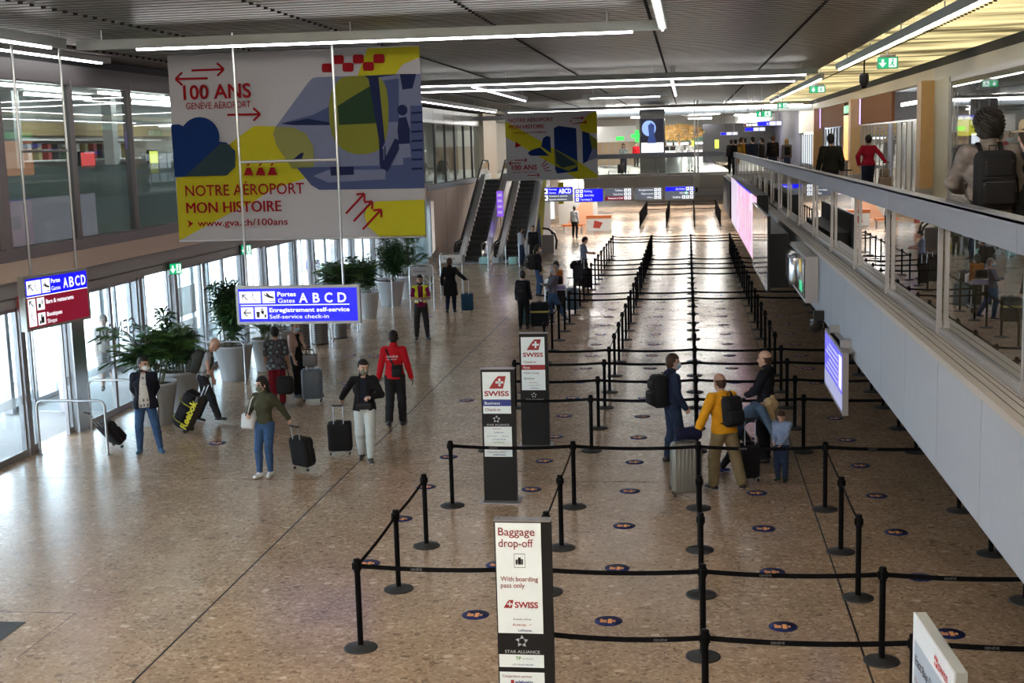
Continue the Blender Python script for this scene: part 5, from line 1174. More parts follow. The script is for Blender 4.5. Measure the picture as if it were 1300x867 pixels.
# ================================================================== FIGURES: blended solid fields turned into one skin
class Field:
    def __init__(s, lo, hi, h):
        s.lo = np.array(lo, float); s.h = h; s.n = np.ceil((np.array(hi, float)-s.lo)/h).astype(int)+1
        s.D = np.full(s.n, .3, np.float32); s.ax = [s.lo[i]+h*np.arange(s.n[i], dtype=np.float32) for i in range(3)]
    def sl(s, mn, mx):
        a = np.clip(np.floor((mn-s.lo)/s.h).astype(int), 0, s.n); b = np.clip(np.ceil((mx-s.lo)/s.h).astype(int)+1, 0, s.n)
        S = tuple(slice(a[i], b[i]) for i in range(3))
        return S, s.ax[0][S[0]][:, None, None], s.ax[1][S[1]][None, :, None], s.ax[2][S[2]][None, None, :]
    def put(s, S, d, k):
        a = s.D[S]
        if a.size == 0: return
        h = np.clip(.5+.5*(a-d)/k, 0, 1); s.D[S] = a*(1-h)+d*h-k*h*(1-h)
    def cone(s, a, b, ra, rb, k=.02, ax=None, sc=1.):
        a = np.array(a, float); b = np.array(b, float); R = max(ra, rb)*max(1, sc)+k+2*s.h
        S, X, Y, Z = s.sl(np.minimum(a, b)-R, np.maximum(a, b)+R)
        px, py, pz = X-a[0], Y-a[1], Z-a[2]; v = b-a
        if ax is not None:
            q = (1/sc-1); c = px*ax[0]+py*ax[1]+pz*ax[2]; px = px+q*c*ax[0]; py = py+q*c*ax[1]; pz = pz+q*c*ax[2]; v = v+q*v.dot(ax)*np.array(ax)
        vv = max(v.dot(v), 1e-9); t = np.clip((px*v[0]+py*v[1]+pz*v[2])/vv, 0, 1)
        d = np.sqrt((px-t*v[0])**2+(py-t*v[1])**2+(pz-t*v[2])**2)-(ra+(rb-ra)*t)
        s.put(S, d.astype(np.float32), k); return s
    def ell(s, c, F, r, k=.01):
        c = np.array(c, float); r = np.array(r, float); R = r.max()+k+2*s.h
        S, X, Y, Z = s.sl(c-R, c+R); px, py, pz = X-c[0], Y-c[1], Z-c[2]
        q = [(px*F[i][0]+py*F[i][1]+pz*F[i][2]) for i in range(3)]
        k0 = np.sqrt(sum((q[i]/r[i])**2 for i in range(3))); k1 = np.sqrt(sum((q[i]/r[i]**2)**2 for i in range(3)))+1e-9
        s.put(S, (k0*(k0-1)/k1).astype(np.float32), k); return s
    def cut(s, p, n):     # remove what lies beyond the plane
        S, X, Y, Z = s.sl(s.lo, s.lo+s.n*s.h); d = (X-p[0])*n[0]+(Y-p[1])*n[1]+(Z-p[2])*n[2]
        s.D = np.maximum(s.D, d.astype(np.float32)); return s
    def carve(s, fn):
        S, X, Y, Z = s.sl(s.lo, s.lo+s.n*s.h); s.D = np.maximum(s.D, -fn(X, Y, Z).astype(np.float32)); return s
    def folds(s, amp, fr=28, ph=0):
        S, X, Y, Z = s.sl(s.lo, s.lo+s.n*s.h)
        s.D = (s.D+amp*(np.sin(X*fr*.7+Z*fr+ph)*np.sin(Y*fr*.9-Z*fr*.6+1.3+ph)+.5*np.sin(Z*fr*1.9+X*fr+2*ph))).astype(np.float32); return s
    def mesh(s):
        D = s.D; D[0], D[-1], D[:, 0], D[:, -1], D[:, :, 0], D[:, :, -1] = (.3,)*6
        I = D < 0
        c = [I[i:I.shape[0]-1+i, j:I.shape[1]-1+j, k:I.shape[2]-1+k] for i in (0, 1) for j in (0, 1) for k in (0, 1)]
        anyc = c[0].copy(); allc = c[0].copy()
        for q in c[1:]: anyc |= q; allc &= q
        idx = np.argwhere(anyc & ~allc); N = len(idx)
        if N == 0: return [], []
        V = np.zeros((N, 3)); W_ = np.zeros(N); i, j, k = idx.T
        cor = [(a, b, c_) for a in (0, 1) for b in (0, 1) for c_ in (0, 1)]
        for p in cor:
            for ax in range(3):
                if p[ax]: continue
                q = list(p); q[ax] = 1
                d0 = D[i+p[0], j+p[1], k+p[2]]; d1 = D[i+q[0], j+q[1], k+q[2]]; m = (d0 < 0) != (d1 < 0)
                t = np.where(m, d0/(d0-d1+1e-12), 0); P = np.tile(np.array(p, float), (N, 1)); P[:, ax] += t
                V += P*m[:, None]; W_ += m
        V = (idx+V/W_[:, None])*s.h+s.lo
        num = -np.ones(anyc.shape, int); num[i, j, k] = np.arange(N); F = []
        for ax in range(3):
            A = I[:-1] if ax == 0 else I[:, :-1] if ax == 1 else I[:, :, :-1]
            B = I[1:] if ax == 0 else I[:, 1:] if ax == 1 else I[:, :, 1:]
            e = np.argwhere(A != B); o1, o2 = [(1, 2), (2, 0), (0, 1)][ax]
            if len(e) == 0: continue
            def cell(d1, d2):
                q = e.copy(); q[:, o1] -= d1; q[:, o2] -= d2; return num[q[:, 0], q[:, 1], q[:, 2]]
            Q = np.stack([cell(0, 0), cell(1, 0), cell(1, 1), cell(0, 1)], 1); fl = ~A[e[:, 0], e[:, 1], e[:, 2]]
            Q[fl] = Q[fl][:, ::-1]; F.append(Q)
        return V, np.concatenate(F)
    def build(s, name, mats, parent, zone=None):
        V, F = s.mesh()
        if len(V) == 0: return None
        me = bpy.data.meshes.new(name); me.vertices.add(len(V)); me.vertices.foreach_set('co', V.astype(np.float32).ravel())
        me.loops.add(F.size); me.loops.foreach_set('vertex_index', F.astype(np.int32).ravel()); me.polygons.add(len(F))
        me.polygons.foreach_set('loop_start', np.arange(0, F.size, 4, dtype=np.int32)); me.polygons.foreach_set('loop_total', np.full(len(F), 4, np.int32))
        if not isinstance(mats, (list, tuple)): mats = [mats]
        for m in mats: me.materials.append(m)
        if zone is not None: me.polygons.foreach_set('material_index', zone(V[F].mean(1)).astype(np.int32))
        me.update(calc_edges=True); me.polygons.foreach_set('use_smooth', np.ones(len(F), bool)); me.validate()
        return link(name, me, parent)
def nrm(v): v = np.array(v, float); return v/(np.linalg.norm(v)+1e-9)
def ik(a, t, l1, l2, pole):
    a, t = np.array(a, float), np.array(t, float); v = t-a; d = np.linalg.norm(v); L_ = min(d, (l1+l2)*.998); L_ = max(L_, abs(l1-l2)+.02); u = v/(d+1e-9)
    t = a+u*L_; x = (l1*l1-l2*l2+L_*L_)/(2*L_); y = math.sqrt(max(l1*l1-x*x, 0)); p = np.array(pole, float); p = nrm(p-u*p.dot(u)); return a+u*x+p*y, t
SKIN = {'light': mat('skin light', (.50, .30, .22), .55, 0, .05), 'tan': mat('skin tan', (.36, .20, .13), .55, 0, .05), 'dark': mat('skin dark', (.10, .055, .035), .5, 0, .05)}
LIPS = mat('lips', (.30, .10, .09), .5); EYE = mat('eye dark', (.01, .008, .008), .3); BROW = mat('brow', (.03, .02, .015), .8)
def cloth(name, col, var=.12, rough=.9, scale=14): return mat('cloth '+name, col, rough, 0, var, scale, .15, spec=.2)
HAIRM = {'black': mat('hair black', (.010, .008, .007), .6, 0, .4, 60, .4, spec=.3), 'brown': mat('hair brown', (.045, .022, .012), .6, 0, .4, 60, .4, spec=.3), 'blond': mat('hair blond', (.42, .30, .16), .6, 0, .35, 60, .4, spec=.3), 'grey': mat('hair grey', (.20, .18, .16), .7, 0, .3, 60, .4, spec=.3)}
def rot3(ax, deg):
    a = math.radians(deg); c, s = math.cos(a), math.sin(a)
    return np.array({'x': [[1, 0, 0], [0, c, -s], [0, s, c]], 'y': [[c, 0, s], [0, 1, 0], [-s, 0, c]], 'z': [[c, -s, 0], [s, c, 0], [0, 0, 1]]}[ax])
class Person:
    """front = local +y, the figure's own right = local +x"""
    def __init__(s, label, x, y, rz, h=1.75, z=0., vox=.012, lean=0, side=0, twist=0, head=(0, 0), feet=None, hands=(None, None), poles=(None, None), sex='m', skin='light',
                 top=None, legs=None, shoes=None, hair=('short', 'black'), mask=None, build=1., hdrop=0., under=None, curl=(.35, .35), grp=None, name='person', sit=0):
        k = s.k = h/1.75; s.o = thing(name, label, 'person', (x, y, z), rz, grp); s.rz = rz; s.loc = np.array([x, y, z]); s.vox = vox
        s.R = rot3('z', rz); U = s.U = rot3('z', twist)@rot3('x', -lean)@rot3('y', side); s.rt, s.fr, s.up = U@np.array([1., 0, 0]), U@np.array([0, 1., 0]), U@np.array([0, 0, 1.])
        b = build; pel = np.array([0, 0, .94-hdrop]); s.pel = pel; up = lambda v: pel+U@(np.array(v, float)-np.array([0, 0, .94])); s.upf = up
        sw = (.170 if sex == 'm' else .148)*b
        neckb = up((0, -.012, 1.46)); HR = U@rot3('z', head[0])@rot3('x', -head[1]); s.HR = HR; hx, hy, hz = HR[:, 0], HR[:, 1], HR[:, 2]
        hs = 1.10; hc = neckb+U@np.array([0, .012, .07])+HR@np.array([0, .012, .108]); s.hc = hc; H = lambda a, b_, c: hc+(hx*a+hy*b_+hz*c)*hs
        sh = [up((q*sw, -.012, 1.415)) for q in (1, -1)]; hip = [pel+np.array([q*.085, 0, -.02]) for q in (1, -1)]
        feet = feet or [(.10, .02, 0, -8), (-.10, -.02, 0, 8)]      # x, y, z lift, yaw (and pitch)
        ank = []; knee = []
        for i, q in enumerate((1, -1)):
            f = feet[i]; a = np.array([f[0], f[1], .085+f[2]]); yw = math.radians(f[3]); fd = np.array([-math.sin(yw), math.cos(yw), 0]); kn, an = ik(hip[i], a, .43, .415, fd+np.array([0, .0, .0])); ank.append(an); knee.append(kn)
        el, wr = [], []
        for i, q in enumerate((1, -1)):
            t = hands[i]
            if t is None: t = up((q*(sw+.045), .05, .885)); t = np.array(t)
            elif t[0] == 'w': t = (s.R.T@(np.array(t[1:])-s.loc))/k
            elif t[0] == 'u': t = up(t[1:])
            else: t = np.array(t, float)
            p = poles[i] if poles[i] is not None else (U@np.array([q*.2, -1, -.1]))
            e, w = ik(sh[i], t, .285, .25, p); el.append(e); wr.append(w)
        s.sh, s.el, s.wr, s.knee, s.ank, s.hip, s.neckb = [np.array(v)*k for v in sh], [v*k for v in el], [v*k for v in wr], knee, ank, hip, neckb*k
        allp = np.array(sh+el+wr+knee+ank+[hc, pel]); lo, hi = allp.min(0)-.26, allp.max(0)+.26; lo[2] = max(lo[2], -.03); lo *= k; hi *= k
        def F(h_=vox, lo_=lo, hi_=hi): return Field(lo_, hi_, h_)
        rt = s.rt
        def torso(f, t=0, low=False):
            bb = b if sex == 'm' else b*.95; wst = .088 if sex == 'm' else .078
            f.cone(up((0, 0, .95))*k, up((0, 0, 1.10))*k, (.098*bb+t)*k, (wst*bb+t)*k, .03, rt, 1.40)
            f.cone(up((0, 0, 1.10))*k, up((0, .005, 1.27))*k, (wst*bb+t)*k, (.103*bb+t)*k, .03, rt, 1.36)
            f.cone(up((0, .005, 1.27))*k, up((0, -.01, 1.365))*k, (.103*bb+t)*k, (.080*bb+t)*k, .03, rt, 1.48)
            if sex == 'f':
                for q in (1, -1): f.cone(up((q*.07, .07, 1.24))*k, up((q*.07, .05, 1.27))*k, (.052+t)*k, (.05+t)*k, .03)
            for i in (0, 1): f.cone(up((0, -.015, 1.415))*k, sh[i]*k, (.055+t*.8)*k, (.053*b+t*.7)*k, .025)
        def arm(f, i, u=1., t=0):    # u: 0..1 upper arm, 1..2 forearm
            a, e, w = sh[i]*k, el[i]*k, wr[i]*k; r0, r1, r2 = [(v*b+t)*k for v in (.052, .040, .028)]
            q = min(u, 1); f.cone(a, a+(e-a)*q, r0, r0+(r1-r0)*q, .02)
            if u > 1: q = u-1; f.cone(e, e+(w-e)*q, r1+.002*k, r1+(r2-r1)*q, .015)
        def leg(f, i, u=2., t=0, fl=0):
            a, e, w = hip[i]*k, knee[i]*k, ank[i]*k; r0, r1, r2, r3 = [(v*b+t)*k for v in (.092, .065, .062, .042)]
            q = min(u, 1); f.cone(a, a+(e-a)*q, r0, r0+(r1-r0)*q, .03)
            if u > 1:
                q = u-1; m = e+(w-e)*.35*q+(-s_fd[i])*.012*k; f.cone(e, m, r1, r2, .02); f.cone(m, e+(w-e)*q, r2, r2+(r3+fl*k-r2)*q, .02)
        s_fd = []
        for i in (0, 1):
            yw = math.radians(feet[i][3]); s_fd.append(np.array([-math.sin(yw), math.cos(yw), 0]))
        # ---- the body: one continuous skin
        f = F(min(vox, .0105)); torso(f, -.006)
        f.cone(pel*k, (pel+np.array([0, 0, -.03]))*k, .098*k, .09*k, .03, np.array([1., 0, 0]), 1.4)
        f.cone(neckb*k, H(0, -.015, -.06)*k, .054*k*(1 if sex == 'm' else .86), .050*k*(1 if sex == 'm' else .86), .02)
        f.ell(H(0, -.008, .028)*k, (hx, hy, hz), np.array([.074, .094, .096])*k*hs, .015); f.ell(H(0, .018, -.045)*k, (hx, hy, hz), np.array([.056, .074, .072])*k*hs, .025)
        f.cone(H(0, .070, -.098)*k, H(0, .075, -.095)*k, .018*k, .018*k, .015); f.cone(H(0, .090, .008)*k, H(0, .108, -.028)*k, .009*k, .014*k, .008)
        for q in (1, -1): f.ell(H(q*.077, -.004, -.012)*k, (hx, hy, hz), np.array([.012, .019, .031])*k*hs, .006)
        for i, q in enumerate((1, -1)):
            arm(f, i, 2); leg(f, i); a = ank[i]*k; fd = s_fd[i]; pt = math.radians(feet[i][4]) if len(feet[i]) > 4 else 0
            fp = fd*math.cos(pt)+np.array([0, 0, -math.sin(pt)]); f.cone(a+np.array([0, 0, -.04])*k, a+fp*.13*k+np.array([0, 0, -.052])*k, .034*k, .026*k, .02)
            w = wr[i]*k; d = nrm(w-el[i]*k); hint = s.fr if abs(d.dot(s.fr)) < .8 else s.up; wa = nrm(hint-d*d.dot(hint)); pn = np.cross(wa, d); 
            if pn.dot(rt)*q > 0: pn = -pn
            c = curl[i]
            f.ell(w+d*.045*k, (wa, pn, d), np.array([.039, .018, .052])*k, .012)
            for j, (o_, l_) in enumerate(((.029, .92), (.0095, 1.0), (-.0105, .95), (-.029, .75))):
                b0 = w+(d*.080+wa*o_)*k; d1 = d*math.cos(c)+pn*math.sin(c); b1 = b0+d1*.042*l_*k; d2 = d*math.cos(2.1*c)+pn*math.sin(2.1*c); b2 = b1+d2*.036*l_*k
                f.cone(b0, b1, .0098*k, .0088*k, .003); f.cone(b1, b2, .0088*k, .0072*k, .003)
            b0 = w+(d*.028+wa*.030)*k; b1 = b0+nrm(d*.75+wa*.6+pn*.35)*.036*k; b2 = b1+nrm(d+pn*(.3+c*.5))*.028*k
            f.cone(b0, b1, .0125*k, .0105*k, .006); f.cone(b1, b2, .0105*k, .0085*k, .003)
        hk, hxx, hyy, hzz = hc*k, hx, hy, hz
        def zone(C):
            P = C-hk; a, b_, c = P@hxx/k/hs, P@hyy/k/hs, P@hzz/k/hs; z_ = np.zeros(len(C)); fr_ = b_ > .045
            z_[fr_ & (np.abs(np.abs(a)-.030) < .014) & (np.abs(c-.004) < .0075)] = 1
            z_[fr_ & (np.abs(np.abs(a)-.032) < .02) & (np.abs(c-.028) < .005)] = 3
            z_[fr_ & (np.abs(a) < .024) & (np.abs(c+.062) < .006)] = 2
            return z_
        s.body = f.build('body', [SKIN[skin], EYE, LIPS, BROW], s.o, zone)
        H2 = lambda a, b_, c: H(a, b_, c)*k
        # ---- trousers
        if legs:
            m, kind, t = legs[:3]; f = F(); f.cone((pel+U@np.array([0, 0, .06]))*k, (pel+np.array([0, 0, -.02]))*k, (.097*b+t)*k, (.098*b+t)*k, .03, np.array([1., 0, 0]), 1.42)
            if kind == 'skirt':
                for i in (0, 1): f.cone(hip[i]*k, knee[i]*k, .10*k, .11*k, .08)
            else:
                for i in (0, 1): leg(f, i, legs[3] if len(legs) > 3 else 1.93, t, .012 if kind == 'loose' else 0)
            f.cut((pel+U@np.array([0, 0, .055]))*k, U@np.array([0, 0, 1.])); f.folds(.0035 if kind == 'loose' else .0022, 30/k, x); f.build('trousers' if kind != 'skirt' else 'skirt', m, s.o)
        # ---- shoes
        if shoes:
            for i in (0, 1):
                a = ank[i]*k; fd = s_fd[i]; pt = math.radians(feet[i][4]) if len(feet[i]) > 4 else 0; fp = fd*math.cos(pt)+np.array([0, 0, -math.sin(pt)]); dn_ = np.array([0, 0, -1.])*math.cos(pt)-fd*math.sin(pt)
                f = Field(a-.26, a+.26, min(vox, .011)); so = a+dn_*.082*k
                f.cone(a+dn_*.042*k-fp*.04*k, a+dn_*.050*k+fp*.135*k, .043*k, .036*k, .02); f.cone(a, a+dn_*.04*k, .046*k, .044*k, .03)
                f.cut(so, dn_); f.cut(a+np.array([0, 0, .035])*k, (0, 0, 1)); sm = shoes if isinstance(shoes, (list, tuple)) else (shoes, shoes)
                f.build('shoe', [sm[0], sm[1]], s.o, (lambda C, so=so, dn_=dn_: ((C-so)@dn_ > -.022*k).astype(int)))
        # ---- layers on the upper body
        for nm, spec in (('shirt', under), ('top', top)):
            if not spec: continue
            m = spec['m']; t = spec.get('t', .012); f = F(); torso(f, t)
            hem = spec.get('hem', .93); sl_ = spec.get('sleeve', 1.95)
            if hem < .95: 
                f.cone((pel+U@np.array([0, 0, .04]))*k, np.array([pel[0], pel[1], min(pel[2]-.03, hem-hdrop-.02)])*k, (.104*b+t)*k, (.120*b+t)*k, .03, np.array([1., 0, 0]), 1.42)
            if hem < .86:
                mk = (knee[0]+knee[1])/2; mk = mk+(pel-mk)*.1; f.cone((pel+np.array([0, 0, -.02]))*k, np.array([mk[0], mk[1], hem])*k, (.105+t)*k, (.125+t)*k, .05, np.array([1., 0, 0]), 1.35)
                for i in (0, 1): f.cone(hip[i]*k, (hip[i]+(knee[i]-hip[i])*.9)*k, (.09+t)*k, (.08+t)*k, .06)
            if sl_ > 0:
                for i in (0, 1): arm(f, i, sl_, t*.75+.004)
            if spec.get('collar'): f.cone(neckb*k, (neckb+U@np.array([0, .0, .045]))*k, (.058+t*.6)*k, (.064+t*.5)*k, .012)
            if spec.get('hood'): f.ell((neckb+U@np.array([0, -.06, -.0]))*k, (rt, s.fr, s.up), np.array([.11, .06, .055])*k, .03)
            f.cut(np.array([0, 0, hem])*k+U@np.array([0, 0, 0.]), (0, 0, -1)) if sl_ < .6 or hem <= .86 else f.carve(lambda X, Y, Z: np.maximum(Z-(hem-hdrop)*k, np.sqrt((X-pel[0]*k)**2+(Y-pel[1]*k)**2)-.22*k)) if lean < 30 else None
            f.folds(spec.get('fold', .003), 26/k, y)
            if spec.get('open'):
                w0, w1 = spec['open']; P0 = pel*k
                def wedge(X, Y, Z):
                    a = (X-P0[0])*rt[0]+(Y-P0[1])*rt[1]+(Z-P0[2])*rt[2]; b_ = (X-P0[0])*s.fr[0]+(Y-P0[1])*s.fr[1]+(Z-P0[2])*s.fr[2]; c = (X-P0[0])*s.up[0]+(Y-P0[1])*s.up[1]+(Z-P0[2])*s.up[2]
                    w_ = (w0+(w1-w0)*np.clip(c/(.48*k), 0, 1))*k
                    return np.maximum(np.maximum(np.abs(a)-w_, .02*k-b_), c-.56*k)
                f.carve(wedge)
            zn = spec.get('zone')
            f.build(spec.get('name', nm if nm == 'shirt' else 'jacket'), m, s.o, (lambda C: zn((C@np.stack([rt, s.fr, s.up], 1)-np.array([pel@rt, pel@s.fr, pel@s.up])*k)/k)) if zn else None)
        # ---- hair
        st, hm = hair
        if st != 'bald':
            f = Field(hc*k-.42*k, hc*k+.22*k, min(vox, .011)); g = {'short': .010, 'buzz': .003, 'curly': .036, 'long': .014, 'bun': .012, 'bob': .016, 'ring': .004}[st]
            f.ell(H2(0, -.014, .030), (hx, hy, hz), np.array([.076+g, .092+g, .097+g])*k*hs, .01)
            if st in ('short', 'buzz', 'bun', 'ring'): f.cone(H2(0, -.05, -.03), H2(0, -.045, -.06), (.06+g)*k, (.045+g)*k, .02, hx, 1.1)
            if st == 'long':
                f.cone(H2(0, -.05, .0), H2(0, -.085, -.17), .075*k, .06*k, .03, hx, 1.25); f.cone(H2(0, -.085, -.17), H2(0, -.10, -.26), .06*k, .035*k, .03, hx, 1.4)
            if st == 'bob': f.cone(H2(0, -.03, .0), H2(0, -.045, -.10), .085*k, .07*k, .03, hx, 1.15)
            if st == 'bun': f.ell(H2(0, -.13, .03), (hx, hy, hz), np.array([.045, .04, .045])*k, .015)
            if st == 'curly': f.folds(.013, 105, 1); f.folds(.006, 230, 2)
            if st in ('long', 'bob'): f.folds(.003, 90, 1)
            zf = .062 if st != 'curly' else .05
            def face(X, Y, Z):
                P = (X-hk[0], Y-hk[1], Z-hk[2]); dd = lambda v: P[0]*v[0]+P[1]*v[1]+P[2]*v[2]
                return np.maximum(np.maximum((.012*k-dd(hyy)), dd(hzz)-zf*k), np.abs(dd(hxx))-(.12 if st in ('short', 'buzz', 'bun', 'ring', 'curly') else .068)*k)
            f.carve(face)
            if st in ('short', 'buzz', 'bun', 'curly', 'ring'): f.cut(H2(0, 0, -.085), -hz)
            if st == 'ring': f.cut(H2(0, 0, .03), hz)
            f.build('hair', HAIRM[hm], s.o)
        if mask:
            f = Field(hc*k-.17*k, hc*k+.17*k, min(vox, .008)); f.ell(H2(0, .052, -.048), (hx, hy, hz), np.array([.060, .066, .054])*k*hs, .01); f.cut(H2(0, .02, 0), -hy); f.build('face_mask', mask, s.o)
            m_ = MB()
            for q in (1, -1): m_.path([H2(q*.058, .05, -.03), H2(q*.078, .01, .0), H2(q*.083, -.015, .008)], .0022, 4); m_.path([H2(q*.056, .05, -.07), H2(q*.075, .01, -.04), H2(q*.083, -.015, -.03)], .0022, 4)
            m_.build('mask_loops', mask, s.o)
        s.H = H2
    def world(s, p): return s.loc+s.R@np.array(p, float)
    def frameM(s, c):      # matrix of the upper body frame at local point c (unit body)
        p = s.world(s.upf(c)*s.k); A = s.R@s.U; return Matrix(((A[0, 0], A[0, 1], A[0, 2], p[0]), (A[1, 0], A[1, 1], A[1, 2], p[1]), (A[2, 0], A[2, 1], A[2, 2], p[2]), (0, 0, 0, 1)))
def backpack(P, label, m, sz=(.15, .09, .24), c=(0, -.20, 1.20), grp=None, m2=None):
    o = thing('backpack', label, 'backpack'); o.matrix_world = P.frameM(c); k = P.k; a, b, h = sz; m2 = m2 or m
    MB().rbox(Matrix.Identity(4), a*k, b*k, h*k, min(b*.75, .07)*k).build('main_compartment', m, o)
    MB().rbox(T((0, -b*k, -h*.38*k)), a*.82*k, b*.55*k, h*.42*k, b*.3*k).build('front_pocket', m, o)
    MB().rbox(T((0, -b*k*.9, h*.42*k)), a*.75*k, b*.4*k, h*.3*k, b*.25*k).build('front_pocket', m, o)
    zp = MB()
    for z_, y_ in ((h*.10, 1.02), (-h*.05, 1.5), (h*.62, 1.25)): zp.box(-a*.7*k, -b*y_*k-.003, z_*k, a*.7*k, -b*y_*k+.01, z_*k+.006)
    zp.build('zip', mat('zip dark grey', (.035, .035, .037), .4), o)
    for q in (1, -1):
        d = -c[1]; pts = [(q*a*.5, b*.9, h*.9), (q*a*.55, d-.04, h*.9+.09), (q*.105, d+.10, h*.6), (q*.12, d+.10, .05), (q*.15, d+.02, -h*.55), (q*a*.85, b*.8, -h*.8)]
        MB().path([Vector(p)*k for p in pts], .022*k, 8, flat=.35).build('shoulder_strap', m2, o)
    MB().path([Vector(p)*k for p in ((-.03, b*.6, h), (-.03, b*.6, h+.04), (.03, b*.6, h+.04), (.03, b*.6, h))], .006*k, 6).build('top_handle', m2, o)
    return o
def suitcase(label, x, y, rz, m, w=.40, d=.23, h=.55, tilt=0, ext=.42, kind='soft', grp=None, z=0., trim=None, name='suitcase'):
    """stands on its wheels, pull handle on the local -y side when tilted it leans towards -y"""
    o = thing(name, label, 'suitcase', (x, y, z), rz, grp); R_ = T((0, -d/2 if tilt else 0, .045))@RX(tilt)@T((0, d/2 if tilt else 0, .0)); tr = trim or M_RUB
    MB().rbox(R_@T((0, 0, h/2+.02)), w/2, d/2, h/2, .05 if kind == 'soft' else .07).build('shell', m, o)
    if kind == 'hard':
        q = MB()
        for j in range(7): q.rbox(R_@T((-w*.36+w*.12*j, 0, h/2+.02)), .012, d/2+.006, h*.42, .006, k=1)
        q.build('ridges', m, o)
        for xx in (-w/2, w/2): MB().rbox(R_@T((xx*.9, d*.45, .06)), .03, .03, .04, .02, k=2).build('corner_guard', tr, o)
    else:
        MB().rbox(R_@T((0, d/2, h*.36)), w*.42, .03, h*.26, .02).build('front_pocket', m, o); MB().rbox(R_@T((0, d/2, h*.80)), w*.42, .022, h*.12, .018).build('front_pocket', m, o)
    q = MB(); q.obox(R_@T((0, 0, h/2+.02)), w/2+.003, .006, h*.42); q.build('zip_seam', tr, o)
    for xx in (-w*.4, w*.4):
        for yy in (-d*.36, d*.36):
            if tilt and yy > 0: continue
            MB().path([R_@Vector((xx-.012, yy, -.018)), R_@Vector((xx+.012, yy, -.018))], .027, 10).build('wheel', tr, o)
    if ext:
        hd = thing_part('pull_handle', o); 
        for xx in (-.085, .085): MB().tube(R_@Vector((xx, -d*.38, h*.98)), R_@Vector((xx, -d*.38, h+ext)), .009, 8).build('tube', M_STEEL, hd)
        MB().path([R_@Vector((-.10, -d*.38, h+ext)), R_@Vector((.10, -d*.38, h+ext))], .016, 8).build('grip', M_RUB, hd)
    MB().path([R_@Vector((-.06, 0, h+.02)), R_@Vector((-.05, 0, h+.05)), R_@Vector((.05, 0, h+.05)), R_@Vector((.06, 0, h+.02))], .010, 6).build('top_grip', tr, o)
    g = Matrix.Translation(o.location)@Matrix.Rotation(math.radians(rz), 4, 'Z')@(R_@Vector((0, -d*.38, h+ext))); return o, ('w', g.x, g.y, g.z+.02)
def thing_part(name, parent):
    o = bpy.data.objects.new(name, None); o.empty_display_size = .05; COL.objects.link(o); o.parent = parent; return o
def strap(P, o, pts, r, m, name='strap'):
    """a strap lying on the body of P, points given in the upright body"""
    return MB().path([Vector(P.upf(p)*P.k) for p in pts], r, 6, flat=.35).build(name, m, o)
def worn(P, name, label, cat):
    o = thing(name, label, cat, tuple(P.loc), P.rz); return o
# ================================================================== PEOPLE AND LUGGAGE
BLK = cloth('black', (.010, .010, .012)); BLK2 = cloth('soft black', (.018, .018, .02)); NVY = cloth('navy', (.012, .018, .04)); JEAN = cloth('blue jeans', (.035, .075, .16), .3)
JEAND = cloth('dark jeans', (.018, .03, .065), .3); WHT = cloth('white', (.55, .56, .58)); GRY = cloth('grey', (.14, .14, .155)); LGRY = cloth('light grey', (.30, .31, .33)); DGRY = cloth('charcoal', (.03, .03, .033))
OLIVE = cloth('olive green', (.050, .052, .030)); KHAKI = cloth('khaki', (.20, .155, .085)); MUST = cloth('mustard yellow', (.60, .27, .012)); REDC = cloth('bright red', (.42, .008, .014)); CRIM = cloth('crimson', (.28, .008, .03))
RUST = cloth('rust brown', (.28, .10, .02)); MAG = cloth('magenta', (.20, .01, .07)); HIV = mat('cloth hi-vis yellow', (.75, .78, .02), .6, 0, .06, 12); REFL = mat('reflective band', (.55, .56, .56), .4)
PINKC = cloth('pale pink', (.48, .33, .30)); DENIM = cloth('faded denim', (.07, .11, .17), .3); BROWNJ = cloth('taupe brown', (.15, .132, .126), .3); PALEBL = cloth('pale blue', (.20, .26, .40)); SHOEB = mat('black shoe', (.012, .012, .013), .4); SHOEW = mat('white shoe', (.62, .62, .62), .5)
SHOEBL = mat('blue suede shoe', (.03, .09, .16), .8); LEATH = mat('black leather', (.010, .010, .011), .35); MASKW = mat('mask white', (.62, .62, .60), .8); MASKB = mat('mask light blue', (.28, .42, .52), .8); MASKP = mat('mask patterned', (.16, .17, .13), .85, 0, .6, 60)
def pattern(name, a, b, scale, thr, dots=True, c3=None):
    m = bpy.data.materials.new(name); m.use_nodes = True; t = m.node_tree; bs = t.nodes['Principled BSDF']; bs.inputs['Roughness'].default_value = .9; bs.inputs['Specular IOR Level'].default_value = .2
    tc = t.nodes.new('ShaderNodeTexCoord'); v = t.nodes.new('ShaderNodeTexVoronoi'); v.inputs['Scale'].default_value = scale; v.inputs['Randomness'].default_value = .25 if dots else .8
    mp = t.nodes.new('ShaderNodeMapping'); mp.inputs['Scale'].default_value = (1, 1, .6 if dots else 1); t.links.new(tc.outputs['Object'], mp.inputs[0]); t.links.new(mp.outputs[0], v.inputs['Vector'])
    r = t.nodes.new('ShaderNodeValToRGB'); e = r.color_ramp; e.interpolation = 'LINEAR'; e.elements[0].position = thr*.8; e.elements[0].color = b+(1,); e.elements[1].position = thr; e.elements[1].color = a+(1,)
    if c3: q = e.elements.new(thr*1.5); q.color = c3+(1,); q = e.elements.new(thr*1.9); q.color = a+(1,)
    t.links.new(v.outputs['Distance'], r.inputs[0]); t.links.new(r.outputs[0], bs.inputs['Base Color']); return m
PRINT = pattern('cloth printed shirt', (.50, .47, .43), (.14, .13, .15), 17, .34); FLOR = pattern('cloth circle print', (.10, .095, .115), (.15, .22, .23), 9, .35, False, (.03, .03, .04))
FL = Person
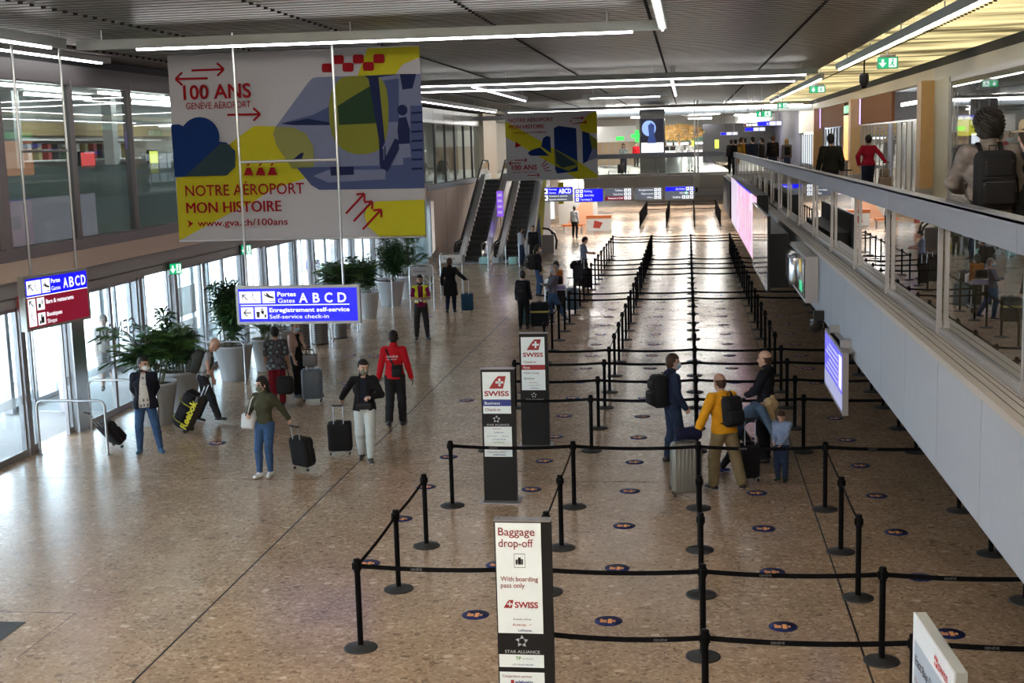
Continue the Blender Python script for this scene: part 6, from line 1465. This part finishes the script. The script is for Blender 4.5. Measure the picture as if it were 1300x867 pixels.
# 1 man in blazer by the left entrance
sc_, g1 = suitcase('black cabin suitcase leaning behind the blazer man', -10.42, 21.95, -35, cloth('case black', (.012, .012, .014)), .36, .22, .50, 38, .38)
p = FL('man in dark blazer, printed white shirt and white mask by the hoop rail', -9.72, 21.55, 200, 1.74, lean=-2, twist=-6, head=(55, 6), vox=.0105, skin='tan',
       feet=[(.15, -.02, 0, -14), (-.22, .06, 0, 20)], hands=((.10, -.17, .95), (-.10, -.15, .95)), poles=((.45, -.6, -.2), (-.45, -.6, -.2)), under=dict(m=PRINT, t=.016, hem=.86, sleeve=.3), top=dict(m=cloth('midnight', (.010, .012, .022)), t=.026, hem=.84, open=(.10, .045), collar=1),
       legs=(JEAN, 'slim', .010), shoes=(SHOEBL, SHOEBL), hair=('short', 'black'), mask=MASKW, curl=(.9, .9))
# 2 older man with grey backpack pulling the wheeled duffel
P2 = FL('bald older man in pale tee shirt and dark trousers bending to his wheeled bag', -9.62, 24.1, -75, 1.74, lean=20, head=(0, 12), vox=.0105, skin='light', feet=[(.10, .28, .0, -6), (-.09, -.16, .03, 0, 18)],
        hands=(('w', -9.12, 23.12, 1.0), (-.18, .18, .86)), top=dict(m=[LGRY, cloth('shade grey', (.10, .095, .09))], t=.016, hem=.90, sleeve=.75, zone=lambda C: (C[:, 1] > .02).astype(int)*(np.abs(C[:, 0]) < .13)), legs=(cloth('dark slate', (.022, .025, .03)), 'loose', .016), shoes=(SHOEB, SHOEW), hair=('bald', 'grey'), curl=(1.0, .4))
backpack(P2, 'grey green backpack on the back of the bald older man', cloth('grey green', (.045, .05, .045)), (.15, .10, .24))
o = thing('duffel_bag', 'black and yellow wheeled sports duffel pulled by the bald older man', 'bag', (-9.62, 23.15, 0), -8)
R_ = T((0, 0, .06))@RY(-62)
DB = cloth('duffel black', (.012, .013, .016)); DY = mat('duffel yellow', (.55, .50, .01), .7)
MB().rbox(R_@T((.36, 0, .17))@RZ(0), .38, .17, .16, .12).build('main_body', DB, o); MB().rbox(R_@T((.38, 0, .0)), .40, .16, .035, .02).build('wheel_board', mat('board black', (.015, .015, .017), .45), o)
for xx in (.14, .52): MB().path([R_@Vector((xx, -.175, .02)), R_@Vector((xx, -.18, .20)), R_@Vector((xx, -.10, .345)), R_@Vector((xx, .10, .345)), R_@Vector((xx, .18, .20))], .016, 6, flat=.4).build('yellow_strap', DY, o)
MB().rbox(R_@T((.33, -.165, .18)), .12, .03, .09, .025).build('end_pocket', DY if 0 else DB, o)
MB().rbox(R_@T((.73, 0, .17)), .03, .12, .12, .03).build('end_cap', DB, o)
te = thing_part('pull_handle', o)
for yy in (-.07, .07): MB().tube(R_@Vector((.72, yy, -.01)), R_@Vector((1.02, yy, -.01)), .010, 8).build('tube', M_STEEL, te)
MB().path([R_@Vector((1.02, -.09, -.01)), R_@Vector((1.02, .09, -.01))], .015, 8).build('grip', M_RUB, te)
for yy in (-.12, .12): MB().path([R_@Vector((.02, yy-.015, -.02)), R_@Vector((.02, yy+.015, -.02))], .05, 12).build('wheel', M_RUB, o)
ux = (R_@Vector((1, 0, 0)))-(R_@Vector((0, 0, 0))); uz = (R_@Vector((0, 0, 1)))-(R_@Vector((0, 0, 0)))
text('Reebok', .20, DY, R_@Vector((.06, -.163, -.035)), ux, uz, o, bold=.03, width=.62)
# 3 person in patterned shirt, from behind, and 4 woman with shawl
p = FL('dark haired person in circle patterned shirt seen from behind', -8.62, 25.7, 20, 1.68, build=1.08, vox=.0105, head=(10, 8), skin='tan', hands=((.26, .05, .88), (-.22, .12, .92)), top=dict(m=FLOR, t=.024, hem=.84, sleeve=.85, name='shirt'), legs=(cloth('dark red', (.16, .01, .02)), 'loose', .014), shoes=SHOEB, hair=('short', 'black'))
o = thing('shoulder_bag', 'dark bag with blue edge carried beside the patterned shirt person', 'bag', (-8.34, 25.35, .52)); MB().rbox(Matrix.Identity(4), .17, .10, .19, .06).build('body', BLK2, o); MB().path([(-.1, 0, .18), (-.06, 0, .36), (.06, 0, .36), (.1, 0, .18)], .012, 6).build('strap', BLK, o)
sc_, g4 = suitcase('blue grey hard suitcase of the woman with the shawl', -8.02, 26.2, 10, mat('blue grey shell', (.10, .13, .17), .4), .44, .26, .66, 0, .30, 'hard')
P4 = FL('woman with pale pink shawl, black top and blue mask behind the patterned shirt', -8.5, 26.75, -115, 1.66, sex='f', vox=.0105, head=(-10, 5), hands=((.2, .1, .9), g4), under=dict(m=BLK, t=.012, hem=.9, sleeve=.2), top=dict(m=PINKC, t=.03, hem=.98, sleeve=.95, open=(.13, .07), name='shawl'), legs=(BLK, 'loose', .014), shoes=SHOEB, hair=('bun', 'brown'), mask=MASKB, curl=(.4, 1.2))
o = thing('handbag', 'grey structured handbag standing on the blue grey suitcase', 'bag', (-8.02, 26.15, .78), 10); MB().rbox(T((0, 0, .13)), .15, .08, .13, .03).build('body', mat('grey leather', (.13, .13, .14), .5), o); MB().path([(-.09, 0, .25), (-.07, 0, .36), (.07, 0, .36), (.09, 0, .25)], .01, 6).build('handle', BLK, o)
# 5 woman green jacket
sc_, g5 = suitcase('black cabin suitcase pulled by the woman in olive jacket', -6.45, 20.4, -30, cloth('case black', (.012, .012, .014)), .40, .22, .50, 8, .24)
P5 = FL('woman with glasses in olive jacket, blue jeans and white sneakers', -6.95, 19.95, 172, 1.66, sex='f', vox=.0105, head=(-28, 4), lean=0, feet=[(.10, .10, 0, -14), (-.06, .0, 0, 6)], hands=((.23, .16, 1.12), g5), poles=((.6, -1, -.3), (-.6, -.6, -.3)), top=dict(m=OLIVE, t=.020, hem=.95, collar=1, name='jacket'), legs=(JEAN, 'slim', .006), shoes=(SHOEW, SHOEW), hair=('long', 'black'), mask=MASKP, curl=(1.1, 1.2))
o = worn(P5, 'shoulder_bag', 'white grey shoulder bag of the woman in olive jacket', 'bag'); strap(P5, o, [(.10, -.12, 1.42), (.14, -.02, 1.48), (.17, .12, 1.38), (.23, .17, 1.13)], .014, mat('bag strap pale', (.45, .43, .40), .6))
m = MB(); m.rbox(T(Vector(P5.upf((.26, .10, 1.0))*P5.k))@RX(12), .12, .045, .13, .04); m.build('body', mat('bag pale', (.48, .48, .48), .6), o)
o = worn(P5, 'glasses', 'dark framed glasses of the woman in olive jacket', 'glasses')
for q in (1, -1):
    c_ = [P5.H(q*.030+.020*math.cos(a), .098, .004+.015*math.sin(a)) for a in np.linspace(0, 2*PI, 13)]; MB().path([Vector(v) for v in c_], .0022, 5, caps=False).build('rim', M_BLACKG, o)
    MB().tube(Vector(P5.H(q*.05, .096, .006)), Vector(P5.H(q*.080, .0, .004)), .0022, 5).build('temple', M_BLACKG, o)
# 6 man in white trousers
sc_, g6 = suitcase('black suitcase at the hand of the man in white trousers', -6.12, 21.5, 8, cloth('case black', (.012, .012, .014)), .42, .24, .52, 4, .34)
P6 = FL('man in black jacket and white trousers walking with his forearm raised', -5.52, 21.0, 190, 1.76, vox=.0105, head=(24, 8), skin='light', feet=[(.10, -.16, .02, -6, 16), (-.08, .20, 0, 10)], hands=(g6, (-.12, .25, 1.17)), poles=((.7, -.8, -.2), (-1, -.6, -.6)), under=dict(m=cloth('dark shirt', (.015, .018, .03)), t=.014, hem=.94, sleeve=.3), top=dict(m=BLK, t=.026, hem=.90, open=(.075, .05), collar=1), legs=(cloth('off white denim', (.46, .50, .50)), 'slim', .016), shoes=(mat('shoe black white', (.03, .03, .03), .5), SHOEW), hair=('short', 'black'), mask=MASKP, curl=(1.3, .9))
o = worn(P6, 'waist_bag', 'grey waist bag on the man in white trousers', 'bag'); MB().rbox(T(Vector(P6.upf((.0, .145, .985))*P6.k)), .13, .035, .05, .03).build('body', DGRY, o); strap(P6, o, [(.15, .06, .99), (.17, 0, .995), (.15, -.08, 1.0)], .014, BLK); tail = text('★', .05, WHT, (0, 0, 0), (1, 0, 0), (0, 0, 1), o) if 0 else None
# 7 red sweater from behind
P7 = FL('tall man in red sweater and black trousers walking away', -5.62, 23.75, 2, 1.86, vox=.0105, skin='dark', head=(0, 8), feet=[(.10, .10, 0, -8), (-.10, -.20, .05, 6, 24)], hands=((.30, .04, .90), (-.30, .0, .88)), top=dict(m=REDC, t=.020, hem=.90, collar=1, name='sweater'), legs=(BLK2, 'loose', .016), shoes=(SHOEB, SHOEB), hair=('buzz', 'black'))
text('GENÈVE', .055, WHT, Vector(P7.upf((-.105, -.142, 1.295))*P7.k), (1, 0, 0), (0, 0, 1), P7.o, width=.22, depth=.004, bold=.01); text('AÉROPORT', .02, WHT, Vector(P7.upf((-.105, -.146, 1.255))*P7.k), (1, 0, 0), (0, 0, 1), P7.o, width=.2, depth=.004, bold=.04)
o = worn(P7, 'crossbody_bag', 'small black crossbody bag on the back of the red sweater man', 'bag'); strap(P7, o, [(-.15, .03, 1.45), (-.12, -.10, 1.44), (-.05, -.145, 1.28), (.04, -.15, 1.12)], .018, BLK); MB().rbox(T(Vector(P7.upf((.08, -.18, 1.06))*P7.k)), .10, .045, .12, .03).build('body', BLK, o); MB().rbox(T(Vector(P7.upf((.08, -.225, 1.03))*P7.k)), .08, .02, .07, .015).build('front_pocket', BLK2, o)
# 8 hi-vis vest man
P8 = FL('bearded man in yellow safety vest over magenta shirt, hands clasped', -7.45, 35.0, 196, 1.80, vox=.012, skin='tan', head=(-4, 6), feet=[(.14, .0, 0, -10), (-.16, .10, 0, 16)], hands=((.05, .22, 1.13), (-.04, .24, 1.14)), poles=((1, -.4, -.6), (-1, -.4, -.6)), under=dict(m=MAG, t=.014, hem=.91, sleeve=.75), top=dict(m=[HIV, REFL], t=.024, hem=.97, sleeve=0, open=(.055, .07), name='safety_vest', zone=lambda C: ((np.abs(C[:, 2]-.13) < .022)).astype(int)), legs=(DGRY, 'slim', .014), shoes=(SHOEB, mat('blue sole', (.08, .12, .25), .5)), hair=('short', 'black'), curl=(1.1, 1.1))
f = Field(P8.hc*P8.k-.2, P8.hc*P8.k+.2, .01); f.cone(P8.H(-.035, .045, -.075), P8.H(.035, .045, -.075), .046, .046, .02); f.cone(P8.H(0, .066, -.10), P8.H(0, .07, -.115), .03, .025, .02); f.build('beard', HAIRM['black'], P8.o)
o = worn(P8, 'name_badge', 'white badge on a dark lanyard of the safety vest man', 'badge'); strap(P8, o, [(.05, .0, 1.49), (.03, .13, 1.34), (0, .145, 1.18)], .006, BLK); strap(P8, o, [(-.05, .0, 1.49), (-.03, .13, 1.34), (0, .145, 1.18)], .006, BLK); MB().box(-.03, .165, 1.06*P8.k, .03, .17, 1.17*P8.k).build('card', WHT, o)
# 9 long coat man
sc_, g9 = suitcase('small blue suitcase pulled by the man in the long black coat', -7.12, 40.75, -6, cloth('case blue', (.015, .045, .085)), .38, .22, .56, 3, .48)
FL('man in long black coat walking away with a blue suitcase', -7.66, 40.7, -4, 1.76, vox=.013, skin='tan', head=(-5, 6), feet=[(.09, .10, 0, -6), (-.09, -.14, .02, 4, 14)], hands=(g9, (-.27, .02, .92)), top=dict(m=BLK, t=.030, hem=.56, collar=1, name='coat', fold=.004), legs=(NVY, 'slim', .010), shoes=SHOEB, hair=('short', 'brown'), curl=(1.3, .4))
# 10..13 group at the trolley
P10 = FL('woman in black with black backpack standing behind the First totem', -4.78, 36.8, -8, 1.70, sex='f', vox=.013, head=(20, 0), hands=((.22, .08, .92), (-.22, .06, .9)), top=dict(m=cloth('dark navy', (.010, .012, .022)), t=.024, hem=.88), legs=(BLK, 'slim', .008), shoes=SHOEB, hair=('bun', 'black'))
backpack(P10, 'black backpack on the woman behind the First totem', BLK2, (.14, .09, .22))
suitcase('large dark suitcase with yellow belt beside the backpack woman', -4.33, 37.05, 4, cloth('case teal black', (.010, .014, .018)), .52, .30, .70, 0, 0); tag(MB().box(-4.60, 36.88, .47, -4.06, 37.22, .52).build('luggage_belt', mat('belt yellow', (.35, .30, .08), .7)), 'yellow belt round the large dark suitcase', 'belt')
suitcase('teal suitcase half hidden behind the backpack woman', -4.76, 37.45, 0, mat('teal shell', (.03, .10, .12), .4), .42, .26, .62, 0, 0, 'hard')
FL('grey haired man with blue mask and folded arms leaning by the trolley', -4.02, 37.75, 115, 1.76, vox=.013, head=(0, 4), lean=-8, feet=[(.08, .0, 0, -6), (-.08, -.42, 0, 6)], hands=((-.10, .20, 1.15), (.10, .22, 1.19)), poles=((1, -.2, -.6), (-1, -.2, -.6)), top=dict(m=cloth('grey blue sweater', (.085, .085, .11)), t=.018, hem=.93), legs=(JEAN, 'slim', .012), shoes=(SHOEB, SHOEW), hair=('short', 'grey'), mask=MASKB)
FL('person in rust brown sweater behind the luggage trolley, seen from behind', -4.20, 40.75, 5, 1.60, sex='f', vox=.014, head=(-15, 5), top=dict(m=RUST, t=.026, hem=.90), legs=(BLK, 'slim', .008), shoes=SHOEB, hair=('bob', 'black'))
# trolley
o = thing('luggage_trolley', 'steel luggage trolley loaded with dark cases at the queue', 'trolley', (-4.10, 39.45, 0), 0)
MB().path([(-.33, 0, .18), (-.33, -.05, .95), (-.30, -.05, 1.0), (.30, -.05, 1.0), (.33, -.05, .95), (.33, 0, .18)], .017, 8).build('push_frame', M_STEEL, o)
MB().path([(-.33, -.02, .85), (.33, -.02, .85)], .014, 8).build('cross_tube', M_STEEL, o); MB().box(-.3, -.07, .86, .3, -.03, .97).build('advert_plate', mat('trolley plate', (.20, .18, .35), .5), o)
for xx in (-.33, .33): MB().path([(xx, 0, .18), (xx*.8, .85, .14)], .017, 8).build('side_rail', M_STEEL, o)
MB().path([(-.33, .0, .18), (.33, .0, .18)], .014, 8).path([(-.27, .8, .14), (.27, .8, .14)], .014, 8).build('base_bar', M_STEEL, o); MB().path([(0, -.03, .2), (0, -.03, .85)], .03, 8).build('centre_post', M_LEDGE, o)
for xx, yy in ((-.3, 0), (.3, 0), (0, .82)): MB().path([(xx-.02, yy, .065), (xx+.02, yy, .065)], .065, 12).build('wheel', M_RUB, o)
suitcase('black suitcase lying inside the steel trolley, left', -4.26, 39.75, 0, BLK, .30, .42, .58, 0, 0, z=.16); suitcase('black suitcase lying inside the steel trolley, right', -3.94, 39.75, 0, BLK2, .28, .42, .58, 0, 0, z=.16)
tag(MB().rbox(T((-4.1, 39.55, 1.14)), .22, .12, .13, .08).build('soft_bag', BLK), 'soft black bag lying on top of the trolley handle', 'bag')
suitcase('slate blue hard suitcase standing right of the trolley', -3.72, 40.6, 0, mat('slate blue shell', (.05, .09, .13), .4), .46, .28, .72, 0, .34, 'hard')
P13 = FL('man in black jacket with white mask and big black backpack facing right', -5.28, 45.0, -70, 1.80, vox=.015, skin='tan', hands=((.26, .02, .88), (-.2, .15, .95)), top=dict(m=BLK, t=.026, hem=.92), legs=(JEAN, 'slim', .014), shoes=SHOEB, hair=('short', 'black'), mask=MASKW)
backpack(P13, 'big black backpack of the masked man facing right', BLK2, (.17, .12, .26), (0, -.23, 1.2))
suitcase('dark suitcase with raised handle in front of the masked man facing right', -4.75, 45.2, -60, BLK2, .42, .24, .62, 0, .42)
suitcase('white suitcase beside the masked man facing right', -4.82, 44.5, -60, mat('white shell', (.6, .6, .6), .4), .42, .25, .6, 0, 0, 'hard')
# escalator foot
FL('man in grey tee shirt with folded arms at the foot of the escalators', -7.40, 56.6, -60, 1.74, vox=.016, skin='tan', hands=((-.10, .20, 1.15), (.10, .22, 1.19)), poles=((1, -.2, -.6), (-1, -.2, -.6)), top=dict(m=LGRY, t=.018, hem=.9, sleeve=.8, name='shirt'), legs=(JEAND, 'slim', .016), shoes=SHOEB, hair=('short', 'black'))
FL('dark clothed person half hidden behind the grey tee shirt man', -7.0, 58.0, 180, 1.68, vox=.018, top=dict(m=BLK, t=.02, hem=.9), legs=(BLK2, 'slim', .012), shoes=SHOEB, hair=('short', 'black'))
FL('man in blue grey polo looking at his phone beside the queue', -3.98, 48.9, -70, 1.80, vox=.015, skin='light', head=(0, 32), hands=((.08, .34, 1.12), (-.05, .36, 1.14)), top=dict(m=cloth('blue grey polo', (.12, .14, .20)), t=.018, hem=.93, sleeve=.8, name='shirt'), legs=(DGRY, 'slim', .014), shoes=SHOEB, hair=('short', 'black'))
tag(MB().box(-3.66, 48.93, 1.155, -3.58, 49.07, 1.18).build('phone', M_BLACKG), 'dark phone in the hands of the polo shirt man', 'phone')
suitcase('big black suitcase with a jacket over it below the polo shirt man', -4.02, 47.6, 0, BLK2, .52, .32, .78, 0, .34); suitcase('second black suitcase in front of the polo shirt man', -3.72, 47.0, 0, BLK, .36, .28, .72, 0, .36)
f = Field((-4.4, 47.3, .7), (-3.6, 47.9, 1.2), .02); f.cone((-4.2, 47.6, .88), (-3.85, 47.6, .90), .15, .13, .04); f.cone((-4.25, 47.5, .7), (-4.3, 47.5, .85), .08, .09, .04); f.folds(.008, 22); tag(f.build('jacket', BLK, None), 'black jacket draped over the big black suitcase', 'jacket')
FL('man in pale grey hoodie and black trousers at the far counter', -6.45, 73.5, -20, 1.80, vox=.02, skin='dark', top=dict(m=LGRY, t=.02, hem=.9), legs=(BLK, 'slim', .01), shoes=SHOEB, hair=('buzz', 'black'))
# ---- the queue on the right
P17 = FL('man in navy sweater with mask and black backpack, facing right', -.28, 21.0, -68, 1.82, vox=.0105, head=(-6, 4), feet=[(.12, .04, 0, -6), (-.1, -.06, 0, 8)], hands=((.22, .14, .92), (-.2, .16, .95)), top=dict(m=cloth('navy sweater', (.014, .022, .050)), t=.022, hem=.90, collar=1, name='sweater'), legs=(JEAND, 'slim', .016), shoes=SHOEB, hair=('short', 'brown'), mask=MASKB, curl=(1.1, .4))
backpack(P17, 'black backpack on the man in the navy sweater', BLK, (.16, .12, .26), (0, -.23, 1.19))
P18 = FL('bald man in mustard yellow hoodie and khaki trousers leaning to his suitcase', .52, 19.35, 28, 1.78, vox=.0105, skin='tan', lean=10, head=(8, 2), feet=[(.24, -.12, 0, -24), (-.15, .06, 0, 22)], hands=((.14, .16, .96), ('w', .12, 19.12, .98)), poles=((1, -.5, -.4), (-.6, -.9, -.2)), top=dict(m=MUST, t=.036, hem=.89, hood=1, name='hoodie'), legs=(KHAKI, 'loose', .026), shoes=(SHOEB, SHOEW), hair=('ring', 'brown'), curl=(.4, .6))
backpack(P18, 'black backpack hanging on the mustard yellow hoodie', BLK, (.15, .10, .23), (.04, -.225, 1.20))
suitcase('large champagne hard suitcase at the hand of the yellow hoodie man', -.06, 19.0, 8, mat('champagne shell', (.20, .19, .165), .35, .3), .46, .30, .76, 0, .0, 'hard')
tag(MB().rbox(T((-.02, 19.12, .93))@RZ(15), .20, .12, .09, .07).build('travel_bag', cloth('deep blue', (.008, .009, .03))), 'dark blue bag lying on the champagne suitcase', 'bag')
suitcase('black suitcase between the yellow hoodie man and the bending woman', .90, 19.85, 20, BLK, .34, .22, .55, 0, .42)
P19 = FL('balding man in dark suit jacket facing left in the queue', 1.25, 21.15, 68, 1.84, vox=.0105, head=(2, 4), feet=[(.12, .03, 0, -8), (-.12, -.03, 0, 8)], hands=((.10, .26, 1.10), (-.08, .28, 1.06)), poles=((1, -.7, -.4), (-1, -.7, -.4)), under=dict(m=cloth('mauve shirt', (.07, .05, .065)), t=.014, hem=.92, sleeve=.3), top=dict(m=cloth('suit dark', (.010, .012, .018)), t=.028, hem=.84, open=(.05, .05), collar=1), legs=(cloth('suit trousers', (.012, .012, .014)), 'loose', .016), shoes=SHOEB, hair=('ring', 'brown'))
P20 = FL('woman with long blond hair in denim jacket bending down to the child', .72, 20.35, -72, 1.68, sex='f', vox=.0105, lean=58, hdrop=.10, head=(0, 42), feet=[(.08, .12, 0, -6), (-.08, -.22, .0, 6)], hands=(('w', 1.32, 20.0, .68), ('w', 1.34, 20.2, .66)), poles=((.6, -.2, .8), (-.6, -.2, .8)), top=dict(m=DENIM, t=.024, hem=.9), legs=(BLK, 'slim', .008), shoes=(mat('blue sneaker', (.03, .04, .14), .6), SHOEW), hair=('bun', 'blond'), curl=(.8, .8))
# long hair falling forward
f = Field(P20.hc*P20.k-.45, P20.hc*P20.k+.4, .012); c0 = P20.hc*P20.k
for a, b_ in (((-.075, -.02, .02), (-.085, .05, -.26)), ((.075, -.02, .02), (.085, .05, -.24)), ((-.05, -.06, .0), (-.06, -.01, -.27)), ((.05, -.06, .0), (.06, -.01, -.25)), ((0, -.04, .04), (0, -.08, -.15))): f.cone(c0+np.array(a), c0+np.array(b_), .050, .022, .03)
f.folds(.004, 90); f.build('hair', HAIRM['blond'], P20.o)
FL('small boy in pale blue jacket and dark jeans beside the bending woman', 1.42, 19.9, 160, 1.12, vox=.009, head=(10, 30), build=1.02, feet=[(.09, .0, 0, -8), (-.10, .03, 0, 8)], hands=((.12, .25, 1.02), (-.08, .27, 1.0)), top=dict(m=PALEBL, t=.024, hem=.92, collar=1), legs=(JEAND, 'slim', .018), shoes=(cloth('dark green shoe', (.02, .05, .04)), SHOEB), hair=('short', 'brown'))
# ---- people on the gallery
P22 = FL('curly haired man with large black backpack on the gallery at the upper right', 2.72, 12.3, 4, 1.86, z=MZ, vox=.009, skin='light', build=1.08, head=(12, 4), feet=[(.1, .05, 0, -6), (-.1, -.1, 0, 6)], hands=((.14, .30, 1.12), (-.14, .30, 1.12)), poles=((1.2, -.9, -.6), (-1.2, -.9, -.6)), top=dict(m=BROWNJ, t=.026, hem=.93, collar=1, name='shirt', fold=.013), legs=(cloth('pale khaki', (.27, .22, .14)), 'loose', .022), shoes=SHOEB, hair=('curly', 'black'))
backpack(P22, 'large black backpack on the curly haired gallery man', BLK, (.165, .11, .25), (-.01, -.225, 1.20))
o = worn(P22, 'shoulder_pouch', 'small black pouch hanging at the right hip of the curly haired man', 'bag'); strap(P22, o, [(.12, .05, 1.46), (.15, -.06, 1.44), (.22, -.10, 1.2), (.25, -.06, 1.02)], .014, BLK); MB().rbox(T(Vector(P22.upf((.25, -.06, .90))*P22.k)), .05, .06, .12, .04).build('body', BLK, o)
P23 = FL('person in cream sun hat and dark hoodie at the right picture edge', 3.22, 12.9, 8, 1.76, z=MZ, vox=.013, top=dict(m=cloth('dark slate hoodie', (.03, .035, .045)), t=.03, hem=.93, hood=1, name='hoodie'), legs=(cloth('pale beige', (.42, .36, .30)), 'loose', .018), shoes=SHOEW, hair=('short', 'brown'))
o = worn(P23, 'sun_hat', 'cream brimmed sun hat at the right picture edge', 'hat'); c_ = P23.H(0, -.01, .06); MB().lathe([(.16, -.02), (.155, -.008), (.095, .0), (.092, .07), (.07, .10), (0, .105)], tuple(c_), 20).build('hat_body', cloth('cream straw', (.52, .42, .28)), o)
sc_, g24 = suitcase('brown checked suitcase with a bag on it beside the red jacket woman', 5.42, 36.9, 0, mat('taupe shell', (.20, .15, .12), .5), .36, .24, .50, 0, .42, z=MZ)
tag(MB().rbox(T((5.42, 36.92, MZ+.68)), .13, .08, .12, .05).build('small_bag', mat('taupe bag', (.22, .18, .15), .6)), 'small taupe bag on top of the brown checked suitcase', 'bag')
FL('woman in crimson jacket walking away on the gallery', 4.98, 37.0, 4, 1.70, z=MZ, sex='f', vox=.013, build=1.05, head=(0, 2), feet=[(.09, .12, 0, -6), (-.09, -.12, .02, 4, 14)], hands=(g24, (-.26, .02, .95)), poles=((.8, -.5, 0), (-1, -.6, -.2)), top=dict(m=CRIM, t=.026, hem=.92), legs=(NVY, 'slim', .012), shoes=SHOEB, hair=('bun', 'black'), skin='tan')
FL('man in dark jacket walking away on the gallery left of the crimson jacket', 3.42, 32.0, 4, 1.75, z=MZ, vox=.013, build=1.1, head=(10, 2), hands=((.28, .03, .92), (-.30, .02, .92)), top=dict(m=cloth('dark brown black', (.016, .016, .013)), t=.030, hem=.90), legs=(BLK, 'slim', .016), shoes=SHOEB, hair=('short', 'black'), skin='tan')
sc_, gx = suitcase('dark cabin suitcase beside the dark jacket man on the gallery', 3.85, 32.2, 0, BLK2, .36, .22, .5, 0, .35, z=MZ)
for lab, x, y, rz, h, tp_, lg, hr, extra in (
        ('fair haired woman in grey jacket with small backpack in the gallery crowd', 4.45, 60, 10, 1.66, GRY, JEAN, ('bob', 'blond'), 1),
        ('man in black with backpack in the middle of the gallery crowd', 3.65, 57, 4, 1.82, BLK, JEAND, ('short', 'brown'), 1),
        ('dark haired person with mask and striped hem in the gallery crowd', 3.30, 59, 70, 1.74, BLK2, BLK, ('short', 'black'), 0),
        ('tall person in dark navy leaning in the gallery crowd', 2.85, 58, 20, 1.78, NVY, NVY, ('short', 'black'), 0),
        ('person in mustard coat with blue mask in the gallery crowd', 2.42, 59.5, -60, 1.78, cloth('mustard coat', (.33, .17, .02)), BLK, ('short', 'brown'), 0),
        ('dark clothed person just left of the mustard coat', 2.3, 63.5, 0, 1.7, BLK, BLK, ('short', 'black'), 0),
        ('dark clothed person furthest left in the gallery crowd', 2.2, 66.5, 0, 1.7, DGRY, BLK, ('short', 'brown'), 0),
        ('person in dark clothes between mustard coat and navy person', 2.75, 64, 30, 1.75, BLK2, BLK, ('short', 'black'), 0),
        ('person in white and dark trousers with suitcase alone on the bridge', -3.5, 71.6, 180, 1.66, cloth('pale mint', (.40, .45, .45)), NVY, ('long', 'black'), 0),
        ('left one of two people in white on the bridge by the golden tree', -.45, 74.2, 30, 1.78, WHT, cloth('pale trousers', (.5, .5, .5)), ('short', 'blond'), 0),
        ('right one of two people in white on the bridge by the golden tree', .15, 74, -30, 1.70, WHT, WHT, ('short', 'grey'), 0),
        ('person in red far behind on the left of the screen column', -3.6, 92, 180, 1.7, REDC, BLK, ('short', 'black'), 0),
        ('left of two dark seated figures before the golden tree', -1.55, 93, 10, 1.62, BLK, BLK, ('short', 'brown'), 0),
        ('right of two dark seated figures before the golden tree', -1.0, 93.5, 0, 1.62, BLK2, BLK, ('short', 'black'), 0)):
    P = FL(lab, x, y, rz, h, z=MZ, vox=.022, top=dict(m=tp_, t=.028, hem=.90 if 'coat' not in lab else .6), legs=(lg, 'slim', .014), shoes=SHOEB, hair=hr, mask=MASKB if 'mask' in lab else None)
    if extra: backpack(P, 'dark backpack on the '+('fair haired woman' if 'fair' in lab else 'man in black')+' in the gallery crowd', BLK, (.13, .09, .2))
suitcase('dark suitcase between the backpack man and the fair haired woman on the gallery', 4.05, 57.5, 0, BLK, .36, .24, .5, 0, .3, z=MZ); suitcase('black suitcase standing by the lone person on the bridge', -3.62, 70.9, 0, BLK2, .36, .24, .5, 0, 0, z=MZ)
# ---- outside the glass
FL('person in shorts walking outside behind the etched glass door', -13.3, 27.6, -160, 1.74, vox=.015, lean=6, feet=[(.1, .3, 0, 0), (-.1, -.25, .05, 0, 20)], top=dict(m=cloth('pale brown', (.30, .25, .21)), t=.02, hem=.9, sleeve=.8), legs=(cloth('grey shorts', (.16, .15, .15)), 'loose', .02, 1.1), shoes=SHOEB, hair=('short', 'grey'))
FL('man in bright blue shirt outside above the gate sign letter C', -13.2, 44.0, -150, 1.8, vox=.016, top=dict(m=cloth('royal blue', (.02, .06, .35)), t=.02, hem=.9, sleeve=.8, name='shirt'), legs=(NVY, 'slim', .014), shoes=SHOEB, hair=('short', 'brown'))
